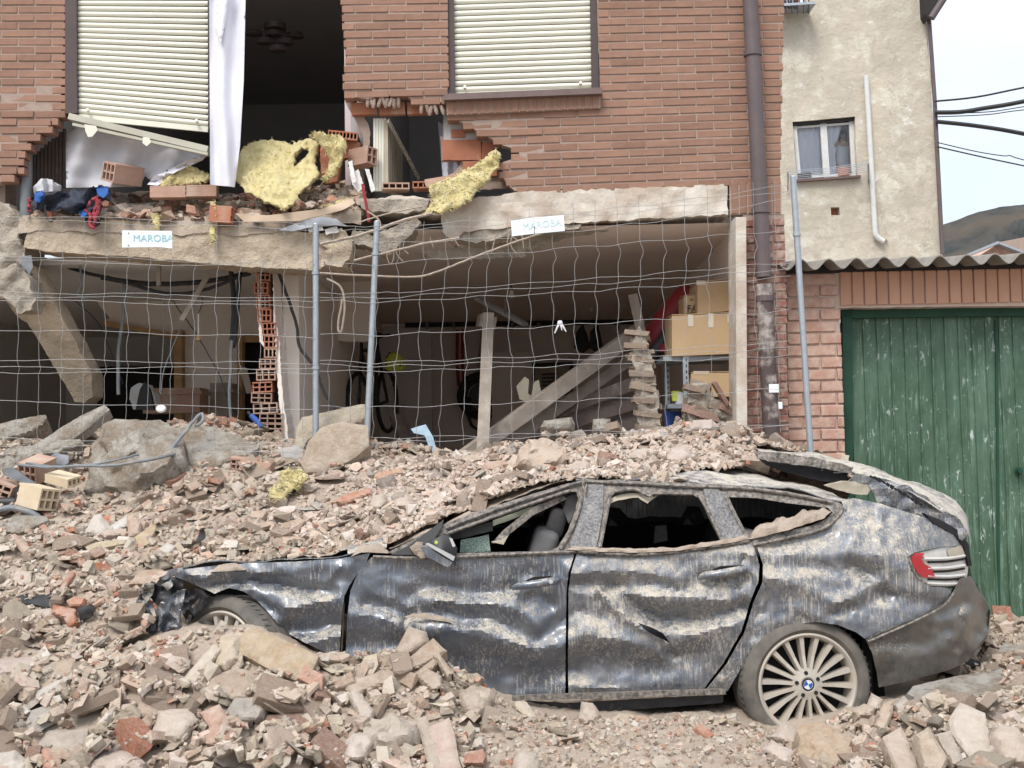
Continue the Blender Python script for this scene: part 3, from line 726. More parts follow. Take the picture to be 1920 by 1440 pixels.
# garage ceiling, floor, walls
m = MB(); zc = 3.19
m.add([(-1.66, FY + .05, zc + .03), (1.8, FY + .05, zc + .05), (1.8, 15.5, zc - .02), (-1.66, 15.5, zc - .02)], [(3, 2, 1, 0)])
m.add([(-1.66, FY + .05, zc + .2), (1.8, FY + .05, zc + .2), (1.8, 15.5, zc + .2), (-1.66, 15.5, zc + .2)], [(0, 1, 2, 3)])
m.make('garage_ceiling', M['garage_ceil'], house)
m = MB(); m.box((0, 15.56, 1.6), (8, .1, 3.3)); m.box((1.75, 12.3, 1.6), (.1, 6.4, 3.3)); m.make('garage_wall', M['garage_wall'], house)
m = MB(); m.box((-1.70, 12.5, 1.6), (.12, 6.1, 3.2)); m.make('partition_wall', M['cream_wall'], house)
m = MB(); m.box((-1, 12.2, -.06), (9, 6.8, .1)); m.make('garage_floor', M['concrete'], house)
m = MB(); m.beam(P(1384, 820, FY + .0), P(1382, 414, FY + .0), .075, .30, (0, 1, 0)); m.make('door_jamb', M['whitewash'], house)
# left ground-floor room
LR = 11.6
LRpoly = [(-400, 500), (500, 500), (500, 830), (455, 830), (455, 640), (497, 640), (497, 632), (448, 632), (448, 830), (340, 830), (343, 622), (262, 612), (192, 598), (188, 560), (165, 548), (-400, 548)]
obj('inner_wall', sheet([(160, 540), (165, 520), (700, 500), (700, 640), (492, 640), (455, 640), (455, 830), (342, 830), (344, 628), (196, 604), (206, 596), (190, 575)], flat(LR), 16, thick=.09, rag=1.5, rough=.004), M['cream_wall'], house)
m = MB(); m.beam(P(337, 850, LR - .05), P(337, 620, LR - .05), .075, .12, (0, 1, 0)); m.beam(P(196, 606, LR - .05), P(345, 634, LR - .05), .07, .05); m.beam(P(452, 850, LR - .05), P(452, 632, LR - .05), .05, .12, (0, 1, 0)); m.beam(P(448, 636, LR - .05), P(500, 636, LR - .05), .05, .06)
m.make('door_trim', M['wood'], house)
m = MB(); m.box((-3.6, 15.3, 1.5), (5.2, .1, 3.2)); m.box((-5.6, 12, 1.5), (.1, 7, 3.2)); m.make('far_wall', M['room_grey'], house)
m = MB(); m.box((-3.6, 12.3, 3.07), (4.0, 6.2, .05)); m.make('left_ceiling', M['room_grey'], house)
for c_, s_ in ((P(56, 740, 15.1), (.22, .06, 1.7)), (P(478, 760, LR + .3), (.5, .04, 1.6)), (P(275, 740, 15.0), (1.2, .05, .7))): MB().box(c_, s_).make('dark_door', M['door_dark'], house)
# brown rainwater pipe of the house
dp = MB(); a, b, c = P(1405, -30, FY - .09), P(1432, 520, FY - .09), P(1447, 835, FY - .09)
dp.tube([a, b], .056, 16); pp = thing('drainpipe', 'tall brown drainpipe down the corner of the brick house', 'drainpipe', P(1447, 835, FY - .09))
dp.make('upper_pipe', M['pipe'], pp, 40); MB().tube([b - Vector((0, 0, .05)), c], .06, 16).make('lower_pipe', M['pipe_dirty'], pp, 40)
for yy, xx in ((100, 1411), (395, 1426), (560, 1434)):
    MB().lathe([(.057, -.02), (.066, -.02), (.066, .02), (.057, .02)], P(xx, yy, FY - .09), (0, 0, 1), 16).make('clip', M['pipe'], pp)
for yy, xx, w, hh in ((728, 1451, .07, .06), (760, 1463, .03, .05)):
    MB().box(P(xx, yy, FY - .155), (w, .004, hh)).make('sticker', M['sign_white'], pp)
# clay plugs where the brick course broke away, hollow bricks and inner leaf
pl = MB()
for x0, x1, yy, n in ((684, 752, 190, 9), (786, 832, 204, 5)):
    for i in range(n):
        x = x0 + (x1 - x0) * (i + .5) / n + random.uniform(-2, 2); c = P(x, yy + random.uniform(-3, 3), FY + .03)
        pl.lathe([(.0, -.045), (.010, -.04), (.015, -.02), (.014, .03), (0, .032)], c, (random.uniform(-.4, .4), random.uniform(-.5, .1), 1), 7)
pl.make('mortar_plug', M['mortar'], facade)
m = MB(); 
for i, (x, y) in enumerate(((648, 205), (700, 205), (752, 204))):
    m.box(P(x + 36, y, FY + .12), (.19, .06, .09), Euler((0, -.03, 0)))
m.make('inner_brick', M['clay'], facade)
m = MB()
for (x0, x1, y0, y1) in ((829, 902, 262, 300), (904, 932, 266, 302), (868, 932, 302, 330), (846, 872, 243, 258)):
    m.add(*sheet(rect(x0, y0, x1, y1), flat(FY + .12), 12, thick=.05, rag=.6))
m.make('inner_brick', M['clay'], facade)
obj('mortar_joint', sheet([(826, 256), (870, 255), (905, 258), (936, 270), (938, 334), (964, 352), (900, 356), (840, 340), (866, 302), (828, 302)], flat(FY + .15), 9, thick=.03, rag=1), M['mortar'], facade)
m = MB(); m.add(*sheet([(645, 186), (668, 192), (690, 232), (694, 250), (690, 300), (682, 300), (680, 252), (652, 200)], flat(FY + .16), 8, thick=.05, rag=1)); m.make('plaster_edge', M['mortar'], facade)
# =============================================================== annex garage on the right
AY = 9.1
annex = thing('garage_annex', 'low pink brick garage with green door and wavy roof', 'garage', (3.3, AY + 1.5, 0))
apier = thing('pier', None, None, (2.25, AY, 0)); apier.parent = annex; apier.location -= annex.location
AB = [brick_mesh(('a', i), .24, .076, .115, .005, M['annex_brick'], .008, 40 + i) for i in range(6)]
z = P(1525, 872, AY).z; top = P(1525, 512, AY).z; row = 0; pitch = (top - z) / 16
zz = z
while zz < top - .02:
    xl = P(1474, 700, AY).x + .0015 * row; xr = P(1581, 700, AY).x - .012 * row / 16
    if zz + .03 > P(1500, 573, AY).z: xr = P(1572, 560, AY).x
    k = 0; x = xl; cut = .12 if row % 2 else .25
    while x < xr - .03:
        w = min(.24 if not (x == xl) else cut - .012, xr - x)
        put('brick', random.choice(AB), apier, (x + w / 2, AY + random.uniform(-.006, .006), zz + pitch / 2 + (x - xl) * .006), (0, random.uniform(-.012, .006), 0), (w / .24, 1, (pitch - .013) / .076)); x += w + .012
    zz += pitch; row += 1
obj('mortar_bed', sheet([(1472, 508), (1930, 499), (2100, 497), (2100, 572), (1574, 577), (1583, 870), (1474, 870)], flat(AY + .020), 14, thick=.15, rag=.8), M['mortar2'], annex)
lint = thing('lintel', None, None, P(1750, 540, AY)); lint.parent = annex; lint.location -= annex.location
SO = [brick_mesh(('s', i), .24, .076, .115, .004, M['soldier'], .003, 60 + i) for i in range(4)]
for i in range(17):
    xa = 1586 + i * 22.8; c = P(xa, 541 - .02 * (xa - 1586), AY)
    put('brick', random.choice(SO), lint, c + Vector((0, random.uniform(-.003, .003), 0)), (0, math.pi / 2 + random.uniform(-.01, .01), 0), (1.04, 1, (22.8 * AY / FPX - .010) / .076))
# corrugated roof
roof = MB(); lam = .2; x0, x1 = P(1470, 495, 8.85).x - .04, 5.6; n = int((x1 - x0) / lam * 14)
def wave(i): 
    x = x0 + (x1 - x0) * i / n; return x, .036 * math.cos(2 * math.pi * (x - .1) / lam)
ez = P(1500, 497, 8.85).z
V = []; F = []
for (Y, dz) in ((8.80, 0), (8.86, .004), (10, .13), (12, .36), (14, .60)):
    for th in (0,):
        for i in range(n + 1):
            x, w = wave(i); V.append((x, Y, ez + w + dz + (x - x0) * .0138 + .004 * fbm(Vector((x * 2, Y, 0)))))
for j in range(4):
    for i in range(n): F.append((j * (n + 1) + i, j * (n + 1) + i + 1, (j + 1) * (n + 1) + i + 1, (j + 1) * (n + 1) + i))
nv = len(V); V += [(a, b, c - .009) for a, b, c in V]; F += [tuple(q + nv for q in f[::-1]) for f in F]
for i in range(n): F.append((i + nv, i + nv + 1, i + 1, i))
obj('corrugated_roof', (V, F), M['asbestos'], annex, smooth=50)
m = MB(); m.beam(P(1470, 509, AY + .06), P(2080, 498, AY + .06), .10, .05); m.make('wall_plate', M['door_dark'], annex)
m = MB(); m.box((4.05, AY + 2.5, .1 + 1.4), (.2, 4.6, 2.9)); m.box((3.3, AY + 4.9, 1.5), (3.6, .2, 2.9)); m.make('annex_wall', M['mortar2'], annex)
# green corrugated door
gd = thing('door', None, None, P(1760, 1165, AY + .2)); gd.parent = annex; gd.location -= annex.location; tag(gd, 'green corrugated garage door with chipped paint')
a = P(1600, 1180, AY + .2); b = P(1600, 596, AY + .2); xs = a.x; xe = 4.05
def rib_sheet(x0, x1, za, zb, Y, pitch):
    V = []; F = []; prof = []
    x = x0
    while x < x1:
        for dx, d in ((0, 0), (.40, 0), (.45, -.013), (.55, -.013), (.60, 0)): prof.append((x + dx * pitch, d))
        x += pitch
    nz = 26
    for j in range(nz + 1):
        z = za + (zb - za) * j / nz
        for x, d in prof: V.append((x - (z - za) * .006, Y + d + .016 * fbm(Vector((x * 1.3, z * 1.1, 0)), 3) + .004 * noise.noise(Vector((x * 9, z * 7, 3))), z))
    k = len(prof)
    for j in range(nz):
        for i in range(k - 1): F.append((j * k + i, j * k + i + 1, (j + 1) * k + i + 1, (j + 1) * k + i))
    return V, F
zb, zt = a.z - .02, b.z
for i, (u, v) in enumerate(((xs, xs + .93), (xs + .93, xs + 1.86))):
    obj('corrugated_panel', rib_sheet(u, v, zb, zt, AY + .2 - .004 * i, .1033), M['green'], gd, smooth=25)
m = MB(); m.beam(P(1589, 1180, AY + .17), P(1587, 580, AY + .17), .075, .06, (0, 1, 0)); m.beam(P(1576, 588, AY + .175), P(2050, 582, AY + .175), .07, .075); m.beam(P(1873, 1178, AY + .19), P(1868, 600, AY + .19), .02, .012, (0, 1, 0)); m.make('door_frame', M['green_dark'], gd)
m = MB(); m.lathe([(0, -.03), (.02, -.03), (.02, 0), (.03, 0), (.03, .01), (0, .01)], P(1911, 883, AY + .16), (0, 1, 0), 12); m.make('lock', M['green_dark'], gd)

# =============================================================== old stucco house behind
SY = 24.0; k = SY / FPX
stu = thing('stucco_house', 'tall old house of patchy cream stucco behind the low garage', 'house', P(1610, 900, SY + 3))
WH = [(1486, 228), (1603, 218), (1608, 331), (1496, 338)]
VH = [(1558, 388), (1575, 387), (1576, 402), (1559, 403)]
BH = [(1440, -30), (1510, -30), (1512, 22), (1442, 26)]
SP = [(1380, -60), (1733, -60), (1736, 40), (1768, 470), (1771, 640), (1380, 640)]
obj('wall', sheet(SP, flat(SY), 15, (WH, VH, BH), thick=.25, rag=.2, rough=.02, rs=1.2, jit=.1), M['stucco'], stu)
m = MB(); m.prism([P(1733, -60, SY + .2), P(1771, 640, SY + .2), P(1771, 640, SY + .2) + Vector((-.3, 0, 0)), P(1733, -60, SY + .2) + Vector((-.3, 0, 0))], (0, 7, 0)); m.make('side_wall', M['stucco'], stu)
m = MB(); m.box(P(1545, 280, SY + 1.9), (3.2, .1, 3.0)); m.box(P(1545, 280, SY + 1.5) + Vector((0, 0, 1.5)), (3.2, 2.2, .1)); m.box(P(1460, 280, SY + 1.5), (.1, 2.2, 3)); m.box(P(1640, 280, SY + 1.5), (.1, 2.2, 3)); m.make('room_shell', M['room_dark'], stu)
sw = thing('window', None, None, P(1550, 336, SY + .2)); sw.parent = stu; sw.location -= stu.location
m = MB(); d = SY + .15
for (xa, xb, ya, yb, dx) in ((1486, 1493, 236, 337, 9), (1537, 1549, 232, 335, 7), (1591, 1602, 226, 332, 6)):
    m.beam(P((xa + xb) / 2 + dx, yb, d), P((xa + xb) / 2, ya, d), (xb - xa) * k, .06, (0, 1, 0))
m.beam(P(1490, 333, d + .003), P(1608, 327, d + .003), .055, .05); m.beam(P(1486, 240, d + .003), P(1602, 231, d + .003), .055, .04)
m.make('window_frame', M['white_plastic'], sw)
m = MB(); m.prism([P(1489, 240, d + .02), P(1600, 232, d + .02), P(1606, 331, d + .02), P(1496, 336, d + .02)], (0, .006, 0)); m.make('pane', M['pane'], sw)
m = MB(); m.beam(P(1484, 232, d - .03), P(1604, 222, d - .03), .12, .10); m.make('shutter_box', M['door_dark'], sw)
m = MB(); m.beam(P(1492, 340, SY - .02), P(1612, 332, SY - .02), .18, .045); m.make('sill', M['sill'], sw)
m = MB(); m.box(P(1567, 395, SY + .22), (.2, .05, .2)); m.make('vent_back', M['clay'], stu)
def curtain(name, label, poly, Y, fold, amp, mt, step=4, group=None):
    f = lambda x, y: P(x, y, Y) + Vector((0, amp * math.sin((x - poly[0][0]) * fold + .6 * math.sin(y * .02)) + amp * .5 * noise.noise(Vector((x * .03, y * .01, 1))), 0))
    o = obj(name, sheet(poly, f, step, thick=.004), mt, smooth=60); return tag(o, label, 'curtain', group)
curtain('curtain', 'white curtain drawn across the left pane of the stucco house window', [(1492, 238), (1540, 234), (1546, 334), (1498, 338)], SY + .26, .55, .02, M['white_cloth'], 3)
curtain('curtain', 'white curtain pulled aside by the person at the window', [(1548, 234), (1580, 231), (1570, 262), (1566, 285), (1569, 333), (1552, 334)], SY + .25, .5, .02, M['white_cloth'], 3)
# person standing at the window, holding the curtain aside
def skin_fig(name, verts, edges, radii, mt, parent=None, sub=1, root=0):
    me = bpy.data.meshes.new(name); me.from_pydata([tuple(v) for v in verts], edges, [])
    o = bpy.data.objects.new(name, me); COL.objects.link(o)
    sk = o.modifiers.new('skin', 'SKIN'); 
    for i, r in enumerate(radii): me.skin_vertices[0].data[i].radius = (r, r) if not isinstance(r, tuple) else r
    me.skin_vertices[0].data[root].use_root = True
    if sub: sb = o.modifiers.new('sub', 'SUBSURF'); sb.levels = sub; sb.render_levels = sub
    me.materials.append(mt); sk.use_smooth_shade = True
    if parent is not None: o.parent = parent
    return o
hp = P(1580, 258, SY + .50); PZ = hp.z - 1.53
per = thing('person', 'person in white coat peering out behind the upper window glass', 'person', (hp.x, hp.y, PZ))
sk_v = [(0, 0, .92), (0, 0, 1.08), (0, -.01, 1.24), (0, 0, 1.38), (0, -.005, 1.46), (0, -.012, 1.53), (0, -.02, 1.60), (.09, 0, .88), (.10, -.01, .50), (.10, .02, .08), (.10, -.12, .03), (-.09, 0, .88), (-.10, -.01, .50), (-.10, .02, .08), (-.10, -.12, .03), (.17, 0, 1.36), (.22, .03, 1.10), (.18, -.12, .95), (.14, -.18, .93), (-.17, 0, 1.36), (-.24, -.10, 1.16), (-.20, -.27, 1.33), (-.19, -.31, 1.39)]
sk_e = [(0, 1), (1, 2), (2, 3), (3, 4), (4, 5), (5, 6), (0, 7), (7, 8), (8, 9), (9, 10), (0, 11), (11, 12), (12, 13), (13, 14), (3, 15), (15, 16), (16, 17), (17, 18), (3, 19), (19, 20), (20, 21), (21, 22)]
sk_r = [(.16, .11), (.14, .10), (.16, .11), (.12, .08), (.045, .045), (.075, .09), (.07, .085), .085, .06, .042, .035, .085, .06, .042, .035, .06, .047, .035, .03, .06, .047, .035, .03]
skin_fig('body', sk_v, sk_e, sk_r, M['person_skin'], per, 2)
ct = [(0, 0, .80), (0, 0, 1.08), (0, -.01, 1.24), (0, 0, 1.37), (.175, 0, 1.35), (.225, .03, 1.10), (.185, -.11, .97), (-.175, 0, 1.35), (-.245, -.10, 1.16), (-.205, -.25, 1.32)]
skin_fig('coat', ct, [(0, 1), (1, 2), (2, 3), (3, 4), (4, 5), (5, 6), (3, 7), (7, 8), (8, 9)], [(.185, .13), (.16, .12), (.18, .125), (.13, .09), .072, .06, .047, .072, .06, .047], M['person_coat'], per, 2)
m = MB(); m.lathe([(.070, 0), (.085, .008), (.080, .035), (.062, .05)], (hp.x, hp.y, PZ + 1.395), (0, -.15, 1), 16); m.make('collar', M['yellowgreen'], per, 50)
hv = MB(); hv.lathe([(0, .115), (.05, .105), (.085, .06), (.097, 0), (.09, -.06), (.075, -.10)], (hp.x, hp.y + .022, PZ + 1.575), (0, .25, 1), 16); hv.make('hair', M['person_hair'], per, 60)
m = MB()
for sx in (-1, 1): m.lathe([(0, -.006), (.011, -.002), (.011, .004), (0, .007)], (hp.x + sx * .03, hp.y - .098, PZ + 1.545), (0, -1, 0), 8)
m.make('eye', M['person_hair'], per)
m = MB(); m.add([(hp.x - .014, hp.y - .10, PZ + 1.512), (hp.x + .014, hp.y - .10, PZ + 1.512), (hp.x, hp.y - .126, PZ + 1.514), (hp.x, hp.y - .098, PZ + 1.555)], [(0, 2, 3), (2, 1, 3), (0, 1, 2)]); m.box((hp.x, hp.y - .097, PZ + 1.482), (.045, .008, .01)); m.make('nose_and_mouth', mat('lips', (.36, .16, .13), None, 8, .6, 0), per)
# washing line rack
ra = thing('drying_rack', 'wire clothes drying rack below the stucco house window', 'drying rack', P(1550, 335, SY - .3))
for i in range(6):
    dd = .1 + i * .09
    MB().tube([P(1476, 337 - i * 3.2, SY - dd), P(1552, 331 - i * 3.2, SY - dd - .0), P(1630, 321 - i * 3.3, SY - dd)], .0065, 5).make('line', M['zinc'], ra)
for xx in (1477, 1628):
    m = MB(); y0 = 334 if xx < 1500 else 318
    m.tube([P(xx, y0, SY - .05), P(xx, y0 - 13, SY - .58)], .014, 6); m.tube([P(xx, y0 + 24, SY - .02), P(xx + 1, y0 - 8, SY - .4)], .014, 6); m.make('bracket', M['zinc'], ra)
m = MB(); m.add(*sheet([(1496, 325), (1520, 322), (1522, 332), (1496, 335)], flat(SY + .1), 5, thick=.15)); tag(m.make('planter', M['door_dark']), 'dark planter on the sill behind the drying lines', 'planter')
m = MB(); m.lathe([(0, 0), (.10, 0), (.13, .17), (.11, .17), (.10, .15), (0, .15)], P(1582, 331, SY + .1), (0, 0, 1), 14); tag(m.make('flower_pot', M['clay']), 'small reddish pot on the window sill below the person', 'flower pot')
# white waste pipe
wp = thing('waste_pipe', 'white plastic pipe down the cream stucco wall', 'pipe', P(1641, 435, SY - .1))
MB().tube([P(1624, 142, SY - .08), P(1641, 436, SY - .08)], .052, 14).make('pipe', M['white_plastic'], wp, 40)
line([(1641, 434), (1643, 442), (1650, 449), (1657, 453)], SY - .1, .055, 12).make('elbow', M['white_plastic'], wp, 40)
line([(1655, 452), (1660, 449), (1664, 454)], SY - .05, .02, 6).make('joint', M['mortar'], wp)
# eaves and dark downpipe at the right corner
ev = thing('gutter_pipe', 'dark downpipe and eave at the right corner of the stucco house', 'downpipe', P(1766, 470, SY))
MB().tube([P(1742, 36, SY - .1), P(1752, 180, SY - .1), P(1767, 476, SY - .1)], .042, 12).make('pipe', M['pipe'], ev, 40)
m = MB(); m.prism([P(1732, -40, SY - .3), P(1790, -40, SY - .3), P(1741, 36, SY - .3), P(1735, 26, SY - .3)], (0, 6, 0)); m.make('eave', M['door_dark'], ev)
MB().tube([P(1792, -38, SY - .35), P(1746, 34, SY - .35)], .07, 10).make('gutter', M['pipe'], ev, 40)
# balcony up left
bal = thing('balcony', 'small iron balcony with scrolled railing at the top edge', 'balcony', P(1480, 28, SY))
m = MB(); m.prism([P(1440, 24, SY - .02), P(1514, 20, SY - .02), P(1518, 24, SY - .02), P(1440, 29, SY - .02)], (0, -.5, 0)); m.make('slab', M['zinc'], bal)
bars = MB(); Yb = SY - .5
for x in (1452, 1463, 1474, 1485, 1496, 1507, 1517): bars.tube([P(x, 26, Yb), P(x - 1, -40, Yb)], .013, 5)
bars.tube([P(1517, 24, Yb), P(1514, 22, SY)], .013, 5); bars.make('railing', M['black_plastic'], bal)
sc = MB()
for x in (1458, 1469, 1480, 1491):
    for r0, yy in ((5, 12), (4, 2)):
        sc.tube([P(x + r0 * (1 - t / 14) * math.cos(t), yy + r0 * (1 - t / 14) * math.sin(t), Yb) for t in [q * .6 for q in range(18)]], .010, 4)
sc.make('scroll', M['black_plastic'], bal)
m = MB(); m.add(*sheet([(1440, -30), (1490, -30), (1492, 24), (1440, 27)], flat(SY + .25), 12, thick=.03)); m.make('balcony_door', M['white_cloth'], bal)
m = MB(); m.beam(P(1496, 26, SY + .23), P(1494, -30, SY + .23), .1, .05, (0, 1, 0)); m.make('balcony_frame', M['clay'], bal)
# overhead cables
for i, (pts, r, lab) in enumerate((
    ([(1752, 190), (1830, 182), (1920, 164), (2100, 128)], .020, 'topmost thin black cable in the gap of sky'),
    ([(1753, 211), (1800, 210), (1845, 203), (1920, 190), (2100, 150)], .045, 'thick twisted black cable leaving the house corner, second from top'),
    ([(1754, 213), (1850, 210), (1920, 200), (2100, 172)], .010, 'thin grey wire just under the thick twisted cable'),
    ([(1755, 219), (1850, 215), (1920, 206), (2100, 190)], .010, 'faint wire below the twisted cable in the sky'),
    ([(1755, 228), (1830, 236), (1920, 251), (2100, 290)], .042, 'thick smooth black cable sloping down to the right'),
    ([(1757, 267), (1830, 284), (1880, 292), (1895, 292), (1920, 300), (2100, 345)], .010, 'thin kinked wire above the lowest wire in the sky'),
    ([(1757, 275), (1840, 294), (1920, 311), (2100, 350)], .014, 'lowest thin wire in the sky above the mountain'))):
    tag(line(pts, SY - .2, r, 6, 5).make('cable', M['black_clean'], None, 40), lab, 'cable')
# far house beyond the garage roof
FHY = 45.0
fh = thing('far_house', 'small far house with orange gable beyond the wavy garage roof', 'house', P(1860, 500, FHY))
m = MB(); m.prism([P(1805, 500, FHY), P(1866, 461, FHY), P(1912, 478, FHY), P(1930, 500, FHY)], (0, 6, 0)); m.make('gable', M['annex_brick'], fh)
m = MB(); m.beam(P(1796, 486, FHY - .2), P(1868, 456, FHY - .2), .5, .10); m.beam(P(1868, 457, FHY - .2), P(1915, 475, FHY - .2), .5, .08); m.make('verge', M['zinc'], fh)
m = MB(); m.prism([P(1868, 455, FHY + .4), P(1945, 440, FHY + .4), P(1990, 470, FHY + .4), P(1990, 490, FHY + .4), P(1915, 474, FHY + .4)], (0, 5, 0)); m.make('roof', M['mortar'], fh)
m = MB(); m.tube([P(1916, 474, FHY - .3), P(1916, 452, FHY - .3)], .14, 10); m.make('chimney', M['mortar'], fh)
# =============================================================== the heap: two height sheets, one in front of the car, one behind and over it
CY = 6.57
FRONT_PTS = [(x, 1620, 4.9) for x in range(-400, 2500, 250)] + [(x, 1440, 5.6) for x in range(-400, 2400, 250)]
FRONT_PTS += [(x, 1325, 6.0) for x in (-300, -100, 100, 300, 500, 700)] + [(850, 1330, 6.05), (1000, 1365, 6.1), (1200, 1375, 6.1), (1400, 1400, 6.05), (1550, 1405, 6.0), (1700, 1350, 6.1), (1900, 1310, 6.2), (2100, 1310, 6.2)]
FRONT_PTS += [(300, 1190, 6.45), (400, 1186, 6.45), (480, 1184, 6.45), (560, 1214, 6.45), (640, 1240, 6.45), (740, 1212, 6.42), (830, 1246, 6.45), (900, 1276, 6.45), (960, 1322, 6.47), (1060, 1346, 6.47), (1200, 1346, 6.47), (1360, 1346, 6.47), (1480, 1372, 6.45), (1560, 1362, 6.42), (1640, 1338, 6.42), (1700, 1314, 6.5), (1800, 1292, 6.7), (1880, 1248, 7.3), (1950, 1180, 8.2), (1890, 1170, 9.0), (2050, 1170, 9.0), (2150, 1250, 7.2)]
LEFT = [(-350, 1200, 6.6), (-100, 1195, 6.6), (0, 1200, 6.6), (150, 1200, 6.6), (240, 1200, 6.60), (-200, 1090, 7.0), (0, 1100, 7.0), (120, 1100, 7.0), (230, 1085, 7.0)]
BACK_PTS = LEFT + [(0, 1000, 7.6), (150, 1000, 7.6), (300, 1005, 7.5), (450, 1000, 7.4), (600, 992, 7.4), (700, 990, 7.2), (-200, 1000, 7.6),
    (-200, 900, 8.3), (0, 905, 8.3), (150, 920, 8.2), (300, 920, 8.1), (450, 930, 8.0), (600, 915, 8.0), (750, 905, 8.0), (900, 893, 8.0),
    (-200, 830, 9.1), (0, 825, 9.1), (100, 842, 9), (200, 800, 9.05), (300, 800, 9.05), (400, 795, 9.1), (480, 812, 9.1), (560, 838, 9.1), (650, 845, 9.0), (720, 836, 9.0), (800, 858, 9.0), (880, 868, 9.1), (960, 848, 9.1), (1050, 835, 9.0), (1150, 826, 9.1), (1250, 818, 9.1), (1350, 806, 9.1), (1420, 822, 8.9), (1480, 845, 8.6), (1560, 880, 8.7), (1700, 1000, 8.8),
    (330, 1080, 6.75), (400, 1062, 6.9), (500, 1046, 6.9), (600, 1038, 6.9), (680, 1024, 6.9), (740, 1014, 6.78), (790, 990, 6.80), (840, 966, 6.80), (920, 936, 6.82), (1000, 910, 6.84), (1064, 892, 6.86), (1090, 890, 6.92), (1200, 892, 6.98), (1330, 890, 7.0), (1400, 886, 7.2), (1450, 876, 7.4), (1500, 890, 7.4), (1400, 864, 7.8), (1330, 858, 8), (1200, 846, 8.2), (1000, 862, 8.2), (800, 935, 7.6), (900, 910, 7.6), (1000, 892, 7.5), (1200, 874, 7.5), (1340, 874, 7.5)]
def rbf(pts, extra=()):
    W = [P(*p) for p in pts] + [Vector(e) for e in extra]
    A = np.array([(w.x, w.y) for w in W]); z = np.array([w.z for w in W]); n = len(A)
    r = np.hypot(A[:, None, 0] - A[None, :, 0], A[:, None, 1] - A[None, :, 1])
    K = np.zeros((n + 3, n + 3)); K[:n, :n] = r + np.eye(n) * .004; K[:n, n] = 1; K[:n, n + 1:] = A; K[n, :n] = 1; K[n + 1:, :n] = A.T
    c = np.linalg.solve(K, np.concatenate([z, [0, 0, 0]]))
    def f(x, y):
        x = np.asarray(x, float); y = np.asarray(y, float); o = np.full(x.shape, c[n]) + c[n + 1] * x + c[n + 2] * y
        for i in range(n): o = o + c[i] * np.hypot(x - A[i, 0], y - A[i, 1])
        return o
    return f
ins = [(x, 10.0, .9) for x in (-4, -3, -2, -1, 0, 1)] + [(x, 11.0, .15) for x in (-4, -2, 0, 1.5)]
F1 = rbf(FRONT_PTS + LEFT, [(-1, 7.2, .3), (0, 7.2, .25), (1, 7.2, .2), (2, 7.2, .15), (1, 8.3, .2), (-1, 8.3, .2)])
F2 = rbf(BACK_PTS, ins)
GX0, GX1, GY0, GY1, GS = -4.4, 4.6, 4.7, 11.0, .025
gxs = np.arange(GX0, GX1, GS); gys = np.arange(GY0, GY1, GS)
GXX, GYY = np.meshgrid(gxs, gys)
def nmap(sc, o, seed):
    s = 4; a = np.array([[fbm(Vector((x * sc, y * sc, seed)), o) for x in gxs[::s]] for y in gys[::s]])
    yi = np.clip(np.arange(len(gys)) / s, 0, a.shape[0] - 1.001); xi = np.clip(np.arange(len(gxs)) / s, 0, a.shape[1] - 1.001)
    y0 = yi.astype(int); x0 = xi.astype(int); fy = (yi - y0)[:, None]; fx = (xi - x0)[None]
    return a[y0][:, x0] * (1 - fy) * (1 - fx) + a[y0 + 1][:, x0] * fy * (1 - fx) + a[y0][:, x0 + 1] * (1 - fy) * fx + a[y0 + 1][:, x0 + 1] * fy * fx
NZ = nmap(3.1, 4, 0.5) * .035 + RNG.normal(0, .0045, GXX.shape)
H1 = F1(GXX, GYY) + NZ; H2 = F2(GXX, GYY) + NZ
edge = np.where(GXX < -.75, 6.88, np.where(GXX < .95, 6.79, 7.12 + np.clip((GXX - .95) * .5, 0, .6)))
in2 = ((GXX < -1.92) & (GYY > 6.5)) | ((GYY > edge) & (GXX < 1.62)) | ((GYY > 8.42) & (GXX < 2.45))
in1 = (GYY < 6.62) | (GXX > 2.35) | ((GXX > -1.92) & (GYY < 8.45) & (GYY >= 6.62))
in2 &= (GYY < 10.9)
def grid_mesh(H, mask):
    cells = mask[:-1, :-1] & mask[1:, :-1] & mask[:-1, 1:] & mask[1:, 1:]
    idx = -np.ones(H.shape, int); used = np.zeros(H.shape, bool)
    used[:-1, :-1] |= cells; used[1:, :-1] |= cells; used[:-1, 1:] |= cells; used[1:, 1:] |= cells
    idx[used] = np.arange(used.sum())
    V = np.stack([GXX[used], GYY[used], H[used]], 1)
    j, i = np.nonzero(cells)
    Fq = np.stack([idx[j, i], idx[j, i + 1], idx[j + 1, i + 1], idx[j + 1, i]], 1)
    return V, Fq
def fast_mesh(name, V, Fq, mt, smooth=False):
    me = bpy.data.meshes.new(name); n, k = Fq.shape
    me.vertices.add(len(V)); me.vertices.foreach_set('co', V.astype(np.float32).ravel())
    me.loops.add(n * k); me.loops.foreach_set('vertex_index', Fq.astype(np.int32).ravel())
    me.polygons.add(n); me.polygons.foreach_set('loop_start', np.arange(0, n * k, k, dtype=np.int32))
    me.update(calc_edges=True); me.validate()
    if mt: me.materials.append(mt)
    me.polygons.foreach_set('use_smooth', [bool(smooth)] * n)
    return me
for nm, H, msk, lab in (('dirt_bank', H1, in1, 'bank of dusty earth and grit in front of the car'), ('dirt_heap', H2, in2, 'heap of dusty earth and grit behind and on the car')):
    V, Fq = grid_mesh(H, msk); me = fast_mesh(nm, V, Fq, M['dirt'], True)
    o = bpy.data.objects.new(nm, me); COL.objects.link(o); tag(o, lab, kind='structure')

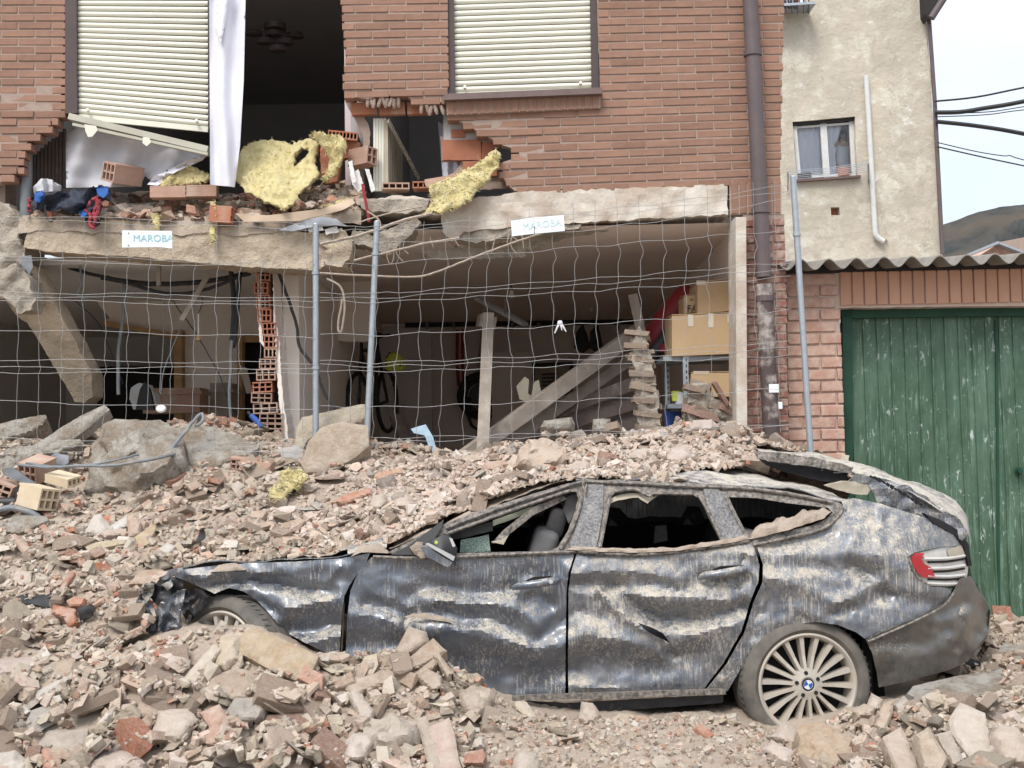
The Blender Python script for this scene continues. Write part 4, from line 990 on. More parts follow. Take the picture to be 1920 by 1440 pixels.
# ---- stones
def hull(pts):
    b = bmesh.new()
    for p in pts: b.verts.new(p)
    r = bmesh.ops.convex_hull(b, input=b.verts)
    bmesh.ops.delete(b, geom=[v for v in b.verts if not v.link_faces], context='VERTS')
    bmesh.ops.triangulate(b, faces=b.faces[:])
    b.verts.index_update()
    V = [v.co.copy() for v in b.verts]; F = [tuple(v.index for v in f.verts) for f in b.faces]; b.free(); return V, F
def rock_pts(rnd, n, flat=1.0, squash=.7):
    P_ = []
    for _ in range(n):
        v = Vector((rnd.gauss(0, 1), rnd.gauss(0, 1), rnd.gauss(0, 1))).normalized()
        m = max(abs(v.x), abs(v.y), abs(v.z)); v = v * (1 - squash) + v / m * squash * .8
        P_.append(Vector((v.x, v.y * rnd.uniform(.9, 1.1), v.z * flat)) * rnd.uniform(.82, 1.0))
    return P_
def brick_pts(rnd, l, w, h, broken=True):
    P_ = []
    for sx in (-1, 1):
        for sy in (-1, 1):
            for sz in (-1, 1):
                p = Vector((sx * l, sy * w, sz * h))
                if broken and sx > 0: p.x -= rnd.uniform(0, .7) * l
                for a in range(2):
                    c = .10
                    P_.append(p + Vector((-sx * rnd.uniform(0, c) * w, -sy * rnd.uniform(0, c) * w, -sz * rnd.uniform(0, c) * w)))
        if broken:
            for _ in range(2): P_.append(Vector((l * rnd.uniform(.5, .95), rnd.uniform(-.7, .7) * w, rnd.uniform(-.7, .7) * h)))
    return P_
def rough_mesh(V, F, cuts, amp, rnd, sc=2.0):
    """subdivide a hull and chip it so that edges are not clean"""
    b = bmesh.new(); vs_ = [b.verts.new(v) for v in V]
    for f in F: b.faces.new([vs_[i] for i in f])
    for _ in range(cuts):
        bmesh.ops.subdivide_edges(b, edges=b.edges[:], cuts=1, use_grid_fill=True)
    b.normal_update(); off = Vector((rnd.uniform(0, 99), rnd.uniform(0, 99), 0))
    for v in b.verts:
        n = fbm(v.co * sc + off, 4); k = 1 - abs(noise.noise(v.co * sc * 1.7 + off))
        v.co += v.normal * (n * amp - max(0, k - .75) * amp * 1.2)
    b.verts.index_update(); Vo = [v.co.copy() for v in b.verts]; Fo = [tuple(v.index for v in f.verts) for f in b.faces]; b.free(); return Vo, Fo
rr = random.Random(3)
ROCK = [hull(rock_pts(rr, rr.randint(9, 14), rr.uniform(.45, .8), rr.uniform(.6, 1.25))) for _ in range(24)]
SLAB = [hull(rock_pts(rr, rr.randint(12, 16), rr.uniform(.16, .30), .8)) for _ in range(10)]
BRKN = [hull(brick_pts(rr, 1, rr.uniform(.48, .7), rr.uniform(.24, .36))) for _ in range(10)] + [hull(brick_pts(rr, 1, .48, .22, False)) for _ in range(4)]
TILE = [hull(rock_pts(rr, rr.randint(9, 13), rr.uniform(.07, .11), .9)) for _ in range(8)]
CHUNK = [hull([Vector((sx * rr.uniform(.6, 1), sy * rr.uniform(.5, .85), sz * rr.uniform(.35, .65))) + Vector((rr.gauss(0, .13), rr.gauss(0, .12), rr.gauss(0, .10))) for sx in (-1, 1) for sy in (-1, 1) for sz in (-1, 1)]) for _ in range(22)]
GRIT = [hull([Vector((sx * rr.uniform(.5, 1), sy * rr.uniform(.4, .9), sz * rr.uniform(.3, .7))) for sx in (-1, 1) for sy in (-1, 1) for sz in (-1, 1)]) for _ in range(10)]
PROTO = {'rock': CHUNK + ROCK[:8], 'slab': SLAB, 'brick': BRKN, 'tile': TILE, 'grit': GRIT}
big_me = {}
def stone_me(kind, i):
    k = (kind, i)
    if k not in big_me:
        V, F = PROTO[kind][i]; V, F = rough_mesh(V, F, 3 if kind == 'rock' else 2, .055 if kind == 'rock' else .03, rr, 2.2)
        me = bpy.data.meshes.new({'rock': 'stone_lump', 'slab': 'flat_stone', 'brick': 'broken_brick', 'tile': 'tile_shard'}[kind]); me.from_pydata([tuple(v) for v in V], [], F); me.materials.append(M['stone'])
        if kind == 'rock': me.polygons.foreach_set('use_smooth', [True] * len(me.polygons)); me.set_sharp_from_angle(angle=R(28))
        big_me[k] = me
    return big_me[k]
PALE = [(.60, .50, .43), (.56, .47, .40), (.64, .56, .50), (.55, .44, .36), (.60, .46, .38)]
TAN = [(.46, .385, .29), (.42, .35, .262), (.51, .435, .335), (.39, .325, .25), (.55, .485, .39), (.47, .41, .325)]
GREY = [(.42, .365, .305), (.50, .445, .38), (.37, .32, .265), (.57, .51, .435)]
REDC = [(.42, .20, .13), (.46, .27, .20), (.39, .23, .17), (.50, .335, .255), (.44, .17, .10)]
DUSTR = [(.48, .37, .285), (.45, .345, .268), (.51, .405, .32), (.43, .315, .24)]
ZONE_PALE = [(540, 900), (700, 868), (900, 845), (1040, 815), (1440, 770), (1470, 880), (1090, 905), (760, 1005), (560, 1010), (470, 960)]
ZONE_DIRT = [(930, 1310), (1060, 1322), (1420, 1330), (1470, 1400), (1420, 1460), (820, 1460), (900, 1380)]
ZONE_RED = [(-50, 790), (560, 800), (860, 850), (760, 905), (520, 935), (330, 900), (250, 1010), (-50, 1010)]
def pick(pool): 
    c = random.choice(pool); v = random.uniform(.98, 1.24); return (min(.72, c[0] * v), min(.69, c[1] * v), min(.66, c[2] * v))
def zone(px, py):
    if inside(ZONE_PALE, px, py): return 'pale'
    if inside(ZONE_DIRT, px, py): return 'dirt'
    if inside(ZONE_RED, px, py): return 'red'
    if py > 1180: return 'front'
    return 'mid'
HM1, HM2 = H1.copy(), H2.copy()
def cell(x, y): return int(round((y - GY0) / GS)), int(round((x - GX0) / GS))
def hmap(x, y):
    j, i = cell(x, y)
    if not (4 < j < len(gys) - 5 and 4 < i < len(gxs) - 5): return None, None
    if in2[j, i]: return HM2, 2
    if in1[j, i]: return HM1, 1
    return None, None
def settle(x, y, r, h):
    HM, w = hmap(x, y)
    if HM is None: return None
    k = max(1, int(r / GS)); j, i = cell(x, y)
    sl = HM[max(0, j - k):j + k + 1, max(0, i - k):i + k + 1]
    z = float(np.percentile(sl, 60))
    gx = float((HM[j, min(i + k, HM.shape[1] - 1)] - HM[j, i - k]) / (2 * k * GS)); gy = float((HM[min(j + k, HM.shape[0] - 1), i] - HM[j - k, i]) / (2 * k * GS))
    yy, xx = np.ogrid[max(0, j - k) - j:min(HM.shape[0], j + k + 1) - j, max(0, i - k) - i:min(HM.shape[1], i + k + 1) - i]
    d2 = (xx * xx + yy * yy) / float(k * k); dome = np.where(d2 < 1, z + h * (.15 + .7 * np.sqrt(np.clip(1 - d2, 0, 1))), -9)
    np.maximum(sl, dome, out=sl)
    return z, gx, gy
def ok_spot(x, y):
    """is bare heap, not car or house"""
    if not (4.9 < y < 9.6): return False
    j, i = cell(x, y)
    if in2[j, i]: return True
    if in1[j, i]: return not (-2.0 < x < 2.42 and 6.44 < y < 8.5) and not (y > 8.9)
    return False
def ray_hit(px, py, y0=5.0, y1=9.7):
    Y = y0
    while Y < y1:
        p = P(px, py, Y); HM, w = hmap(p.x, p.y)
        if HM is not None:
            j, i = cell(p.x, p.y)
            if HM[j, i] >= p.z: return Y
        Y += .02
    return 8.8
# ---- notable pieces, surveyed one by one: outline, tone, thickness, label
LIT = []; HPOLY = []
def segd2(p, a, b):
    dx, dy = b[0] - a[0], b[1] - a[1]; L = dx * dx + dy * dy
    t = max(0, min(1, ((p[0] - a[0]) * dx + (p[1] - a[1]) * dy) / L)) if L else 0
    return math.hypot(p[0] - a[0] - t * dx, p[1] - a[1] - t * dy)
def hero(name, poly, col, th, label, cat='stone', lean=.0035, rough=.010, step=None, Y=None, tdir=(0, .75, -.66), group=None, lift=-.03, rs=14.0, mt=None, rag=.8, bulge=False):
    cx = sum(p[0] for p in poly) / len(poly); cy = sum(p[1] for p in poly) / len(poly); by = max(p[1] for p in poly)
    if Y is None: Y = ray_hit(cx, by - 3) + lift - (.05 if by > 935 else .0)
    if tdir[2] < 0:
        hp_ = by - min(p[1] for p in poly); yt = ray_hit(cx, by - hp_ * .9)
        lean = max(.0008, min(lean, .75 * (yt - Y) / max(hp_, 1)))
    s = math.sqrt(abs(sum(poly[i][0] * poly[i - 1][1] - poly[i - 1][0] * poly[i][1] for i in range(len(poly))) / 2))
    E = [(poly[i - 1], poly[i]) for i in range(len(poly))]; bl = th * (.65 if bulge else (.10 if 'block' in name else .28)) * (.5 if th > .3 else 1); sd = len(LIT)
    def f(x, y):
        d = min(segd2((x, y), a, b) for a, b in E) / (s * .30); d = min(1, d); d = d * (2 - d) if bulge else min(1, d * 3.5)
        n = noise.noise(Vector((x * .9 / s * 3, y * .9 / s * 3, sd))); m_ = abs(noise.noise(Vector((x / s * 4.2, y / s * 4.2, sd + 9))))
        return P(x, y, Y + lean * (by - y) - bl * d + s / 300 * (.13 * n + .10 * m_) * (1.0 if bulge else (.06 if 'block' in name else .22)))
    V, F = sheet(poly, f, step or max(4, s / 11), thick=th, tdir=tdir, rag=rag, rough=rough, rs=rs, seed=len(LIT) + 100)
    o = obj(name, (V, F), mt or (M['footing'] if 'concrete' in name and 'block' not in name else M['stone']), smooth=30); o.color = c4([q_ * .92 for q_ in col[:3]])
    tag(o, label, cat, group); LIT.append((cx, cy)); HPOLY.append((poly, (min(p[0] for p in poly), min(p[1] for p in poly), max(p[0] for p in poly), by)))
    lo = P(cx, by, Y)
    # raise the heap map under it so that loose stones settle round and not through it
    A = np.array([tuple(v) for v in V]); x0, x1, y0, y1 = A[:, 0].min(), A[:, 0].max(), A[:, 1].min(), A[:, 1].max(); 
    HM, w = hmap((x0 + x1) / 2, (y0 + y1) / 2)
    if HM is not None:
        m = (GXX > x0 + .02) & (GXX < x1 - .02) & (GYY > y0 + .02) & (GYY < y1 - .01)
        HM[m] = np.maximum(HM[m], A[:, 2].min() + .3 * (A[:, 2].max() - A[:, 2].min()))
    return o
tan, whi, pal, gry, pnk, red_, dst = (.50, .385, .26), (.62, .56, .49), (.56, .47, .39), (.42, .38, .335), (.56, .42, .35), (.44, .21, .14), (.45, .355, .275)
H_ = [
 ('flat_slab', [(443, 1216), (462, 1176), (500, 1184), (597, 1230), (577, 1284), (520, 1264), (445, 1222)], tan, .07, 'large yellowish tan slab lying in front of the buried front wheel', .006),
 ('stone_bar', [(338, 1277), (398, 1209), (417, 1216), (362, 1290)], (.62, .54, .44), .06, 'long cream stone bar leaning just left of the large tan slab', .004),
 ('stone_lump', [(404, 1250), (414, 1192), (456, 1186), (446, 1236), (424, 1256)], (.60, .50, .38), .07, 'cream stone tucked between the stone bar and the large tan slab', .004),
 ('flat_slab', [(383, 1300), (392, 1268), (440, 1252), (492, 1262), (490, 1300), (440, 1312)], dst, .08, 'broad dusty grey slab just below the large tan slab', .007),
 ('broken_brick', [(424, 1302), (428, 1289), (512, 1289), (514, 1303), (500, 1308), (428, 1307)], (.48, .30, .23), .07, 'long reddish brick lying flat below the broad dusty slab', .004),
 ('stone_lump', [(283, 1382), (297, 1333), (352, 1328), (373, 1350), (340, 1392), (288, 1394)], (.60, .51, .43), .09, 'pale flat topped stone left of the pink wedge in the foreground', .008),
 ('stone_wedge', [(375, 1337), (412, 1320), (431, 1352), (404, 1398), (386, 1394), (392, 1362)], (.56, .37, .29), .07, 'pink wedge shaped fragment in the left foreground', .006),
 ('stone_lump', [(425, 1330), (440, 1310), (482, 1306), (501, 1326), (494, 1350), (452, 1362), (430, 1352)], gry, .10, 'rounded rough grey stone right of the pink wedge', .005),
 ('flat_slab', [(58, 1400), (92, 1370), (164, 1367), (163, 1412), (128, 1427), (70, 1410)], (.44, .38, .32), .08, 'flat grey brown slab in the lower left foreground', .008),
 ('stone_bar', [(-12, 1240), (70, 1230), (78, 1246), (60, 1262), (-12, 1268)], (.56, .46, .41), .10, 'long pinkish pale block at the left edge of the heap', .005),
 ('stone_lump', [(148, 1442), (190, 1408), (240, 1404), (275, 1430), (268, 1452), (160, 1456)], (.58, .47, .41), .10, 'broad pinkish white stone cut by the bottom edge, left side', .006),
 ('stone_lump', [(-20, 1442), (-8, 1410), (30, 1405), (56, 1430), (50, 1456), (-10, 1456)], whi, .12, 'white stone in the bottom left corner', .005),
 ('flat_slab', [(20, 1155), (30, 1146), (96, 1140), (104, 1152), (72, 1166), (22, 1168)], (.55, .47, .40), .05, 'long flat pale stone near the orange brick at the left', .008),
 ('broken_brick', [(96, 1150), (100, 1134), (142, 1142), (145, 1168), (130, 1178), (120, 1160)], (.48, .215, .135), .08, 'orange red brick standing on end left of the buried wheel', .003),
 ('broken_brick', [(124, 1128), (140, 1118), (160, 1122), (156, 1136), (130, 1138)], (.52, .24, .14), .06, 'small orange brick end above the orange red brick at left', .003),
 ('tile_shard', [(110, 1105), (135, 1068), (140, 1072), (118, 1110)], (.47, .22, .16), .03, 'narrow red tile shard sticking up left of the car nose', .002),
 ('flat_slab', [(60, 1305), (110, 1240), (142, 1235), (140, 1255), (100, 1300), (64, 1312)], (.47, .37, .28), .06, 'brown slab piece resting diagonally in the left foreground', .006),
 ('stone_bar', [(64, 1298), (140, 1258), (142, 1268), (70, 1312)], (.62, .58, .52), .06, 'long whitish bar across the left foreground', .005),
 ('stone_lump', [(742, 1218), (766, 1174), (800, 1184), (806, 1206), (780, 1226), (746, 1234)], (.50, .40, .315), .09, 'pointed tan stone crowning the pile against the front door', .003),
 ('broken_brick', [(752, 1246), (812, 1196), (838, 1222), (822, 1234), (764, 1262)], (.47, .365, .28), .08, 'dusty brick just under the pointed stone against the front door', .003),
 ('broken_brick', [(766, 1272), (818, 1232), (828, 1240), (776, 1282)], (.46, .36, .28), .06, 'narrow dusty brick below the brick under the pointed stone', .003),
 ('broken_brick', [(812, 1228), (822, 1222), (850, 1262), (840, 1272)], (.46, .36, .275), .06, 'dusty brick tipped on end right of the pile against the front door', .002),
 ('stone_bar', [(648, 1292), (660, 1276), (738, 1252), (752, 1264), (744, 1278), (656, 1304)], (.47, .37, .285), .08, 'long rough dusty block below the pile against the front door', .004),
 ('stone_bar', [(652, 1300), (668, 1290), (700, 1332), (698, 1350), (676, 1350)], (.60, .52, .45), .08, 'white ended brick tipped towards the camera under the long rough block', .002),
 ('broken_brick', [(782, 1270), (800, 1252), (828, 1268), (830, 1290), (808, 1294)], (.47, .36, .28), .09, 'squared dusty brick end right of the long rough block', .003),
 ('stone_boulder', [(684, 1378), (692, 1346), (734, 1336), (772, 1352), (792, 1376), (784, 1396), (730, 1420), (700, 1404)], (.53, .46, .385), .14, 'big rough pale boulder at the bottom centre left', .006),
 ('stone_lump', [(636, 1412), (658, 1374), (698, 1370), (708, 1394), (684, 1430), (644, 1428)], (.62, .54, .47), .10, 'white angular stone left of the big rough pale boulder', .006),
 ('stone_bar', [(780, 1348), (798, 1342), (818, 1376), (836, 1446), (808, 1452)], (.47, .39, .32), .08, 'grey brown block standing right of the big rough boulder', .003),
 ('flat_slab', [(798, 1366), (842, 1346), (852, 1380), (868, 1452), (820, 1456)], (.58, .44, .37), .07, 'pink slab standing at the bottom beside the big rough boulder', .003),
 ('stone_boulder', [(856, 1300), (890, 1282), (926, 1296), (926, 1322), (900, 1344), (862, 1338)], (.46, .375, .295), .12, 'smooth dusty boulder half buried under the front door', .006),
 ('broken_brick', [(866, 1428), (876, 1410), (906, 1404), (912, 1416), (906, 1434), (870, 1434)], (.46, .25, .18), .08, 'dark red brick end with a white stone on it, bottom centre', .003),
 ('stone_lump', [(882, 1404), (890, 1386), (906, 1382), (910, 1402), (896, 1406)], whi, .05, 'small white stone sitting on the dark red brick end', .002),
 ('stone_lump', [(960, 1440), (968, 1404), (1006, 1412), (1012, 1448), (964, 1452)], (.58, .50, .42), .09, 'squared cream stone at the bottom edge, centre', .003),
 ('stone_lump', [(1086, 1346), (1090, 1316), (1112, 1318), (1128, 1340), (1118, 1358), (1096, 1356)], (.56, .46, .38), .06, 'pale stone alone in the dirt under the rear door', .003),
 ('stone_boulder', [(1488, 1404), (1496, 1366), (1524, 1352), (1572, 1358), (1600, 1384), (1604, 1428), (1556, 1446), (1504, 1434)], (.52, .39, .275), .16, 'big tan boulder in front of the rear wheel', .005),
 ('stone_lump', [(1444, 1382), (1472, 1352), (1492, 1372), (1502, 1402), (1470, 1396)], (.60, .50, .43), .08, 'pinkish white stone left of the big tan boulder', .004),
 ('stone_lump', [(1430, 1404), (1446, 1386), (1488, 1408), (1484, 1436), (1452, 1430)], (.62, .51, .44), .08, 'pinkish white stone below the other left of the tan boulder', .004),
 ('flat_slab', [(1778, 1350), (1800, 1317), (1846, 1336), (1854, 1372), (1862, 1428), (1834, 1442), (1784, 1376)], (.62, .54, .46), .09, 'tall white slab leaning in the lower right corner', .004),
 ('broken_brick', [(1716, 1378), (1740, 1362), (1778, 1420), (1768, 1452), (1732, 1446)], (.52, .42, .32), .09, 'tan brick tipped towards the camera left of the tall white slab', .002),
 ('broken_brick', [(1752, 1378), (1782, 1370), (1808, 1426), (1786, 1438)], (.50, .43, .36), .08, 'grey brick leaning between the tan brick and the tall white slab', .003),
 ('flat_slab', [(1654, 1382), (1690, 1362), (1722, 1438), (1706, 1456), (1676, 1440)], (.56, .46, .37), .08, 'cream slab leaning right of the big tan boulder', .004),
 ('concrete_slab', [(1702, 1300), (1712, 1286), (1790, 1268), (1878, 1254), (1884, 1282), (1876, 1300), (1796, 1314), (1722, 1312)], (.56, .46, .36), .10, 'flat broken concrete slab behind the rear bumper', .010),
 ('stone_lump', [(1858, 1374), (1880, 1358), (1908, 1364), (1935, 1404), (1935, 1444), (1876, 1432)], (.60, .50, .41), .12, 'cream block at the right edge below the concrete slab', .005),
 ('concrete_slab', [(1872, 1220), (1880, 1206), (1940, 1212), (1960, 1224), (1930, 1230)], (.45, .34, .25), .06, 'flat brown stone by the green door at the right edge', .008),
 ('stone_lump', [(1604, 1360), (1612, 1346), (1634, 1348), (1640, 1362), (1626, 1372)], (.42, .325, .245), .06, 'smooth brown pebble right of the rear wheel', .003),
 ('stone_lump', [(1622, 1330), (1634, 1300), (1656, 1312), (1650, 1334)], (.60, .50, .42), .07, 'white stone against the right side of the rear tyre', .003),
 ('stone_lump', [(1600, 1334), (1620, 1318), (1644, 1326), (1638, 1346), (1606, 1348)], (.55, .44, .35), .07, 'pale stone wedged under the rear tyre tread', .003),
 ('stone_lump', [(1674, 1322), (1694, 1304), (1712, 1322), (1704, 1342), (1680, 1340)], (.50, .44, .38), .07, 'grey stone on the pile below the rear bumper', .003),
 ('broken_brick', [(1640, 1360), (1654, 1320), (1676, 1312), (1672, 1342), (1656, 1376)], (.52, .40, .30), .07, 'long tan fragment standing beside the rear tyre', .003),
 ('stone_lump', [(158, 1000), (176, 966), (188, 964), (212, 992), (200, 1004), (168, 1004)], (.66, .60, .54), .07, 'white angular stone left of the tan triangular slab', .004),
 ('stone_lump', [(204, 988), (238, 966), (244, 972), (242, 990), (214, 1000)], (.66, .63, .58), .08, 'white lumpy stone just below the brown concrete footing', .004),
 ('broken_brick', [(237, 968), (250, 962), (264, 978), (262, 1004), (240, 1008)], (.52, .37, .29), .06, 'pinkish brick standing on end above the tan triangular slab', .002),
 ('flat_slab', [(244, 1012), (262, 1000), (288, 980), (297, 982), (276, 1022), (262, 1024)], (.56, .44, .29), .05, 'tan triangular slab with a chipped rim on the left heap', .006),
 ('stone_bar', [(186, 1000), (200, 994), (236, 990), (236, 1000), (196, 1008)], (.55, .43, .36), .05, 'flat pinkish bar beside the brick standing on end', .004),
 ('broken_brick', [(18, 1006), (28, 1000), (64, 1034), (58, 1046), (48, 1046)], (.53, .38, .31), .06, 'pink brick lying diagonally at the left edge', .003),
 ('tile_shard', [(82, 988), (110, 1000), (84, 1022), (80, 1024)], (.50, .34, .27), .03, 'triangular red tile shard near the left pale slab', .002),
 ('concrete_slab', [(-14, 984), (10, 974), (40, 962), (88, 968), (90, 976), (36, 1000), (8, 996)], (.56, .45, .36), .06, 'pale curved slab under the black pipes at the left', .009),
 ('flat_slab', [(158, 1024), (190, 1014), (236, 1012), (232, 1020), (164, 1032)], (.56, .46, .31), .04, 'thin tan slab lying flat left of the tan triangular slab', .006),
 ('stone_lump', [(296, 1032), (312, 1018), (330, 1024), (330, 1036), (308, 1044)], (.66, .62, .57), .07, 'white round stone right of the tan triangular slab', .003),
 ('flat_slab', [(240, 1096), (262, 1070), (300, 1066), (318, 1078), (270, 1094)], (.50, .37, .28), .05, 'reddish tan flat stone above the crumpled car nose', .006),
 ('concrete_footing', [(158, 900), (170, 850), (192, 794), (240, 786), (300, 786), (330, 806), (345, 838), (352, 868), (330, 895), (292, 912), (250, 930), (190, 928), (160, 918)], (.44, .385, .31), .40, 'large rough concrete footing lump below the left fence panel', .0025),
 ('concrete_slab', [(322, 806), (350, 796), (398, 800), (446, 818), (486, 836), (474, 856), (430, 872), (398, 884), (350, 872), (330, 842)], (.36, .29, .225), .16, 'dark brown slab leaning right of the rough concrete footing', .004),
 ('concrete_slab', [(-16, 866), (14, 842), (60, 836), (150, 780), (196, 758), (206, 768), (160, 806), (100, 852), (20, 878), (-16, 880)], (.50, .44, .36), .08, 'long broken floor slab sloping down at the left under the fence', .005),
 ('concrete_lump', [(78, 842), (96, 828), (150, 822), (160, 836), (124, 848), (110, 858), (86, 852)], (.50, .44, .36), .10, 'crumbly lump under the long broken floor slab', .003),
 ('concrete_slab', [(-16, 800), (30, 786), (86, 778), (90, 796), (60, 814), (10, 830), (-16, 830)], (.36, .315, .265), .15, 'dark grey slab behind the long broken floor slab', .004),
 ('concrete_block', [(554, 806), (566, 782), (620, 770), (684, 757), (686, 778), (676, 792), (612, 798), (574, 828), (560, 866), (554, 840)], (.52, .455, .35), .12, 'mossy topped concrete block leaning between the two inner fence posts', .0015),
 ('concrete_block', [(564, 868), (580, 826), (604, 800), (640, 790), (690, 798), (692, 836), (660, 862), (614, 884), (572, 886)], (.46, .375, .29), .16, 'brown faced concrete block below the mossy topped block', .0015),
 ('concrete_block', [(517, 862), (522, 840), (560, 836), (570, 844), (566, 864), (530, 866)], (.50, .50, .50), .08, 'light grey aerated block left of the brown faced block', .002),
 ('stone_boulder', [(962, 876), (972, 846), (988, 826), (1020, 818), (1046, 834), (1064, 842), (1070, 862), (1040, 884), (1000, 886)], (.58, .455, .36), .16, 'big pinkish plaster boulder on the heap behind the car roof', .003),
 ('concrete_lump', [(1014, 800), (1020, 788), (1072, 782), (1078, 796), (1074, 810), (1030, 812)], (.48, .41, .345), .10, 'squared brick masonry chunk above the big plaster boulder', .002),
 ('concrete_lump', [(1110, 808), (1112, 786), (1144, 784), (1148, 812), (1128, 818)], (.47, .40, .345), .08, 'square grey masonry chunk beside the broken brick stump', .002),
 ('stone_lump', [(904, 884), (908, 868), (944, 862), (956, 872), (930, 884)], (.54, .36, .28), .06, 'orange pink stone at the crest of the pale rubble', .003),
 ('broken_brick', [(701, 898), (704, 888), (752, 876), (757, 886), (712, 900)], (.55, .31, .20), .06, 'orange brick piece at the foot of the right inner fence post', .003),
 ('broken_brick', [(622, 942), (646, 928), (694, 914), (696, 926), (650, 944)], (.52, .255, .17), .07, 'long orange brick half buried below the inner fence posts', .004),
 ('stone_lump', [(690, 956), (700, 930), (722, 924), (728, 944), (712, 960)], (.58, .49, .41), .08, 'pale upright lump right of the long orange brick', .003),
 ('stone_lump', [(734, 950), (744, 934), (766, 930), (778, 944), (764, 958)], (.60, .51, .43), .08, 'pale rounded lump on the windscreen heap', .003),
 ('stone_lump', [(1060, 880), (1080, 864), (1104, 866), (1108, 884), (1080, 892)], (.60, .50, .43), .07, 'whitish stone on the roof heap above the middle pillar', .003),
 ('stone_lump', [(1246, 860), (1262, 838), (1290, 836), (1300, 858), (1276, 872), (1252, 870)], (.62, .52, .46), .08, 'large whitish lump on the roof heap near the grey fence post', .003),
 ('stone_lump', [(1178, 858), (1190, 842), (1216, 840), (1220, 858), (1200, 868)], (.60, .51, .44), .07, 'whitish lump on the roof heap below the black plastic', .003),
 ('stone_lump', [(1290, 806), (1300, 788), (1334, 786), (1350, 800), (1330, 814)], (.62, .52, .46), .08, 'pale lump at the foot of the garage shelf', .003),
 ('stone_bar', [(1352, 800), (1364, 790), (1396, 786), (1400, 796), (1362, 806)], (.58, .47, .40), .07, 'pale bar stone by the white door jamb', .003),
]
for q in H_:
    hero(q[0], q[1], q[2], q[3], q[4], {'concrete': 'concrete chunk', 'broken': 'brick', 'tile': 'tile'}.get(q[0].split('_')[0], 'stone'), q[5], rough=.03 if 'footing' in q[0] or 'boulder' in q[0] else (.006 if 'concrete' in q[0] else .004), rag=2.2 if 'footing' in q[0] else .5, bulge=any(w_ in q[0] for w_ in ('lump', 'boulder', 'footing')), Y=9.0 if q[0] == 'concrete_slab' and q[1][0][1] == 800 else None)

# ---- individually placed stones, bricks and shards
LANDM = [('the buried front wheel', 400, 1185), ('the large tan slab', 520, 1235), ('the rear wheel', 1515, 1340), ('the rear bumper', 1750, 1290), ('the concrete footing', 260, 880), ('the yellow wool on the heap', 540, 905), ('the broken wing mirror', 800, 990), ('the black pipes', 30, 935), ('the cream hollow block', 85, 940), ('the big pale boulder', 735, 1385), ('the crumpled car nose', 270, 1140), ('the pink wedge stone', 402, 1360), ('the car roof', 1200, 880), ('the leaning post foot', 905, 855), ('the tall white slab', 1820, 1385), ('the front door', 850, 1250), ('the rear door sill', 1200, 1340), ('the big tan boulder', 1545, 1400), ('the brown faced block', 630, 860), ('the dark brown slab', 410, 850), ('the orange red brick', 120, 1150), ('the white corner stone', 20, 1430), ('the bonnet edge', 560, 1010), ('the tan triangular slab', 270, 1005), ('the pointed tan stone', 775, 1200), ('the long broken slab', 90, 830), ('the big plaster boulder', 1020, 850), ('the flat concrete slab', 1790, 1290), ('the hollow brick column', 515, 800), ('the shelf foot', 1300, 800)]
def tone_word(c):
    r, g, b = c
    if r / (b + .01) > 2.0: return 'red'
    if r / (b + .01) > 1.62: return 'pinkish tan'
    if r > .56: return 'whitish'
    if r / (b + .01) < 1.36: return 'grey'
    return 'tan' if r > .47 else 'brown'
def where(px, py):
    n, lx, ly = min(LANDM, key=lambda m: (m[1] - px) ** 2 + ((m[2] - py) * 1.3) ** 2)
    dx, dy = px - lx, py - ly; d = math.hypot(dx, dy)
    rel = 'close to' if d < 28 else (('right of' if dx > 0 else 'left of') if abs(dx) > abs(dy) * 1.2 else ('above' if dy < 0 else 'below'))
    if d > 90 and rel != 'close to': rel = 'far ' + rel
    return rel + ' ' + n
singles = []
NAME = {'rock': ('stone_lump', 'stone'), 'slab': ('flat_stone', 'stone'), 'brick': ('broken_brick', 'brick'), 'tile': ('tile_shard', 'tile')}
SHAPE = {'rock': 'rough stone', 'slab': 'flat stone', 'brick': 'broken brick', 'tile': 'thin tile shard'}
def sample():
    while True:
        y = random.uniform(4.95, 9.5); x = random.uniform(-1060, 1060) / FPX * y
        if ok_spot(x, y) and hmap(x, y)[0] is not None: return x, y
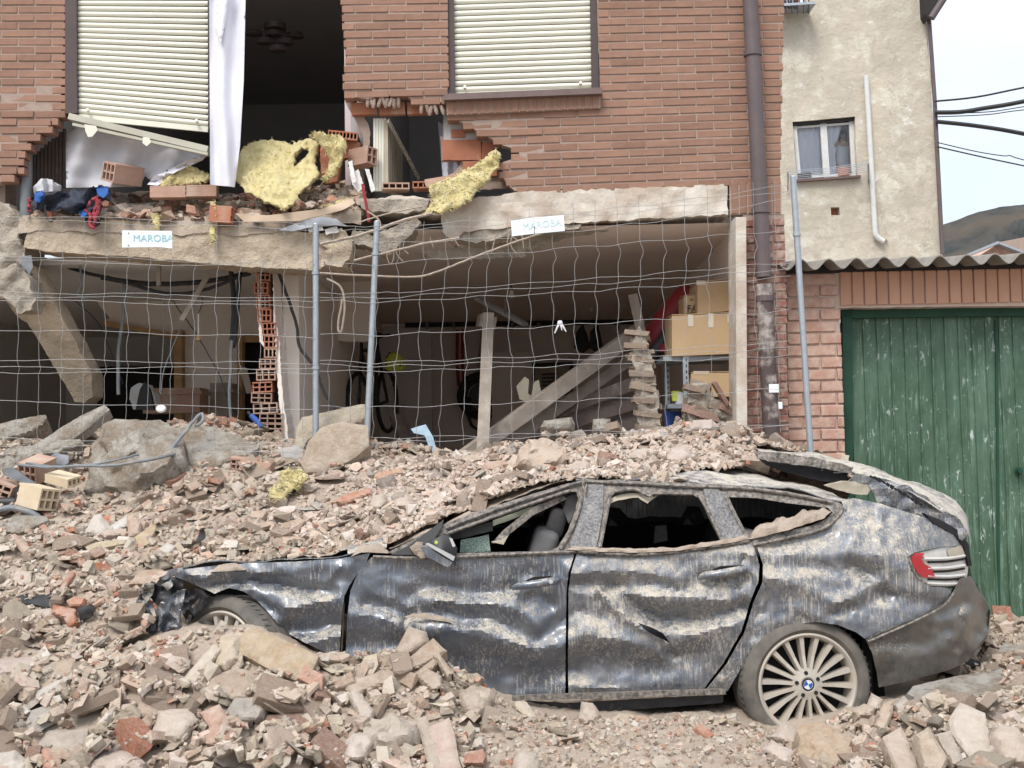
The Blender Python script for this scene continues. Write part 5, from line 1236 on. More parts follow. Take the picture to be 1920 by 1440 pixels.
def place(kind, lo, hi, n, single):
    done = 0; tries = 0; out = []
    while done < n and tries < n * 8:
        tries += 1
        x, y = sample(); HM, w = hmap(x, y); j, i = cell(x, y); px, py = PX((x, y, HM[j, i])); z_ = zone(px, py)
        if single and not (-30 < px < 1950 and 760 < py < 1465): continue
        if z_ == 'dirt' and random.random() < (.97 if single else .90): continue
        if single and any(b_[0] < px < b_[2] and b_[1] < py < b_[3] and inside(pl_, px, py) for pl_, b_ in HPOLY): continue
        if single and min(((px - a) ** 2 + (py - b) ** 2 for a, b in LIT), default=1e9) < 22 ** 2: continue
        if not single and any(b_[0] < px < b_[2] and b_[1] < py < b_[3] and inside(pl_, px, py) and random.random() < (.5 if b_[2] - b_[0] > 110 and b_[3] < 935 else .985) for pl_, b_ in HPOLY): continue
        if kind == 'brick' and z_ == 'pale' and random.random() < .7: continue
        if kind == 'tile' and z_ not in ('red', 'mid') and random.random() < .6: continue
        r = lo + (hi - lo) * random.random() ** (1.7 if single else 2.0)
        if z_ == 'pale': r *= .95
        if single and kind == 'rock' and py < 1180: r *= .72
        if px < 800 and py > 1240: r *= 1.22
        idx = random.randrange(22, 30) if (single and kind == 'rock' and random.random() < .6) else random.randrange(len(PROTO[kind])); h = r * {'rock': .65, 'slab': .24, 'brick': .34, 'tile': .10}[kind]
        st = settle(x, y, r * .85, h * 1.3)
        if st is None: continue
        z, gx, gy = st
        if kind in ('brick',): col = pick(REDC if random.random() < (.55 if z_ == 'red' else .22) else DUSTR)
        elif kind == 'tile': col = pick(REDC if random.random() < .45 else DUSTR + PALE)
        else: col = pick({'pale': PALE + PALE + DUSTR[:1], 'red': TAN + GREY + DUSTR, 'front': TAN + TAN + PALE + GREY[:2] + DUSTR, 'mid': TAN + GREY + PALE + DUSTR, 'dirt': TAN}[z_])
        gl = math.hypot(gx, gy); 
        if gl > .8: gx, gy = gx * .8 / gl, gy * .8 / gl
        nrm = Vector((-gx, -gy, 1)).normalized(); tl = .30 if kind != 'rock' else .5
        nrm = (nrm + Vector((random.gauss(0, tl), random.gauss(0, tl), 0))).normalized()
        q = Vector((0, 0, 1)).rotation_difference(nrm).to_matrix() @ Matrix.Rotation(random.uniform(0, 6.283), 3, 'Z')
        if kind == 'rock' and not single: q = q @ Matrix.Rotation(random.uniform(0, 6.28), 3, 'X')
        loc = Vector((x, y, z + h * random.uniform(.25, .7)))
        sc = (r * random.uniform(.85, 1.25), r * random.uniform(.75, 1.0), r * random.uniform(.8, 1.1))
        if single:
            nm, cat = NAME[kind]
            o = put(nm, stone_me(kind, idx), None, loc, q.to_euler(), sc); o.color = c4(col); o['category'] = cat
            sz = 'small' if r < lo + (hi - lo) * .15 else ('large' if r > lo + (hi - lo) * .5 else 'medium')
            singles.append((o, f"{sz} {tone_word(col)} {SHAPE[kind]} {where(px, py)}", kind))
        else: out.append((kind, idx, loc, q, sc, col))
        done += 1
    return out
place('slab', .065, .155, 150, True); place('rock', .055, .115, 110, True); place('brick', .065, .125, 165, True); place('tile', .05, .11, 60, True)
byl = {}
for o, l, k in singles: byl.setdefault(l, []).append(o)
ORD = ['first', 'second', 'third', 'fourth', 'fifth', 'sixth', 'seventh', 'eighth']
def tell_apart(l, os_):
    if len(os_) == 1: tag(os_[0], l); return
    os_ = sorted(os_, key=lambda o: PX(o.location)[0])
    if len(os_) == 2: w = ['left one of two', 'right one of two']
    else: w = ['leftmost'] + [ORD[min(i, 7)] + ' from left' for i in range(1, len(os_) - 1)] + ['rightmost']
    for o, a in zip(os_, w):
        t = (l + ', ' + a).split()
        while len(t) > 16: t.remove(next((q for q in t if q in ('the', 'rough', 'medium', 'small', 'large', 'thin')), t[0]))
        tag(o, ' '.join(t), None, None)
for l, os_ in byl.items(): tell_apart(l, os_)
for o, l, k in singles:
    if 'group' not in o: o['group'] = {'rock': 'stones of the collapsed wall in the heap', 'slab': 'flat stones in the heap', 'brick': 'broken bricks in the heap', 'tile': 'tile shards in the heap'}[k]
# ---- the uncountable rest
mass = place('slab', .03, .085, 1500, False) + place('brick', .03, .06, 750, False) + place('rock', .02, .05, 1700, False) + place('tile', .022, .055, 900, False) + place('rock', .012, .03, 2800, False)
def joined(items, label, nm='rubble'):
    Vs, Fs, Cs, n0 = [], [], [], 0
    for kind, idx, loc, q, sc, col in items:
        V, F = PROTO[kind][idx]; A = np.array([tuple(v) for v in V]) * np.array(sc)
        A = A @ np.array(q).T + np.array(loc); Vs.append(A); Fs.append(np.array(F) + n0); Cs.append(np.tile(np.array(c4(col)), (len(A), 1))); n0 += len(A)
    V = np.concatenate(Vs); Fq = np.concatenate(Fs); C = np.concatenate(Cs)
    me = fast_mesh(nm, V, Fq, M['stone_mass']); a = me.color_attributes.new('tint', 'FLOAT_COLOR', 'POINT'); a.data.foreach_set('color', C.astype(np.float32).ravel())
    o = bpy.data.objects.new(nm, me); COL.objects.link(o); return tag(o, label, kind='stuff')
joined(mass, 'loose mass of small broken stones, bricks and tiles covering the heap')
grit = []
while len(grit) < 26000:
    x, y = sample(); HM, w = hmap(x, y); j, i = cell(x, y); z = HM[j, i]
    r = .006 + .016 * random.random() ** 2.2
    px, py = PX((x, y, z)); z_ = zone(px, py)
    col = pick(PALE if z_ == 'pale' and random.random() < .8 else (TAN + DUSTR + PALE + GREY if random.random() < .9 else REDC))
    q = Euler((random.uniform(0, 6), random.uniform(0, 6), random.uniform(0, 6))).to_matrix()
    grit.append(('grit', random.randrange(10), Vector((x, y, z + r * .3)), q, (r, r * random.uniform(.7, 1), r), col))
joined(grit, 'fine grit and gravel scattered between the stones', 'grit')
# =============================================================== the crushed car
car = thing('car', 'crushed dark saloon car coated in dust and half buried in rubble', 'car', P(1000, 1400, CY + .9))
def segd(p, a, b):
    dx, dy = b[0] - a[0], b[1] - a[1]; L = dx * dx + dy * dy
    t = max(0, min(1, ((p[0] - a[0]) * dx + (p[1] - a[1]) * dy) / L)) if L else 0
    return math.hypot(p[0] - a[0] - t * dx, p[1] - a[1] - t * dy)
# folds and dents of the sheet metal: polyline, half-width, depth (positive pushes in)
DENT = [
 ([(762, 1120), (800, 1104), (870, 1110), (965, 1106)], 16, .030), ([(800, 1132), (900, 1128), (962, 1140), (1010, 1172)], 26, -.036), ([(780, 1150), (900, 1158), (960, 1182), (1008, 1200), (1060, 1170)], 20, .044), ([(830, 1176), (930, 1190), (1000, 1220), (1050, 1212)], 34, -.052), ([(780, 1245), (900, 1262), (1060, 1256)], 36, .036), ([(660, 1152), (740, 1164), (800, 1172)], 26, -.034), ([(690, 1128), (730, 1140), (764, 1158)], 14, .036), ([(664, 1210), (740, 1206)], 24, .03), ([(985, 1128), (1010, 1116), (1030, 1130)], 12, .026), ([(790, 1080), (850, 1090), (830, 1065)], 20, .014), ([(960, 1085), (1056, 1072)], 16, .012), ([(760, 1165), (765, 1230)], 8, .02),
 ([(1075, 1074), (1180, 1072), (1270, 1090)], 24, -.034), ([(1078, 1092), (1180, 1096), (1290, 1100)], 12, .034), ([(1165, 1112), (1290, 1122), (1390, 1128)], 26, -.050), ([(1150, 1100), (1200, 1138), (1245, 1166), (1330, 1160), (1392, 1138)], 17, .056), ([(1128, 1106), (1150, 1142), (1200, 1176), (1250, 1206)], 8, -.034), ([(1085, 1186), (1170, 1200), (1235, 1222)], 30, -.046), ([(1070, 1248), (1180, 1244), (1300, 1236)], 30, .036), ([(1075, 1150), (1130, 1158)], 16, .026), ([(1290, 1190), (1380, 1170)], 26, -.028), ([(1066, 1285), (1130, 1290), (1180, 1296)], 8, -.018), ([(1320, 1092), (1400, 1086)], 12, .022), ([(1330, 1064), (1395, 1060)], 10, -.014), ([(1250, 1205), (1262, 1230)], 10, .03), ([(1395, 1050), (1380, 1110), (1400, 1150)], 10, .02),
 ([(1440, 1078), (1500, 1100), (1562, 1128)], 36, -.034), ([(1430, 1062), (1500, 1060), (1620, 1072)], 16, .018), ([(1596, 1060), (1640, 1086), (1652, 1112)], 20, .044), ([(1560, 1140), (1620, 1110), (1650, 1090)], 16, -.030), ([(1652, 950), (1650, 1010), (1656, 1050), (1668, 1106)], 6, -.020), ([(1424, 1130), (1400, 1220)], 12, .02), ([(1560, 1150), (1590, 1142)], 14, .03), ([(1660, 1112), (1700, 1128), (1760, 1128)], 14, .026), ([(1500, 1140), (1560, 1166)], 16, -.018), ([(1450, 1030), (1560, 1000)], 14, .014), ([(1560, 960), (1640, 1040)], 18, -.012), ([(1418, 1030), (1436, 1080), (1425, 1140)], 6, -.018),
 ([(430, 1078), (540, 1066), (650, 1062)], 16, -.020), ([(405, 1096), (470, 1090), (540, 1100), (620, 1112)], 14, .046), ([(350, 1074), (400, 1082)], 10, -.03), ([(530, 1142), (590, 1130), (636, 1120)], 20, -.046), ([(540, 1182), (590, 1176), (632, 1168)], 18, .050), ([(475, 1116), (520, 1150)], 12, .03), ([(560, 1205), (620, 1200)], 12, -.02), ([(640, 1060), (600, 1110)], 8, -.016),
 ([(1760, 1150), (1800, 1130)], 16, .04), ([(1790, 1200), (1815, 1160)], 22, -.05), ([(1700, 1205), (1760, 1190)], 26, .026), ([(1660, 1240), (1780, 1220)], 18, -.014), ([(1800, 1150), (1795, 1215)], 8, .035), ([(1826, 1180), (1842, 1150)], 18, .06)]
DB = [(min(p[0] for p in l) - w, max(p[0] for p in l) + w, min(p[1] for p in l) - w, max(p[1] for p in l) + w) for l, w, d in DENT]
def dents(x, y):
    # wrinkle the lines a little so that no fold is straight
    xx = x + 7 * noise.noise(Vector((x * .02, y * .02, 4))) + 3 * noise.noise(Vector((x * .07, y * .07, 8))); yy = y + 7 * noise.noise(Vector((x * .02, y * .02, 14))) + 3 * noise.noise(Vector((x * .07, y * .07, 18)))
    s = 0.0
    for (l, w, d), bb in zip(DENT, DB):
        w2 = w * 1.5
        if xx < bb[0] - w or xx > bb[1] + w or yy < bb[2] - w or yy > bb[3] + w: continue
        m = min(segd((xx, yy), a, b) for a, b in zip(l[:-1], l[1:]))
        if m < w2: t = 1 - m / w2; s += d * (t ** 1.3 if d < 0 else t * t * (3 - 2 * t))
    q = Vector((x * .013, y * .019, 2.0)); s += .010 * noise.noise(q) + .017 * abs(noise.noise(Vector((x * .021 + y * .012, y * .026 - x * .009, 3.3)))) + .006 * abs(noise.noise(q * 4.3))
    return s
def side(x, y):
    """depth of the near flank of the car at a surveyed point"""
    d = 0.0
    if y < 1040: d += (1040 - y) / 140 * .20 * min(1, max(.3, (x - 600) / 300))
    if y > 1160: d += ((y - 1160) / 150) ** 2 * .07
    if x > 1660: d += ((x - 1660) / 190) ** 2.2 * .62
    if x < 430: d += ((430 - x) / 175) ** 2 * .08
    return CY + d
def flank(off=0.0, k=1.0): return lambda x, y: P(x, y, side(x, y) + off + k * dents(x, y))
def panel(name, poly, mt, par, step=6.5, holes=(), off=0.0, k=1.0, th=.006, rag=.35, smooth=32, seed=0):
    return obj(name, sheet(poly, flank(off, k), step, holes, thick=th, rag=rag, seed=seed), mt, par, smooth)
FENDER = [(318, 1077), (350, 1067), (400, 1061), (470, 1056), (560, 1053), (640, 1047), (694, 1037), (686, 1056), (668, 1078), (655, 1098), (646, 1116), (641, 1150), (636, 1232), (606, 1222), (566, 1202), (530, 1182), (503, 1148), (480, 1124), (455, 1108), (430, 1102), (402, 1113), (372, 1099), (345, 1088)]
FDOOR = [(697, 1044), (760, 1046), (860, 1044), (960, 1040), (1030, 1040), (1078, 1036), (1066, 1075), (1062, 1110), (1061, 1170), (1060, 1240), (1060, 1310), (1010, 1308), (960, 1302), (900, 1292), (800, 1280), (700, 1266), (648, 1256), (649, 1200), (652, 1150), (657, 1108), (672, 1072)]
RDOOR = [(1082, 1037), (1130, 1036), (1180, 1041), (1250, 1038), (1330, 1028), (1404, 1017), (1414, 1028), (1424, 1060), (1422, 1090), (1406, 1130), (1390, 1184), (1356, 1244), (1316, 1296), (1240, 1298), (1140, 1302), (1066, 1306), (1065, 1240), (1066, 1170), (1066, 1110), (1070, 1075)]
TEAR = [(1196, 1168), (1222, 1176), (1244, 1188), (1256, 1206), (1240, 1198), (1216, 1186)]
QUART = [(1420, 1026), (1440, 1018), (1500, 1008), (1550, 992), (1572, 972), (1584, 956), (1578, 940), (1600, 934), (1650, 944), (1700, 960), (1760, 978), (1800, 996), (1814, 1016), (1806, 1022), (1760, 1026), (1714, 1036), (1702, 1044), (1708, 1070), (1722, 1088), (1742, 1100), (1776, 1102), (1784, 1110), (1768, 1132), (1716, 1164), (1660, 1186), (1622, 1198), (1606, 1186), (1572, 1172), (1530, 1166), (1496, 1170), (1461, 1184), (1432, 1204), (1405, 1229), (1384, 1262), (1364, 1296), (1322, 1296), (1362, 1246), (1397, 1184), (1413, 1130), (1430, 1092), (1431, 1060)]
BUMP = [(1624, 1200), (1650, 1186), (1716, 1158), (1770, 1130), (1786, 1112), (1800, 1086), (1820, 1080), (1838, 1112), (1857, 1148), (1855, 1186), (1840, 1204), (1830, 1220), (1814, 1240), (1780, 1256), (1736, 1268), (1690, 1280), (1648, 1289), (1644, 1262), (1636, 1226)]
panel('fender', FENDER, M['paint'], car, 5.5)
fd = panel('door', FDOOR, M['paint'], car, 5.5); tag(fd, 'crumpled front door with its wing mirror torn loose')
rd = panel('door', RDOOR, M['paint_dusty'], car, 5.5, [TEAR]); tag(rd, 'dented rear door with a tear and thick dust')
panel('rear_wing', QUART, M['paint_dusty'], car, 5.5)
bp = panel('bumper', BUMP, M['bumper'], car, 5.5, off=-.015)
# bumper edge strip

def flank_line(pts, r, off, sub=4, n=6):
    return line([(x, y, side(x, y) + off) for x, y in pts], CY, r, n, sub)
flank_line([(1628, 1203), (1660, 1189), (1716, 1164), (1768, 1137), (1788, 1112)], .007, -.02).make('bumper_lip', M['trim'], bp, 40)
panel('bumper_gap', [(1620, 1194), (1660, 1182), (1716, 1158), (1770, 1126), (1790, 1100), (1800, 1108), (1772, 1142), (1716, 1172), (1640, 1204)], M['car_inside'], car, 9, off=.05, k=0)
# greenhouse: rails and pillars with the three openings
GREEN = [(728, 1036), (790, 1004), (830, 984), (900, 958), (1000, 926), (1064, 907), (1096, 900), (1200, 902), (1300, 906), (1400, 911), (1480, 922), (1540, 934), (1574, 943), (1588, 956), (1578, 974), (1552, 994), (1500, 1010), (1440, 1020), (1412, 1026), (1404, 1020), (1330, 1031), (1250, 1041), (1180, 1044), (1130, 1039), (1078, 1039), (1030, 1043), (900, 1047), (760, 1049)]
W1 = [(842, 1002), (900, 978), (960, 960), (1020, 938), (1066, 922), (1080, 922), (1084, 934), (1078, 960), (1064, 998), (1046, 1026), (1030, 1034), (930, 1036), (860, 1038), (838, 1030), (832, 1012)]
W2 = [(1140, 938), (1152, 924), (1166, 920), (1200, 922), (1226, 927), (1300, 928), (1314, 936), (1328, 968), (1352, 1016), (1330, 1022), (1270, 1030), (1180, 1032), (1126, 1030), (1132, 990)]
W3 = [(1366, 932), (1420, 934), (1480, 944), (1552, 952), (1562, 962), (1548, 974), (1520, 986), (1470, 996), (1404, 1010), (1392, 986)]
gh = panel('window_frame', GREEN, M['trim'], car, 6, [W1, W2, W3], k=.5, th=.03, off=.0)
panel('middle_pillar', [(1098, 908), (1132, 908), (1130, 960), (1118, 1030), (1080, 1036), (1068, 1024), (1084, 980), (1094, 940)], M['pillar'], car, 7, off=-.012, k=.5)
panel('rear_pillar', [(1318, 914), (1346, 916), (1364, 934), (1392, 988), (1404, 1012), (1360, 1022), (1330, 960)], M['pillar'], car, 7, off=-.012, k=.5)
for nm, pts in (('seal', [(1086, 920), (1090, 940), (1078, 976), (1062, 1012), (1050, 1030)]), ('seal', [(1144, 928), (1138, 960), (1130, 1000), (1124, 1032)]), ('seal', [(1310, 928), (1330, 962), (1356, 1018)]), ('seal', [(1360, 930), (1388, 984), (1404, 1012)]), ('seal', [(700, 1044), (800, 1046), (960, 1039), (1080, 1034)]), ('seal', [(1084, 1034), (1180, 1040), (1250, 1036), (1330, 1026), (1404, 1014)]), ('seal', [(1412, 1022), (1470, 1010), (1540, 992), (1572, 968), (1580, 952)]), ('seal', [(840, 1000), (940, 964), (1020, 936), (1068, 920)]), ('seal', [(836, 990), (930, 955), (1010, 929), (1090, 903)]), ('seal', [(1096, 903), (1200, 907), (1300, 912), (1400, 916), (1480, 926), (1560, 942)]), ('seal', [(1152, 922), (1190, 917), (1216, 930), (1230, 925), (1300, 926)])):
    flank_line(pts, .010, -.012).make(nm, M['trim'], gh, 40)
# dust lying on sills and ledges
def heap_strip(name, pts, w, h, off, par, mt=None):
    W = []
    for x, y in resample(pts, 5, False): W.append(P(x, y, side(x, y) + off))
    V = []; F = []; n = 7
    for i, p in enumerate(W):
        e = min(1, i / 3, (len(W) - 1 - i) / 3) if len(W) > 6 else 1
        for j in range(n):
            a = math.pi * j / (n - 1); k = 1 + .6 * noise.noise(Vector((p.x * 22, p.z * 22, j * .8)))
            V.append(p + Vector((0, -math.cos(a) * w * k, math.sin(a) * h * k * e)))
    for i in range(len(W) - 1):
        for j in range(n - 1): F.append((i * n + j, i * n + j + 1, (i + 1) * n + j + 1, (i + 1) * n + j))
    o = obj(name, (V, F), mt or M['dirt'], par, True); o['kind'] = 'stuff'; return o
heap_strip('dust_ridge', [(1062, 1030), (1128, 1034), (1200, 1036), (1270, 1032), (1340, 1022), (1410, 1010)], .018, .02, -.012, car)
heap_strip('dust_ridge', [(1404, 1010), (1450, 998), (1500, 984), (1540, 970), (1552, 958)], .06, .06, .03, car)
heap_strip('dust_ridge', [(1090, 905), (1098, 930), (1100, 905)], .02, .02, -.02, car)
heap_strip('dust_ridge', [(660, 1042), (680, 1034), (700, 1034), (730, 1036)], .05, .04, .04, car)
heap_strip('dust_ridge', [(395, 1072), (430, 1070), (462, 1068)], .02, .03, -.01, car)
heap_strip('dust_ridge', [(645, 1130), (644, 1170), (640, 1230)], .03, .02, .01, car)
heap_strip('dust_ridge', [(966, 1310), (1060, 1316), (1200, 1308), (1360, 1300)], .03, .02, .0, car)
heap_strip('dust_ridge', [(758, 1157), (800, 1160), (848, 1167)], .008, .022, -.03, car)
heap_strip('dust_ridge', [(1310, 1078), (1350, 1076), (1395, 1068)], .006, .02, -.01, car)
# roof, bonnet and windscreen base
def loft(name, near, far, n, mt, par, bulge=0.0, rough=.0, th=.006, smooth=50, seed=0):
    def samp(pl, t):
        L = [0]; 
        for a, b in zip(pl[:-1], pl[1:]): L.append(L[-1] + (b - a).length)
        d = t * L[-1]
        for i in range(len(pl) - 1):
            if d <= L[i + 1] + 1e-9: return pl[i].lerp(pl[i + 1], (d - L[i]) / max(1e-9, L[i + 1] - L[i]))
        return pl[-1].copy()
    m = 40; V = []; F = []
    for j in range(n + 1):
        for i in range(m + 1):
            a, b = samp(near, i / m), samp(far, i / m); p = a.lerp(b, j / n); p.z += bulge * math.sin(math.pi * j / n)
            if rough: q = p * 4 + Vector((seed, 0, 0)); p += Vector((0, 0, rough * (noise.noise(q) + .5 * abs(noise.noise(q * 2.3)))))
            V.append(p)
    for j in range(n):
        for i in range(m): F.append((j * (m + 1) + i, j * (m + 1) + i + 1, (j + 1) * (m + 1) + i + 1, (j + 1) * (m + 1) + i))
    k = len(V); V += [p - Vector((0, 0, th)) for p in V]; F += [tuple(q + k for q in f[::-1]) for f in F]
    rim = list(range(m + 1)) + [(j + 1) * (m + 1) + m for j in range(n)] + [n * (m + 1) + m - 1 - i for i in range(m)] + [(n - 1 - j) * (m + 1) for j in range(n - 1)]
    for a, b in zip(rim, rim[1:] + rim[:1]): F.append((b, a, a + k, b + k))
    return obj(name, (V, F), mt, par, smooth)
rn = [P(x, y, side(x, y) + .02) for x, y in ((1080, 903), (1200, 900), (1300, 902), (1400, 908), (1480, 919), (1540, 931), (1578, 941), (1612, 952))]
rf = [p + Vector((0, 1.35, .05)) for p in rn]
loft('roof', rn, rf, 12, M['paint_dusty'], car, .03, .03)
rr1 = [P(x, y, 6.95 + (x - 1330) * .0012) for x, y in ((1330, 884), (1420, 884), (1500, 898), (1570, 916), (1640, 938))]
hn = [P(x, y, 6.63) for x, y in ((322, 1076), (345, 1064), (400, 1055), (480, 1050), (560, 1048), (640, 1041), (668, 1034), (694, 1026))]
hf = [p + Vector((0, 1.5, -.22)) for p in hn]
loft('bonnet', hn, hf, 10, M['paint_dusty'], car, .0, .02, seed=5)
loft('cowl', [P(x, y, 6.72) for x, y in ((652, 1040), (690, 1032), (725, 1026))], [P(x, y, 7.0) for x, y in ((650, 1022), (690, 1016), (728, 1013))], 6, M['paint_dusty'], car, .01, .03, seed=9)
ws = [P(x, y, side(x, y) + .05) for x, y in ((730, 1032), (900, 956), (1064, 905))]
loft('windscreen', ws, [p + Vector((0, .45, .035)) for p in ws], 8, M['dirt'], car, .0, .05)
# hatch, bulged up and sprung open
hN = [P(x, y, d) for x, y, d in ((1440, 862, 7.3), (1590, 884, 7.2), (1640, 896, 7.05), (1700, 918, 6.95), (1740, 940, 6.9), (1790, 972, 6.95), (1816, 1000, 7.1), (1820, 1026, 7.25))]
hF = [P(x, y, d) for x, y, d in ((1412, 846, 8.3), (1500, 851, 8.3), (1590, 868, 8.3), (1650, 886, 8.25), (1735, 912, 8.2), (1790, 936, 8.15), (1814, 970, 8.1), (1822, 1020, 8.0))]
hat = loft('hatch', hN, hF, 12, M['paint_hatch'], car, .03, .03, seed=3)
obj('hatch_underside', sheet([(1420, 858), (1440, 864), (1520, 872), (1592, 886), (1586, 900), (1560, 906), (1520, 898), (1470, 884), (1438, 872)], lambda x, y: P(x, y, 7.28 - (x - 1440) * .0005), 8, thick=.02, rag=.6, rough=.004), M['car_inside'], hat)
obj('hatch_lip', sheet([(1414, 846), (1470, 850), (1540, 860), (1600, 876), (1596, 888), (1520, 874), (1450, 866), (1420, 860)], lambda x, y: P(x, y, 7.22 - (x - 1440) * .0004), 7, thick=.012, rag=.6, rough=.008), M['trim'], hat)
obj('trim_board', sheet([(1548, 910), (1580, 902), (1632, 904), (1638, 912), (1626, 928), (1600, 926), (1566, 918)], lambda x, y: P(x, y, 7.0), 6, thick=.05, rag=.5, rough=.004), M['lining_cream'], car)
obj('hatch_inner', sheet([(1600, 890), (1640, 892), (1700, 912), (1745, 938), (1800, 974), (1814, 1000), (1806, 1012), (1760, 992), (1700, 970), (1650, 948), (1636, 926), (1628, 906), (1590, 902)], lambda x, y: P(x, y, 7.0 - (x - 1600) * .0004), 6, thick=.008, rag=.5, rough=.012), M['paint_dusty'], car)
m = MB()
for i in range(13):
    t = i / 12; x = 1634 + 92 * t; y = 894 + 52 * t ** 1.15
    m.box(P(x, y, 6.93 - .0008 * (x - 1600)), (.022, .01, .010 + .005 * (i % 3)), Euler((0, .5 + .3 * random.random(), 0)))
m.make('clip_hole', M['car_inside'], hat)
obj('boot_seam', sheet([(1732, 962), (1770, 978), (1800, 996), (1816, 1020), (1822, 1060), (1816, 1062), (1808, 1026), (1790, 1002), (1750, 980)], lambda x, y: P(x, y, side(x, y) - .01), 6, thick=.05), M['car_inside'], car)
# rear end wrapping to the far side
rw = [P(x, y, side(x, y) + .02) for x, y in ((1814, 1010), (1820, 1060), (1822, 1090))]
loft('tail_panel', [P(1812, 1010, 7.2), P(1818, 1060, 7.25), P(1826, 1100, 7.25)], [P(1812, 1010, 8.2), P(1812, 1060, 8.25), P(1814, 1100, 8.25)], 6, M['paint_dusty'], car)
loft('rear_bumper_face', [P(1838, 1110, side(1838, 1110)), P(1857, 1150, side(1857, 1150)), P(1852, 1190, side(1852, 1190)), P(1825, 1225, side(1825, 1225))], [P(1830, 1090, 8.2), P(1840, 1120, 8.25), P(1838, 1150, 8.25), P(1822, 1175, 8.2)], 8, M['bumper'], bp, .0, .03)
# tail lamp
TL = [(1706, 1046), (1716, 1038), (1760, 1028), (1796, 1016), (1808, 1024), (1816, 1062), (1812, 1088), (1794, 1102), (1768, 1104), (1742, 1098), (1722, 1084), (1710, 1064)]
tl = panel('tail_lamp', TL, M['lamp_white'], car, 6, off=.03, k=0, th=.02)
panel('red_lens', [(1708, 1046), (1716, 1038), (1732, 1036), (1728, 1050), (1734, 1058), (1748, 1066), (1754, 1082), (1734, 1083), (1720, 1074), (1712, 1060)], M['lamp_red'], tl, 5, off=.008, k=0, th=.008, rag=1)
for i, (y0, y1) in enumerate(((1048, 1042), (1066, 1060), (1080, 1078), (1094, 1093))):
    flank_line([(1738 - (6 if i == 0 else 0), y0), (1776, (y0 + y1) / 2 + 2), (1808, y1)], .010, .02).make('lamp_fin', M['lamp_white'], tl, 40)
    flank_line([(1740, y0 + 6), (1776, (y0 + y1) / 2 + 8), (1808, y1 + 6)], .006, .024).make('lamp_groove', M['car_inside'], tl, 40)
panel('lamp_shard', [(1776, 1030), (1804, 1022), (1810, 1044), (1790, 1050), (1780, 1044)], M['lining_cream'], tl, 5, off=.012, k=0, th=.004, rag=1)
flank_line([(1702, 1046), (1712, 1070), (1724, 1088), (1744, 1100)], .012, .02).make('lamp_seal', M['trim'], tl, 40)
# the far flank, the floor and the dark inside
FAR = [(260, 1180), (320, 1080), (560, 1052), (720, 1040), (840, 985), (1080, 905), (1400, 910), (1560, 940), (1780, 980), (1815, 1030), (1830, 1180), (1640, 1280), (1300, 1300), (700, 1250)]
obj('far_flank', sheet(FAR, lambda x, y: P(x, y, CY) + Vector((0, 1.72 - (.25 if y < 1000 else 0), -.02)), 26, thick=.02), M['paint_dusty'], car)
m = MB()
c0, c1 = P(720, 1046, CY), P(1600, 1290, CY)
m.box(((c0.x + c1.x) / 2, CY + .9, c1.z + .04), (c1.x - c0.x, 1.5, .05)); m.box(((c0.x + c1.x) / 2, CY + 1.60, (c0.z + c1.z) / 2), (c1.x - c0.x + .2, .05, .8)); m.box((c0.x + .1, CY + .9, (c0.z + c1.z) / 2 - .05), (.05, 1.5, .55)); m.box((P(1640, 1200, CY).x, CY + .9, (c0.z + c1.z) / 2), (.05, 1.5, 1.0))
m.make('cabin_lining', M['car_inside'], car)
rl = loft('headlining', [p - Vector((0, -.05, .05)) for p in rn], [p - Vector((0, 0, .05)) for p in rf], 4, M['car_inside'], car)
def seat(cx, cy, z, w, lean, par, mt, head=True):
    s = bpy.data.objects.new('seat', None); COL.objects.link(s); s.parent = par; s.location = Vector((cx, cy, z)) - wloc(par)
    def cushion(nm, c, size, rot):
        b = bmesh.new(); bmesh.ops.create_cube(b, size=1); bmesh.ops.scale(b, vec=size, verts=b.verts); bmesh.ops.bevel(b, geom=b.edges[:], offset=min(size) * .35, segments=3, affect='EDGES', profile=.5)
        Mx = Matrix.Translation(c) @ rot.to_matrix().to_4x4(); bmesh.ops.transform(b, matrix=Mx, verts=b.verts); b.verts.index_update()
        o = obj(nm, ([v.co.copy() for v in b.verts], [tuple(v.index for v in f.verts) for f in b.faces]), mt, s, True); b.free(); return o
    cushion('seat_cushion', Vector((cx, cy, z)), (.5, w, .16), Euler((0, 0, 0)))
    cushion('backrest', Vector((cx + .30, cy, z + .30)), (.14, w, .62), Euler((0, lean, 0)))
    if head: cushion('headrest', Vector((cx + .44, cy, z + .62)), (.10, .24, .17), Euler((0, lean, 0)))
s1 = P(1070, 1000, CY + .4)
seat(s1.x - .52, CY + .45, s1.z - .56, .50, .32, car, M['seat_grey']); seat(s1.x - .52, CY + 1.15, s1.z - .56, .50, .32, car, M['car_inside'])
s2 = P(1420, 1000, CY + .5); seat(s2.x - .46, CY + .85, s2.z - .56, 1.2, .35, car, M['seat_grey'], False)
b = P(1238, 1000, CY + 1.0); m = MB(); m.prism([b + Vector(v) for v in ((-.04, 0, -.06), (.045, 0, -.045), (.04, 0, .05), (-.03, 0, .045))], (0, .08, 0)); m.make('headrest', M['seat_grey'], car)
obj('torn_airbag', sheet([(1064, 932), (1080, 928), (1083, 940), (1076, 966), (1066, 980), (1056, 954)], lambda x, y: P(x, y, CY + .24), 5, thick=.08, rough=.01), M['seat_grey'], car, 60)
obj('torn_lining', sheet([(924, 976), (980, 956), (1014, 944), (1004, 956), (960, 974), (924, 986)], lambda x, y: P(x, y, CY + .22), 5, thick=.01, rough=.004), M['airbag'], car)
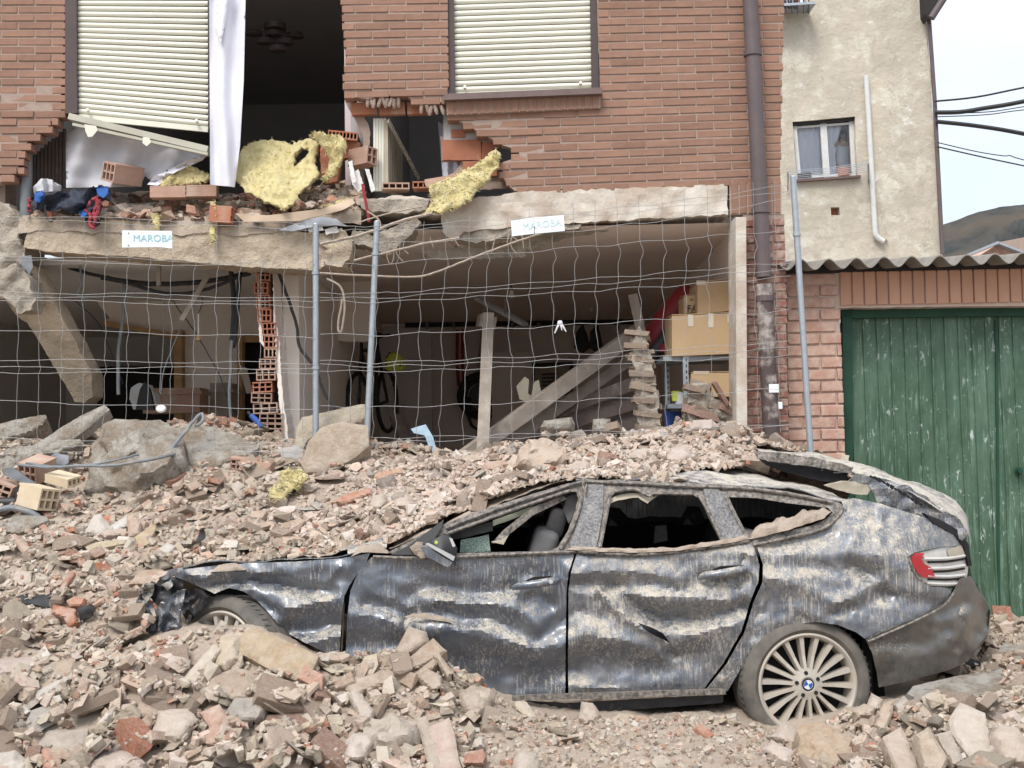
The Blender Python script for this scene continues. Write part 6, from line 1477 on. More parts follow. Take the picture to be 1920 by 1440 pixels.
obj('door_glass', sheet([(864, 1012), (900, 1006), (916, 1002), (920, 1034), (862, 1036)], lambda x, y: P(x, y, CY + .16), 8, thick=.006), M['crazed'], fd)
obj('window_strip', sheet([(838, 1002), (880, 990), (924, 978), (924, 996), (880, 1006), (840, 1014)], lambda x, y: P(x, y, CY + .13), 7, thick=.01, rough=.004), M['black_plastic'], gh)
fb = MB(); fb.prism([P(922, 1018, CY + .02), P(944, 1020, CY + .02), P(955, 1002, CY + .06), P(1000, 966, CY + .12), P(1062, 936, CY + .2), P(1056, 928, CY + .2), P(994, 954, CY + .12), P(944, 994, CY + .05)], (0, .012, 0)); fb.make('fallen_frame', M['trim'], gh)
fb = MB(); fb.prism([P(921, 1016, CY + .0), P(944, 1021, CY + .0), P(953, 1004, CY + .03), P(940, 1012, CY + .0)], (0, .014, 0)); fb.make('torn_tip', M['lining_cream'], gh)
obj('rag_lining', sheet([(1140, 938), (1160, 928), (1200, 924), (1222, 930), (1240, 926), (1214, 944), (1196, 932), (1160, 938), (1142, 946)], lambda x, y: P(x, y, side(x, y) + .02), 5, thick=.006, rough=.006), M['lining_cream'], gh)
# wing mirror
mi = bpy.data.objects.new('wing_mirror', None); COL.objects.link(mi); mi.parent = car; mi.location = P(825, 1040, CY - .08) - wloc(car)
obj('triangle_base', sheet([(734, 1040), (764, 1024), (800, 998), (832, 974), (828, 988), (816, 1008), (806, 1030), (786, 1040)], lambda x, y: P(x, y, side(x, y) - .02), 6, thick=.03), M['black_plastic'], mi)
hs = [(790, 1024), (798, 1020), (830, 1002), (842, 1006), (856, 1030), (855, 1046), (842, 1062), (834, 1060), (800, 1042)]
obj('mirror_housing', sheet(hs, lambda x, y: P(x, y, CY - .10 + .0016 * math.hypot(x - 826, y - 1034)), 5, thick=.09, rough=.004), M['black_plastic'], mi, 50)
m = MB(); m.prism([P(797, 1020, CY - .13), P(803, 1018, CY - .13), P(853, 1044, CY - .13), P(850, 1052, CY - .13)], (0, .02, 0)); m.make('silver_strip', M['silver'], mi)
obj('mirror_shell', sheet([(788, 1026), (797, 1024), (848, 1056), (840, 1064), (800, 1044)], lambda x, y: P(x, y, CY - .125), 5, thick=.05, rough=.003), M['paint'], mi, 50)
m = MB(); m.prism([P(842, 1008, CY - .12), P(848, 1010, CY - .12), P(854, 1024, CY - .12), P(849, 1026, CY - .12)], (0, .01, 0)); m.make('indicator', M['silver'], mi)
obj('mud_clump', sheet([(768, 1026), (780, 1016), (792, 1018), (790, 1032), (800, 1044), (790, 1046), (776, 1038)], lambda x, y: P(x, y, CY - .04), 4, thick=.05, rough=.012), M['dirt'], mi)
m = MB(); m.lathe([(0, -.003), (.009, 0), (.009, .012), (0, .014)], P(818, 1017, CY - .12), (0, -1, 0), 10); m.make('connector', M['yellowgreen'], mi)
# door handles
def handle(par, x, y, dx, dy, mt):
    h = bpy.data.objects.new('handle', None); COL.objects.link(h); h.parent = par; c = P(x, y, side(x, y)); h.location = c - wloc(par)
    pts = [(x - dx, y + dy, CY - .005), (x - dx * .75, y + dy * .6 - 1, CY - .035), (x, y - 1, CY - .05), (x + dx * .8, y - dy * .8 - 1, CY - .04), (x + dx, y - dy, CY - .005)]
    l = [P(*p) for p in pts]; MB().tube([l[0].lerp(l[1], t) if s == 0 else l[s].lerp(l[s + 1], t) for s in range(4) for t in (0, .5)] + [l[4]], [.012, .016, .019, .021, .022, .022, .021, .017, .012], 10).make('grip', mt, h, 50)
    obj('recess', sheet([(x - dx * .5, y - 6), (x - dx * .1, y - 14), (x + dx * .7, y - 16), (x + dx * .9, y - 8), (x + dx * .5, y + 2), (x - dx * .4, y + 4)], lambda a, b: P(a, b, side(a, b) - .005 + dents(a, b)), 5, thick=.01), M['car_inside'], h)
    return h
h1 = handle(fd, 1004, 1096, 42, 7, M['paint']); h2 = handle(rd, 1354, 1076, 42, 8, M['paint_dusty'])
m = MB(); m.lathe([(0, -.004), (.010, -.003), (.012, 0), (.012, .01), (0, .012)], P(1033, 1091, CY - .062), (0, 1, 0), 14); m.make('lock', M['silver'], fd, 40)
# torn sill under the doors
obj('sill', sheet([(962, 1312), (1060, 1318), (1200, 1310), (1358, 1298), (1356, 1318), (1200, 1330), (1000, 1342), (962, 1330)], lambda x, y: P(x, y, CY + .06), 10, thick=.3, rough=.004), M['black_plastic'], car)
m = MB(); m.beam(P(960, 1309, CY + .0), P(1360, 1296, CY + .0), .03, .028); m.make('sill_edge', M['trim'], car)
# wheels
def wheel(c, axis, R_, w, spin, par, lab, emblem=True):
    ax = Vector(axis).normalized(); t = bpy.data.objects.new('wheel', None); COL.objects.link(t); t.parent = par; t.location = Vector(c) - wloc(par); t['label'] = lab
    c = Vector(c); k = R_ / .345
    prof = [(.262 * k, .028), (.268 * k, .004), (.285 * k, -.010), (.315 * k, -.008), (.332 * k, .006), (.343 * k, .030), (.346 * k, .06), (.347 * k, w / 2), (.346 * k, w - .05), (.335 * k, w - .01), (.30 * k, w), (.25 * k, w - .01)]
    tm = MB().lathe(prof, c, -ax, 72)        # -axis points into the car
    ty = tm.make('tyre', M['tyre'], t, 40)
    gr = MB()
    x = ax.orthogonal().normalized(); y = ax.cross(x)
    for gp in (.075, .115, .155, .195):
        gr.lathe([(.3478 * k, gp), (.3490 * k, gp + .004), (.3490 * k, gp + .016), (.3478 * k, gp + .020)], c, -ax, 60)
    for i in range(60):
        a = 2 * math.pi * i / 60; d = x * math.cos(a) + y * math.sin(a); gr.beam(c + d * .3485 * k - ax * .035, c + d * .3485 * k - ax * .075, .012, .004, d)
    go = gr.make('tread', M['tyre'], ty); go['kind'] = 'stuff'
    rimp = [(.262 * k, .02), (.266 * k, .006), (.256 * k, .002), (.246 * k, .010), (.240 * k, .028), (.236 * k, .09), (.20 * k, .16)]
    ro = MB().lathe(rimp, c, -ax, 72).make('rim', M['rim'], t, 40)
    N = 18; 
    for i in range(N):
        a = 2 * math.pi * (i + .25) / N + spin; d = x * math.cos(a) + y * math.sin(a); s_ = ax.cross(d)
        def q(r, wd, dep): return [c + d * r * k + s_ * wd - ax * dep, c + d * r * k - s_ * wd - ax * dep]
        V = q(.058, .0080, .010) + q(.058, .013, .05) + q(.15, .0085, .022) + q(.15, .014, .065) + q(.247, .0125, .018) + q(.247, .019, .065)
        F = [(0, 1, 5, 4), (4, 5, 9, 8), (1, 3, 7, 5), (5, 7, 11, 9), (2, 0, 4, 6), (6, 4, 8, 10), (3, 2, 6, 7), (7, 6, 10, 11), (8, 9, 11, 10), (0, 2, 3, 1)]
        obj('spoke', (V, F), M['rim'], ro)
    hb = MB().lathe([(0, .012), (.034, .010), (.040, .006), (.060 * k, .010), (.080 * k, .016), (.084 * k, .03), (.080 * k, .06)], c, -ax, 40).make('hub', M['rim'], ro, 40)
    bo = MB()
    for i in range(5):
        a = 2 * math.pi * i / 5 + .3; d = x * math.cos(a) + y * math.sin(a); bo.lathe([(0, .004), (.010, .004), (.011, .0125)], c + d * .060 * k, -ax, 10)
    bo.make('bolt_hole', M['car_inside'], ro)
    MB().lathe([(0, .13), (.17, .13), (.172, .14), (.10, .15), (0, .15)], c, -ax, 40).make('brake_disc', M['rust'], t)
    MB().lathe([(.0, .10), (.235 * k, .10), (.236 * k, .2)], c, -ax, 40).make('wheel_back', M['car_inside'], t)
    if emblem:
        e = MB(); rr_, zz = .0325, .004
        # round badge: dark ring, blue and white quarters
        e.lathe([(.024, zz), (rr_, zz), (rr_, .012)], c, -ax, 32, mi=0)
        e.lathe([(.0235, zz - .0008), (.0250, zz - .0008)], c, -ax, 32, mi=2)
        ux = (Matrix.Rotation(.35, 3, -ax) @ x); uy = ax.cross(ux)
        for qd in range(4):
            V = [c - ax * (zz - .0003)] + [c - ax * (zz - .0003) + (ux * math.cos(qd * math.pi / 2 + j * math.pi / 16) + uy * math.sin(qd * math.pi / 2 + j * math.pi / 16)) * .0236 for j in range(9)]
            e.add(V, [(0, j + 1, j + 2) for j in range(8)], 1 if qd % 2 else 2)
        obj('emblem', e.out(), [M['car_inside'], M['emblem_blue'], M['emblem_white']], ro)
    return t
wheel(P(1516, 1284, CY + .01), (.10, -1, .02), .352, .25, .1, car, 'rear wheel with many dusty spokes')
wheel(P(408, 1240, CY + .02), (-.50, -.86, .12), .345, .24, .3, car, 'front wheel turned out and buried to the hub', True)
obj('arch_lining', sheet([(1366, 1300), (1405, 1222), (1461, 1178), (1530, 1158), (1600, 1172), (1650, 1210), (1660, 1310), (1500, 1380)], lambda x, y: P(x, y, CY + .32), 14, thick=.02), M['car_inside'], car)
obj('arch_lining', sheet([(330, 1200), (350, 1130), (400, 1096), (470, 1108), (520, 1160), (560, 1230)], lambda x, y: P(x, y, CY + .33), 14, thick=.02), M['car_inside'], car)
# crumpled nose
NOSE = [([(250, 1140), (262, 1112), (274, 1108), (290, 1150), (304, 1186), (290, 1194), (266, 1178)], .10, 'paint', 'bumper_skin'), ([(290, 1150), (300, 1130), (330, 1108), (348, 1106), (340, 1140), (334, 1170), (352, 1188), (322, 1194), (304, 1186)], .02, 'paint', 'bumper_skin'),
 ([(286, 1096), (300, 1084), (330, 1082), (346, 1092), (340, 1110), (312, 1126), (296, 1140), (280, 1120)], .14, 'black_plastic', 'headlamp_housing'), ([(300, 1094), (316, 1086), (322, 1096), (312, 1106)], .06, 'silver', 'headlamp_reflector'), ([(262, 1112), (274, 1092), (290, 1090), (284, 1116), (274, 1130)], .12, 'trim', 'grille_piece'), ([(340, 1110), (372, 1104), (396, 1116), (380, 1140), (352, 1170), (340, 1150)], .14, 'black_plastic', 'wheel_liner'), ([(296, 1084), (318, 1070), (350, 1064), (330, 1080), (310, 1088)], .05, 'paint_dusty', 'bonnet_tip')]
for i, (pl, off, mt, nm) in enumerate(NOSE):
    obj(nm, sheet(pl, lambda x, y, o=off: P(x, y, side(x, y) + o - .12 + .05 * abs(noise.noise(Vector((x * .05, y * .04, i)))) * 2), 4.5, thick=.012, rag=.8, rough=.012, rs=9, seed=i + 40), M[mt], car, 50)
for pts, r in (([(352, 1170), (362, 1140), (376, 1118)], .012), ([(300, 1120), (320, 1130), (340, 1124)], .010), ([(275, 1140), (300, 1160), (310, 1180)], .010)):
    flank_line(pts, r, .06).make('strut', M['trim'], car, 40)
# tow of broken exhaust part behind the bumper
obj('exhaust_tip', sheet([(1796, 1244), (1822, 1236), (1838, 1240), (1838, 1250), (1810, 1254)], lambda x, y: P(x, y, 7.2), 5, thick=.12, rough=.006), M['black_plastic'], car)
# =============================================================== things in, on and around the torn house
def T(o, label, cat, group=None): return tag(o, label, cat, group)
def text(name, s, c, size, mt, parent, rot=(math.pi / 2, 0, 0), bold=.0, sx=1.0):
    cu = bpy.data.curves.new(name, 'FONT'); cu.body = s; cu.size = size; cu.align_x = 'CENTER'; cu.align_y = 'CENTER'; cu.offset = bold; cu.extrude = .0008; cu.resolution_u = 3
    cu.materials.append(mt); o = bpy.data.objects.new(name, cu); COL.objects.link(o); o.parent = parent; o.location = Vector(c) - wloc(parent); o.rotation_euler = rot; o.scale = (sx, 1, 1)
    bpy.context.view_layer.update(); me = bpy.data.meshes.new_from_object(o.evaluated_get(bpy.context.evaluated_depsgraph_get()))
    me.name = name; q = bpy.data.objects.new(name, me); COL.objects.link(q); q.parent = parent; q.location = o.location; q.rotation_euler = rot; q.scale = o.scale
    bpy.data.objects.remove(o); return q
def hollow(name, c, size, rot, nx, nz, mt, parent=None, t=.010, chip=.0, seed=0):
    """hollow clay block open along Y: outer walls and inner webs"""
    w, l, h = size; m = MB(); rnd = random.Random(seed)
    for i in range(nz + 1):
        z = -h / 2 + t / 2 + (h - t) * i / nz; m.box((0, rnd.uniform(-chip, chip), z), (w, l, t))
    for i in range(nx + 1):
        x = -w / 2 + t / 2 + (w - t) * i / nx; m.box((x, rnd.uniform(-chip, chip), 0), (t - .001, l * .995, h - .002))
    M3 = rot.to_matrix(); c = Vector(c); m.v = [c + M3 @ v for v in m.v]
    return m.make(name, mt, parent)
def wool(name, label, poly, Y, holes=(), th=.05, step=5, rough=.016, lean=0.0, group='pieces of yellow glass wool', n=260, seed=0):
    cy = sum(p[1] for p in poly) / len(poly)
    V, F = sheet(poly, lambda x, y: P(x, y, Y + lean * (cy - y) + .05 * noise.noise(Vector((x * .03, y * .03, seed)))), step, holes, thick=th, rag=2.2, rough=rough, rs=22, seed=seed + 200)
    m = MB(); m.add(V, F); rnd = random.Random(seed); nv = len(V) // 2
    for _ in range(n):                          # loose fibres and tufts
        p = V[rnd.randrange(nv)]; a = Vector((rnd.gauss(0, 1), rnd.uniform(-1.2, .1), rnd.gauss(-.2, 1))).normalized(); b = a.orthogonal().normalized() * rnd.uniform(.0015, .004); L = rnd.uniform(.010, .028)
        q = p + a * L + Vector((rnd.gauss(0, .006), 0, -L * .3)); mid = (p + q) / 2 + Vector((rnd.gauss(0, .004), -.004, 0))
        m.add([p - b, p + b, mid + b * .8, mid - b * .8, q], [(0, 1, 2, 3), (3, 2, 4)])
    o = m.make(name, M['wool'], None, True); return T(o, label, 'insulation', group)

# ---------------- upper floor
Zled = lambda x: P(x, 402, 8.9).z
ledge_poly = [(50, 402), (130, 404), (260, 412), (400, 420), (560, 428), (640, 420), (690, 392), (690, 366), (640, 352), (560, 350), (420, 356), (300, 362), (200, 366), (100, 372), (50, 380)]
def ledge_z(x, Y): return 3.335 - .06 * max(0, min(1, (x + 3.5) / 2)) + .42 * (Y - 8.86) + .10 * math.exp(-((x + 1.35) / .35) ** 2)
V = []; F = []; nx, ny = 120, 36
for j in range(ny + 1):
    for i in range(nx + 1):
        x = -3.58 + 2.5 * i / nx; Y = 8.86 + .9 * j / ny
        V.append((x, Y, ledge_z(x, Y) + .03 * fbm(Vector((x * 5, Y * 5, 3)), 4) - (.1 if j == 0 else 0)))
for j in range(ny):
    for i in range(nx): F.append((j * (nx + 1) + i, j * (nx + 1) + i + 1, (j + 1) * (nx + 1) + i + 1, (j + 1) * (nx + 1) + i))
o = obj('debris_ledge', (V, F), M['dirt'], None, True); tag(o, 'layer of dusty debris on the broken upper floor', kind='stuff')
led = []; cnt = 0; LEDL = {}
for k in range(900):
    x = random.uniform(-3.5, -1.12); Y = 8.86 + .75 * random.random() ** 1.3; kind = random.choice(['tile', 'tile', 'brick', 'rock', 'slab']); r = .02 + .05 * random.random() ** 2
    z = ledge_z(x, Y) + .015; px, py = PX((x, Y, z))
    col = pick(REDC if random.random() < .42 else DUSTR + PALE)
    q = Euler((random.gauss(0, .35), random.gauss(0, .35), random.uniform(0, 6.28)))
    if k < 46:
        r = random.uniform(.055, .095); kind = random.choice(['tile', 'brick', 'brick', 'slab']); o = put({'tile': 'tile_shard', 'brick': 'broken_brick', 'slab': 'flat_stone'}[kind], stone_me(kind, random.randrange(len(PROTO[kind]))), None, (x, Y, z + r * .25), q, (r, r * .85, r)); o.color = c4(col)
        zone_l = 'behind the dark jacket' if px < 205 else ('below the hanging white curtain' if 380 < px < 470 else ('in front of the white cloth' if px < 380 else ('under the big yellow wool sheet' if px < 590 else 'by the break in the floor')))
        l = f"{tone_word(col)} {SHAPE[kind]} on the upper floor ledge {zone_l}"; T(o, None, NAME[kind][1], 'broken clay on the upper floor ledge'); LEDL.setdefault(l, []).append(o)
    else: led.append((kind, random.randrange(len(PROTO[kind])), Vector((x, Y, z + r * .2)), q.to_matrix(), (r, r * .85, r), col))
for l, os_ in LEDL.items(): tell_apart(l, os_)
joined(led, 'small broken clay and mortar strewn along the upper floor edge')
# heap of grey chips by the roller shutter
ch = []
for k in range(260):
    u = random.random(); v = random.random(); px = 548 + 130 * u; py = 352 + 44 * v + (1 - u) * 14
    r = .018 + .035 * random.random(); kind = random.choice(['brick', 'slab', 'rock']); p = P(px, py, 9.15 - .22 * v)
    ch.append((kind, random.randrange(len(PROTO[kind])), p, Euler((random.uniform(-.6, .6), random.uniform(-.6, .6), random.uniform(0, 6))).to_matrix(), (r, r * .8, r), pick(DUSTR + TAN + [(.46, .40, .37)])))
joined(ch, 'pile of dusty brick chips beside the white roller shutter')
wool('glass_wool', 'big grey stained sheet of yellow glass wool slumped over the upper floor', [(441, 305), (455, 278), (480, 264), (520, 262), (545, 270), (575, 262), (600, 258), (594, 284), (590, 310), (598, 328), (582, 346), (560, 362), (552, 380), (535, 393), (515, 386), (500, 380), (478, 368), (455, 355), (440, 340)], 8.95, [[(550, 292), (562, 280), (580, 276), (572, 292), (560, 306), (552, 312)]], .06, lean=.003, n=420, seed=1)
wool('glass_wool', 'limp strip of yellow glass wool draped over the red hollow bricks', [(576, 254), (590, 245), (614, 251), (640, 256), (652, 274), (642, 288), (640, 306), (628, 326), (612, 342), (603, 340), (616, 312), (614, 288), (600, 268)], 8.92, (), .05, n=300, seed=2)
wool('glass_wool', 'bright yellow glass wool hanging from the hole under the window', [(804, 348), (850, 330), (896, 306), (918, 288), (927, 276), (938, 288), (934, 312), (920, 332), (900, 350), (884, 372), (852, 390), (826, 400), (812, 394), (806, 404), (786, 405), (800, 390), (816, 380), (806, 362)], 8.78, (), .06, lean=.001, n=560, seed=3)
wool('glass_wool', 'folded roll of yellow glass wool lying by the white cloth', [(298, 342), (328, 318), (352, 307), (372, 318), (394, 326), (388, 338), (352, 346), (306, 349)], 9.0, (), .07, n=180, seed=4)
wool('glass_wool', 'small torn tuft of yellow glass wool lying on the rubble heap', [(500, 922), (520, 908), (526, 886), (538, 880), (566, 882), (576, 898), (560, 912), (544, 920), (528, 938), (512, 934)], ray_hit(540, 926) - .05, (), .06, 5, .03, n=420, lean=.002, seed=5)
wool('glass_wool', 'thin dangling strip of yellow glass wool on the left beam', [(396, 378), (402, 376), (408, 410), (404, 440), (400, 456), (393, 452), (398, 420)], 8.80, (), .02, 4, .008, n=90, seed=6)
wool('glass_wool', 'scrap of yellow glass wool over the edge by the left sign', [(284, 402), (296, 398), (300, 420), (298, 436), (290, 430)], 8.80, (), .02, 4, .008, n=60, seed=7)
wool('glass_wool', 'flat scrap of yellow glass wool on the brown board', [(604, 386), (640, 376), (654, 372), (648, 380), (618, 390)], 8.86, (), .02, 4, .008, n=60, seed=8)
# curtains
o = obj('curtain', sheet([(392, -30), (461, -30), (457, 150), (450, 272), (440, 351), (394, 346)], lambda x, y: P(x, y, 8.83 + .035 * math.sin((x - 392) * .16 + .8 * math.sin(y * .012)) + .02 * noise.noise(Vector((x * .05, y * .012, 2)))), 5, thick=.004), M['white_cloth'], None, 70); T(o, 'long white curtain hanging straight down beside the left shutter', 'curtain')
o = obj('curtain', sheet([(410, -30), (430, -30), (426, 30), (414, 80), (404, 60)], lambda x, y: P(x, y, 8.79 + .03 * math.sin((x - 400) * .2 + y * .03)), 5, thick=.004), M['white_cloth'], None, 70); T(o, 'gathered fold of white fabric at the top of the long hanging curtain', 'curtain')
o = obj('curtain', sheet([(123, 252), (150, 236), (200, 240), (300, 268), (391, 288), (386, 294), (350, 308), (312, 330), (292, 346), (272, 330), (262, 350), (124, 352)], lambda x, y: P(x, y, 9.10 + .05 * math.sin(x * .07 + y * .025) + .04 * noise.noise(Vector((x * .02, y * .03, 5)))), 6, thick=.004), M['white_shaded'], None, 70); T(o, 'rumpled white curtain fallen behind the left ledge', 'curtain')
o = obj('curtain', sheet([(390, 287), (380, 300), (330, 322), (296, 348), (276, 346), (290, 330), (340, 306), (370, 292)], lambda x, y: P(x, y, 9.0 + .03 * math.sin(y * .4 + x * .1)), 5, thick=.006), M['white_cloth'], None, 70); T(o, 'twisted end of white cloth trailing over the yellow roll', 'curtain')
o = obj('curtain', sheet([(821, 228), (840, 238), (866, 258), (866, 330), (830, 332)], lambda x, y: P(x, y, 9.2 + .03 * math.sin(x * .35)), 5, thick=.004), M['white_cloth'], None, 70); T(o, 'narrow white curtain showing in the hole under the standing window', 'curtain')
# chandelier
cl = T(bpy.data.objects.new('ceiling_lamp', None), 'dark ceiling lamp with six round shades in the upper room', 'ceiling lamp'); COL.objects.link(cl); cc = P(516, 50, 11.0); cl.location = cc
MB().lathe([(0, .02), (.10, .02), (.10, -.03), (0, -.05)], cc, (0, 0, 1), 20).make('canopy', M['frame_brown'], cl, 40)
for (x, y, d) in ((476, 62, 11.0), (514, 64, 10.8), (554, 67, 11.1), (498, 78, 10.7), (536, 79, 10.7), (521, 92, 10.5)):
    c = P(x, y, d); MB().tube([cc, (cc + c) / 2 + Vector((0, 0, -.02)), c + Vector((0, 0, .03))], .009, 6).make('arm', M['frame_brown'], cl)
    MB().lathe([(.02, .04), (.06, .03), (.082, -.01), (.075, -.02), (.03, -.012), (0, -.012)], c, (0, -.1, 1), 18).make('lamp_shade', M['frame_brown'], cl, 40)
# roller blind panel standing in the second opening, with perforated brace
rs_ = T(bpy.data.objects.new('roller_shutter', None), 'white ribbed shutter leaf standing on end in the middle gap', 'shutter'); COL.objects.link(rs_); rs_.location = P(712, 356, 9.05)
for i in range(5):
    x = 700 + i * 5; MB().prism([P(x, 222, 9.05), P(x + 4.4, 222, 9.05), P(x + 4.4, 358, 9.05), P(x, 358, 9.05)], (0, .03, 0)).make('slat', M['shutter'], rs_)
for i in range(9):
    Y = 9.09 + i * .10; X = P(724, 300, 9.05).x
    zt, zb_ = P(724, 224, 9.05).z, P(724, 358, 9.05).z; MB().box((X + .004 * i, Y, (zt + zb_) / 2), (.03, .09, zt - zb_ - .02)).make('slat', M['lining_cream'], rs_)
m = MB(); a, b = P(728, 226, 9.0), P(786, 336, 9.5)
for i in range(24):
    t = i / 24; m.beam(a.lerp(b, t), a.lerp(b, t + .026), .012, .035)
tag(m.make('perforated_brace', M['lining_cream'], rs_), None)
# dark blind at the far left and grey waste pipe
rb_ = MB()
for i in range(9): rb_.tube([P(65 + i * 7, 352, 9.3), P(65 + i * 7, 290 - i * 6, 9.3)], .0145, 8)
o = rb_.make('rolled_blind', M['wood_dark'], None, 40); T(o, 'grey ribbed blind standing in the gap at far left', 'blind')
o = line([(50, 270), (50, 330), (47, 420), (44, 500), (46, 530)], 9.02, .042, 14, 3).make('waste_pipe', M['grey_plastic'], None, 40); T(o, 'grey plastic waste pipe broken off at the left corner', 'pipe')
o = obj('pipe_shard', sheet([(38, 480), (58, 478), (62, 500), (54, 516), (48, 504), (42, 512)], lambda x, y: P(x, y, 8.86), 4, thick=.008, rough=.004), M['grey_plastic'], None, 40); T(o, 'split grey pipe end hanging at the left corner', 'pipe')
# jacket
jk = T(bpy.data.objects.new('jacket', None), 'crumpled black jacket with blue and red straps on the left ledge', 'jacket'); COL.objects.link(jk); jk.location = P(130, 415, 8.82)
navy = mat('dark navy cloth', (.030, .036, .052), (.048, .054, .075), 9, .75, .3, 120, .003); blu = mat('blue cloth', (.03, .10, .32), None, 9, .7, .2, 120, .003); rdc = mat('red strap', (.34, .05, .06), (.05, .02, .03), 34, .7, .2, 120, .003, lo=.5, hi=.56)
jp = [(56, 376), (72, 358), (110, 362), (150, 356), (196, 348), (206, 358), (204, 372), (184, 376), (186, 396), (184, 414), (172, 428), (160, 412), (140, 400), (110, 392), (84, 394), (62, 392)]
def fold(x, y): return P(x, y, 8.80 - .045 * math.sin(x * .11 + y * .13 + 2 * noise.noise(Vector((x * .03, y * .03, 2)))) - .04 * noise.noise(Vector((x * .05, y * .08, 3))))
obj('cloth', sheet(jp, fold, 3.2, thick=.05, rag=1.6, rough=.030, rs=15, seed=77), navy, jk, 35)
obj('blue_panel', sheet([(68, 364), (82, 358), (86, 372), (76, 382), (68, 378)], lambda x, y: fold(x, y) + Vector((0, -.035, 0)), 3, thick=.02, rough=.008, rs=24), blu, jk, 50)
obj('blue_panel', sheet([(182, 352), (204, 350), (204, 366), (196, 374), (186, 366)], lambda x, y: fold(x, y) + Vector((0, -.03, 0)), 3, thick=.02, rough=.008, rs=24), blu, jk, 50)
obj('blue_panel', sheet([(150, 398), (162, 392), (166, 404), (156, 410)], lambda x, y: fold(x, y) + Vector((0, -.035, 0)), 3, thick=.02, rough=.008, rs=24), blu, jk, 50)
for pts in ([(56, 372), (54, 384), (54, 396)], [(164, 392), (172, 376), (182, 372), (180, 388), (176, 402), (180, 416), (172, 426)], [(160, 394), (170, 404), (168, 420), (176, 428)], [(186, 374), (184, 394), (178, 412)]):
    line(pts, 8.74, .014, 6, 5, .004).make('strap', rdc, jk, 40)
for pts in ([(86, 384), (84, 400), (96, 416), (108, 396)], [(84, 390), (92, 414), (104, 410)]): line(pts, 8.74, .005, 5, 5).make('cord', M['black_clean'], jk, 40)
o = obj('grey_cloth', sheet([(62, 352), (76, 336), (96, 336), (112, 346), (108, 356), (84, 360), (64, 362)], lambda x, y: P(x, y, 8.95 + .03 * math.sin(x * .3)), 4, thick=.04, rough=.012, rs=16), M['white_shaded'], None, 50); T(o, 'crumpled pale grey cloth behind the black jacket', 'cloth')
# hollow bricks and boards on the upper ledge
o = hollow('hollow_brick', P(230, 326, 9.0), (.15, .25, .14), Euler((.05, .30, -.62)), 3, 2, M['clay_pale'], None, .014, .004, 1); T(o, 'dusty hollow brick tilted on the white curtain', 'brick')
for i, (x, y, w, lab) in enumerate(((318, 366, .26, 'long dusty hollow brick lying on the ledge, left one of two in line'), (380, 364, .22, 'dusty hollow brick lying on the ledge under the white curtain hem'))):
    o = hollow('hollow_brick', P(x, y - 4, 8.98), (.10, w, .085), Euler((0, .02, math.pi / 2 + .03)), 2, 2, M['clay_pale'], None, .012, .003, i + 5); T(o, lab, 'brick')
o = hollow('hollow_brick', P(418, 404, 8.84), (.13, .16, .12), Euler((.1, 0, 1.5)), 3, 2, M['clay'], None, .012, .003, 9); T(o, 'red hollow brick on the edge below the big yellow wool sheet', 'brick')
o = hollow('hollow_brick', P(644, 258, 9.12), (.22, .24, .06), Euler((.1, .08, .1)), 8, 1, M['clay'], None, .010, .002, 11); T(o, 'thin red brick with a row of square holes on top of the torn wall', 'brick')
o = hollow('hollow_brick', P(680, 296, 9.0), (.10, .2, .13), Euler((0, .1, .9)), 2, 2, M['clay_pale'], None, .012, .004, 13); T(o, 'grey pink hollow brick on edge left of the white shutter leaf', 'brick')
o = hollow('hollow_brick', P(742, 352, 8.98), (.2, .14, .05), Euler((0, 0, .1)), 4, 1, M['clay_pale'], None, .010, .003, 14); T(o, 'flat pale hollow brick at the foot of the white shutter leaf', 'brick')
o = hollow('hollow_brick', P(790, 350, 8.95), (.12, .14, .05), Euler((0, 0, .0)), 3, 1, M['clay'], None, .010, .003, 15); T(o, 'red hollow brick end beside the bright yellow wool', 'brick')
o = obj('brick_slab', sheet([(602, 268), (640, 262), (678, 268), (672, 290), (640, 300), (634, 340), (606, 344), (600, 300)], flat(9.08), 7, thick=.08, rag=1.5, rough=.008, seed=5), M['clay'], None); T(o, 'broken red clay partition leaning behind the draped yellow strip', 'brick wall')
o = obj('paper_board', sheet([(440, 400), (500, 404), (600, 392), (660, 372), (666, 380), (642, 394), (560, 414), (458, 416)], lambda x, y: P(x, y, 8.80 + .03 * noise.noise(Vector((x * .02, y * .05, 1)))), 7, thick=.012, rough=.004), M['paper'], None, 50); T(o, 'curled brown board lying along the broken floor edge', 'board')
o = obj('felt_sheet', sheet([(520, 432), (560, 416), (600, 406), (630, 410), (652, 424), (630, 422), (590, 424), (550, 434)], lambda x, y: P(x, y, 8.78 + .03 * noise.noise(Vector((x * .03, y * .08, 4)))), 6, thick=.015, rough=.006), M['lead'], None, 50); T(o, 'torn grey felt sheet under the curled brown board', 'sheet')
for k, (pl, lab) in enumerate((([(576, 424), (604, 418), (606, 432), (580, 436)], 'white tile piece under the grey felt sheet'), ([(610, 430), (632, 424), (636, 434), (612, 440)], 'white tile piece by the left fence post top'), ([(652, 304), (660, 300), (668, 340), (662, 344)], 'white splinter of board sticking up by the shutter leaf, left one'), ([(684, 316), (692, 318), (704, 356), (696, 360)], 'white splinter of board leaning against the shutter leaf'), ([(656, 326), (672, 318), (684, 350), (672, 360), (660, 346)], 'white crumpled board behind the grey pink hollow brick'))):
    o = obj('tile_piece', sheet(pl, flat(8.80 + .02 * k), 6, thick=.012, rag=.6, rough=.003, seed=k), M['plaster_tile'], None); T(o, lab, 'tile')
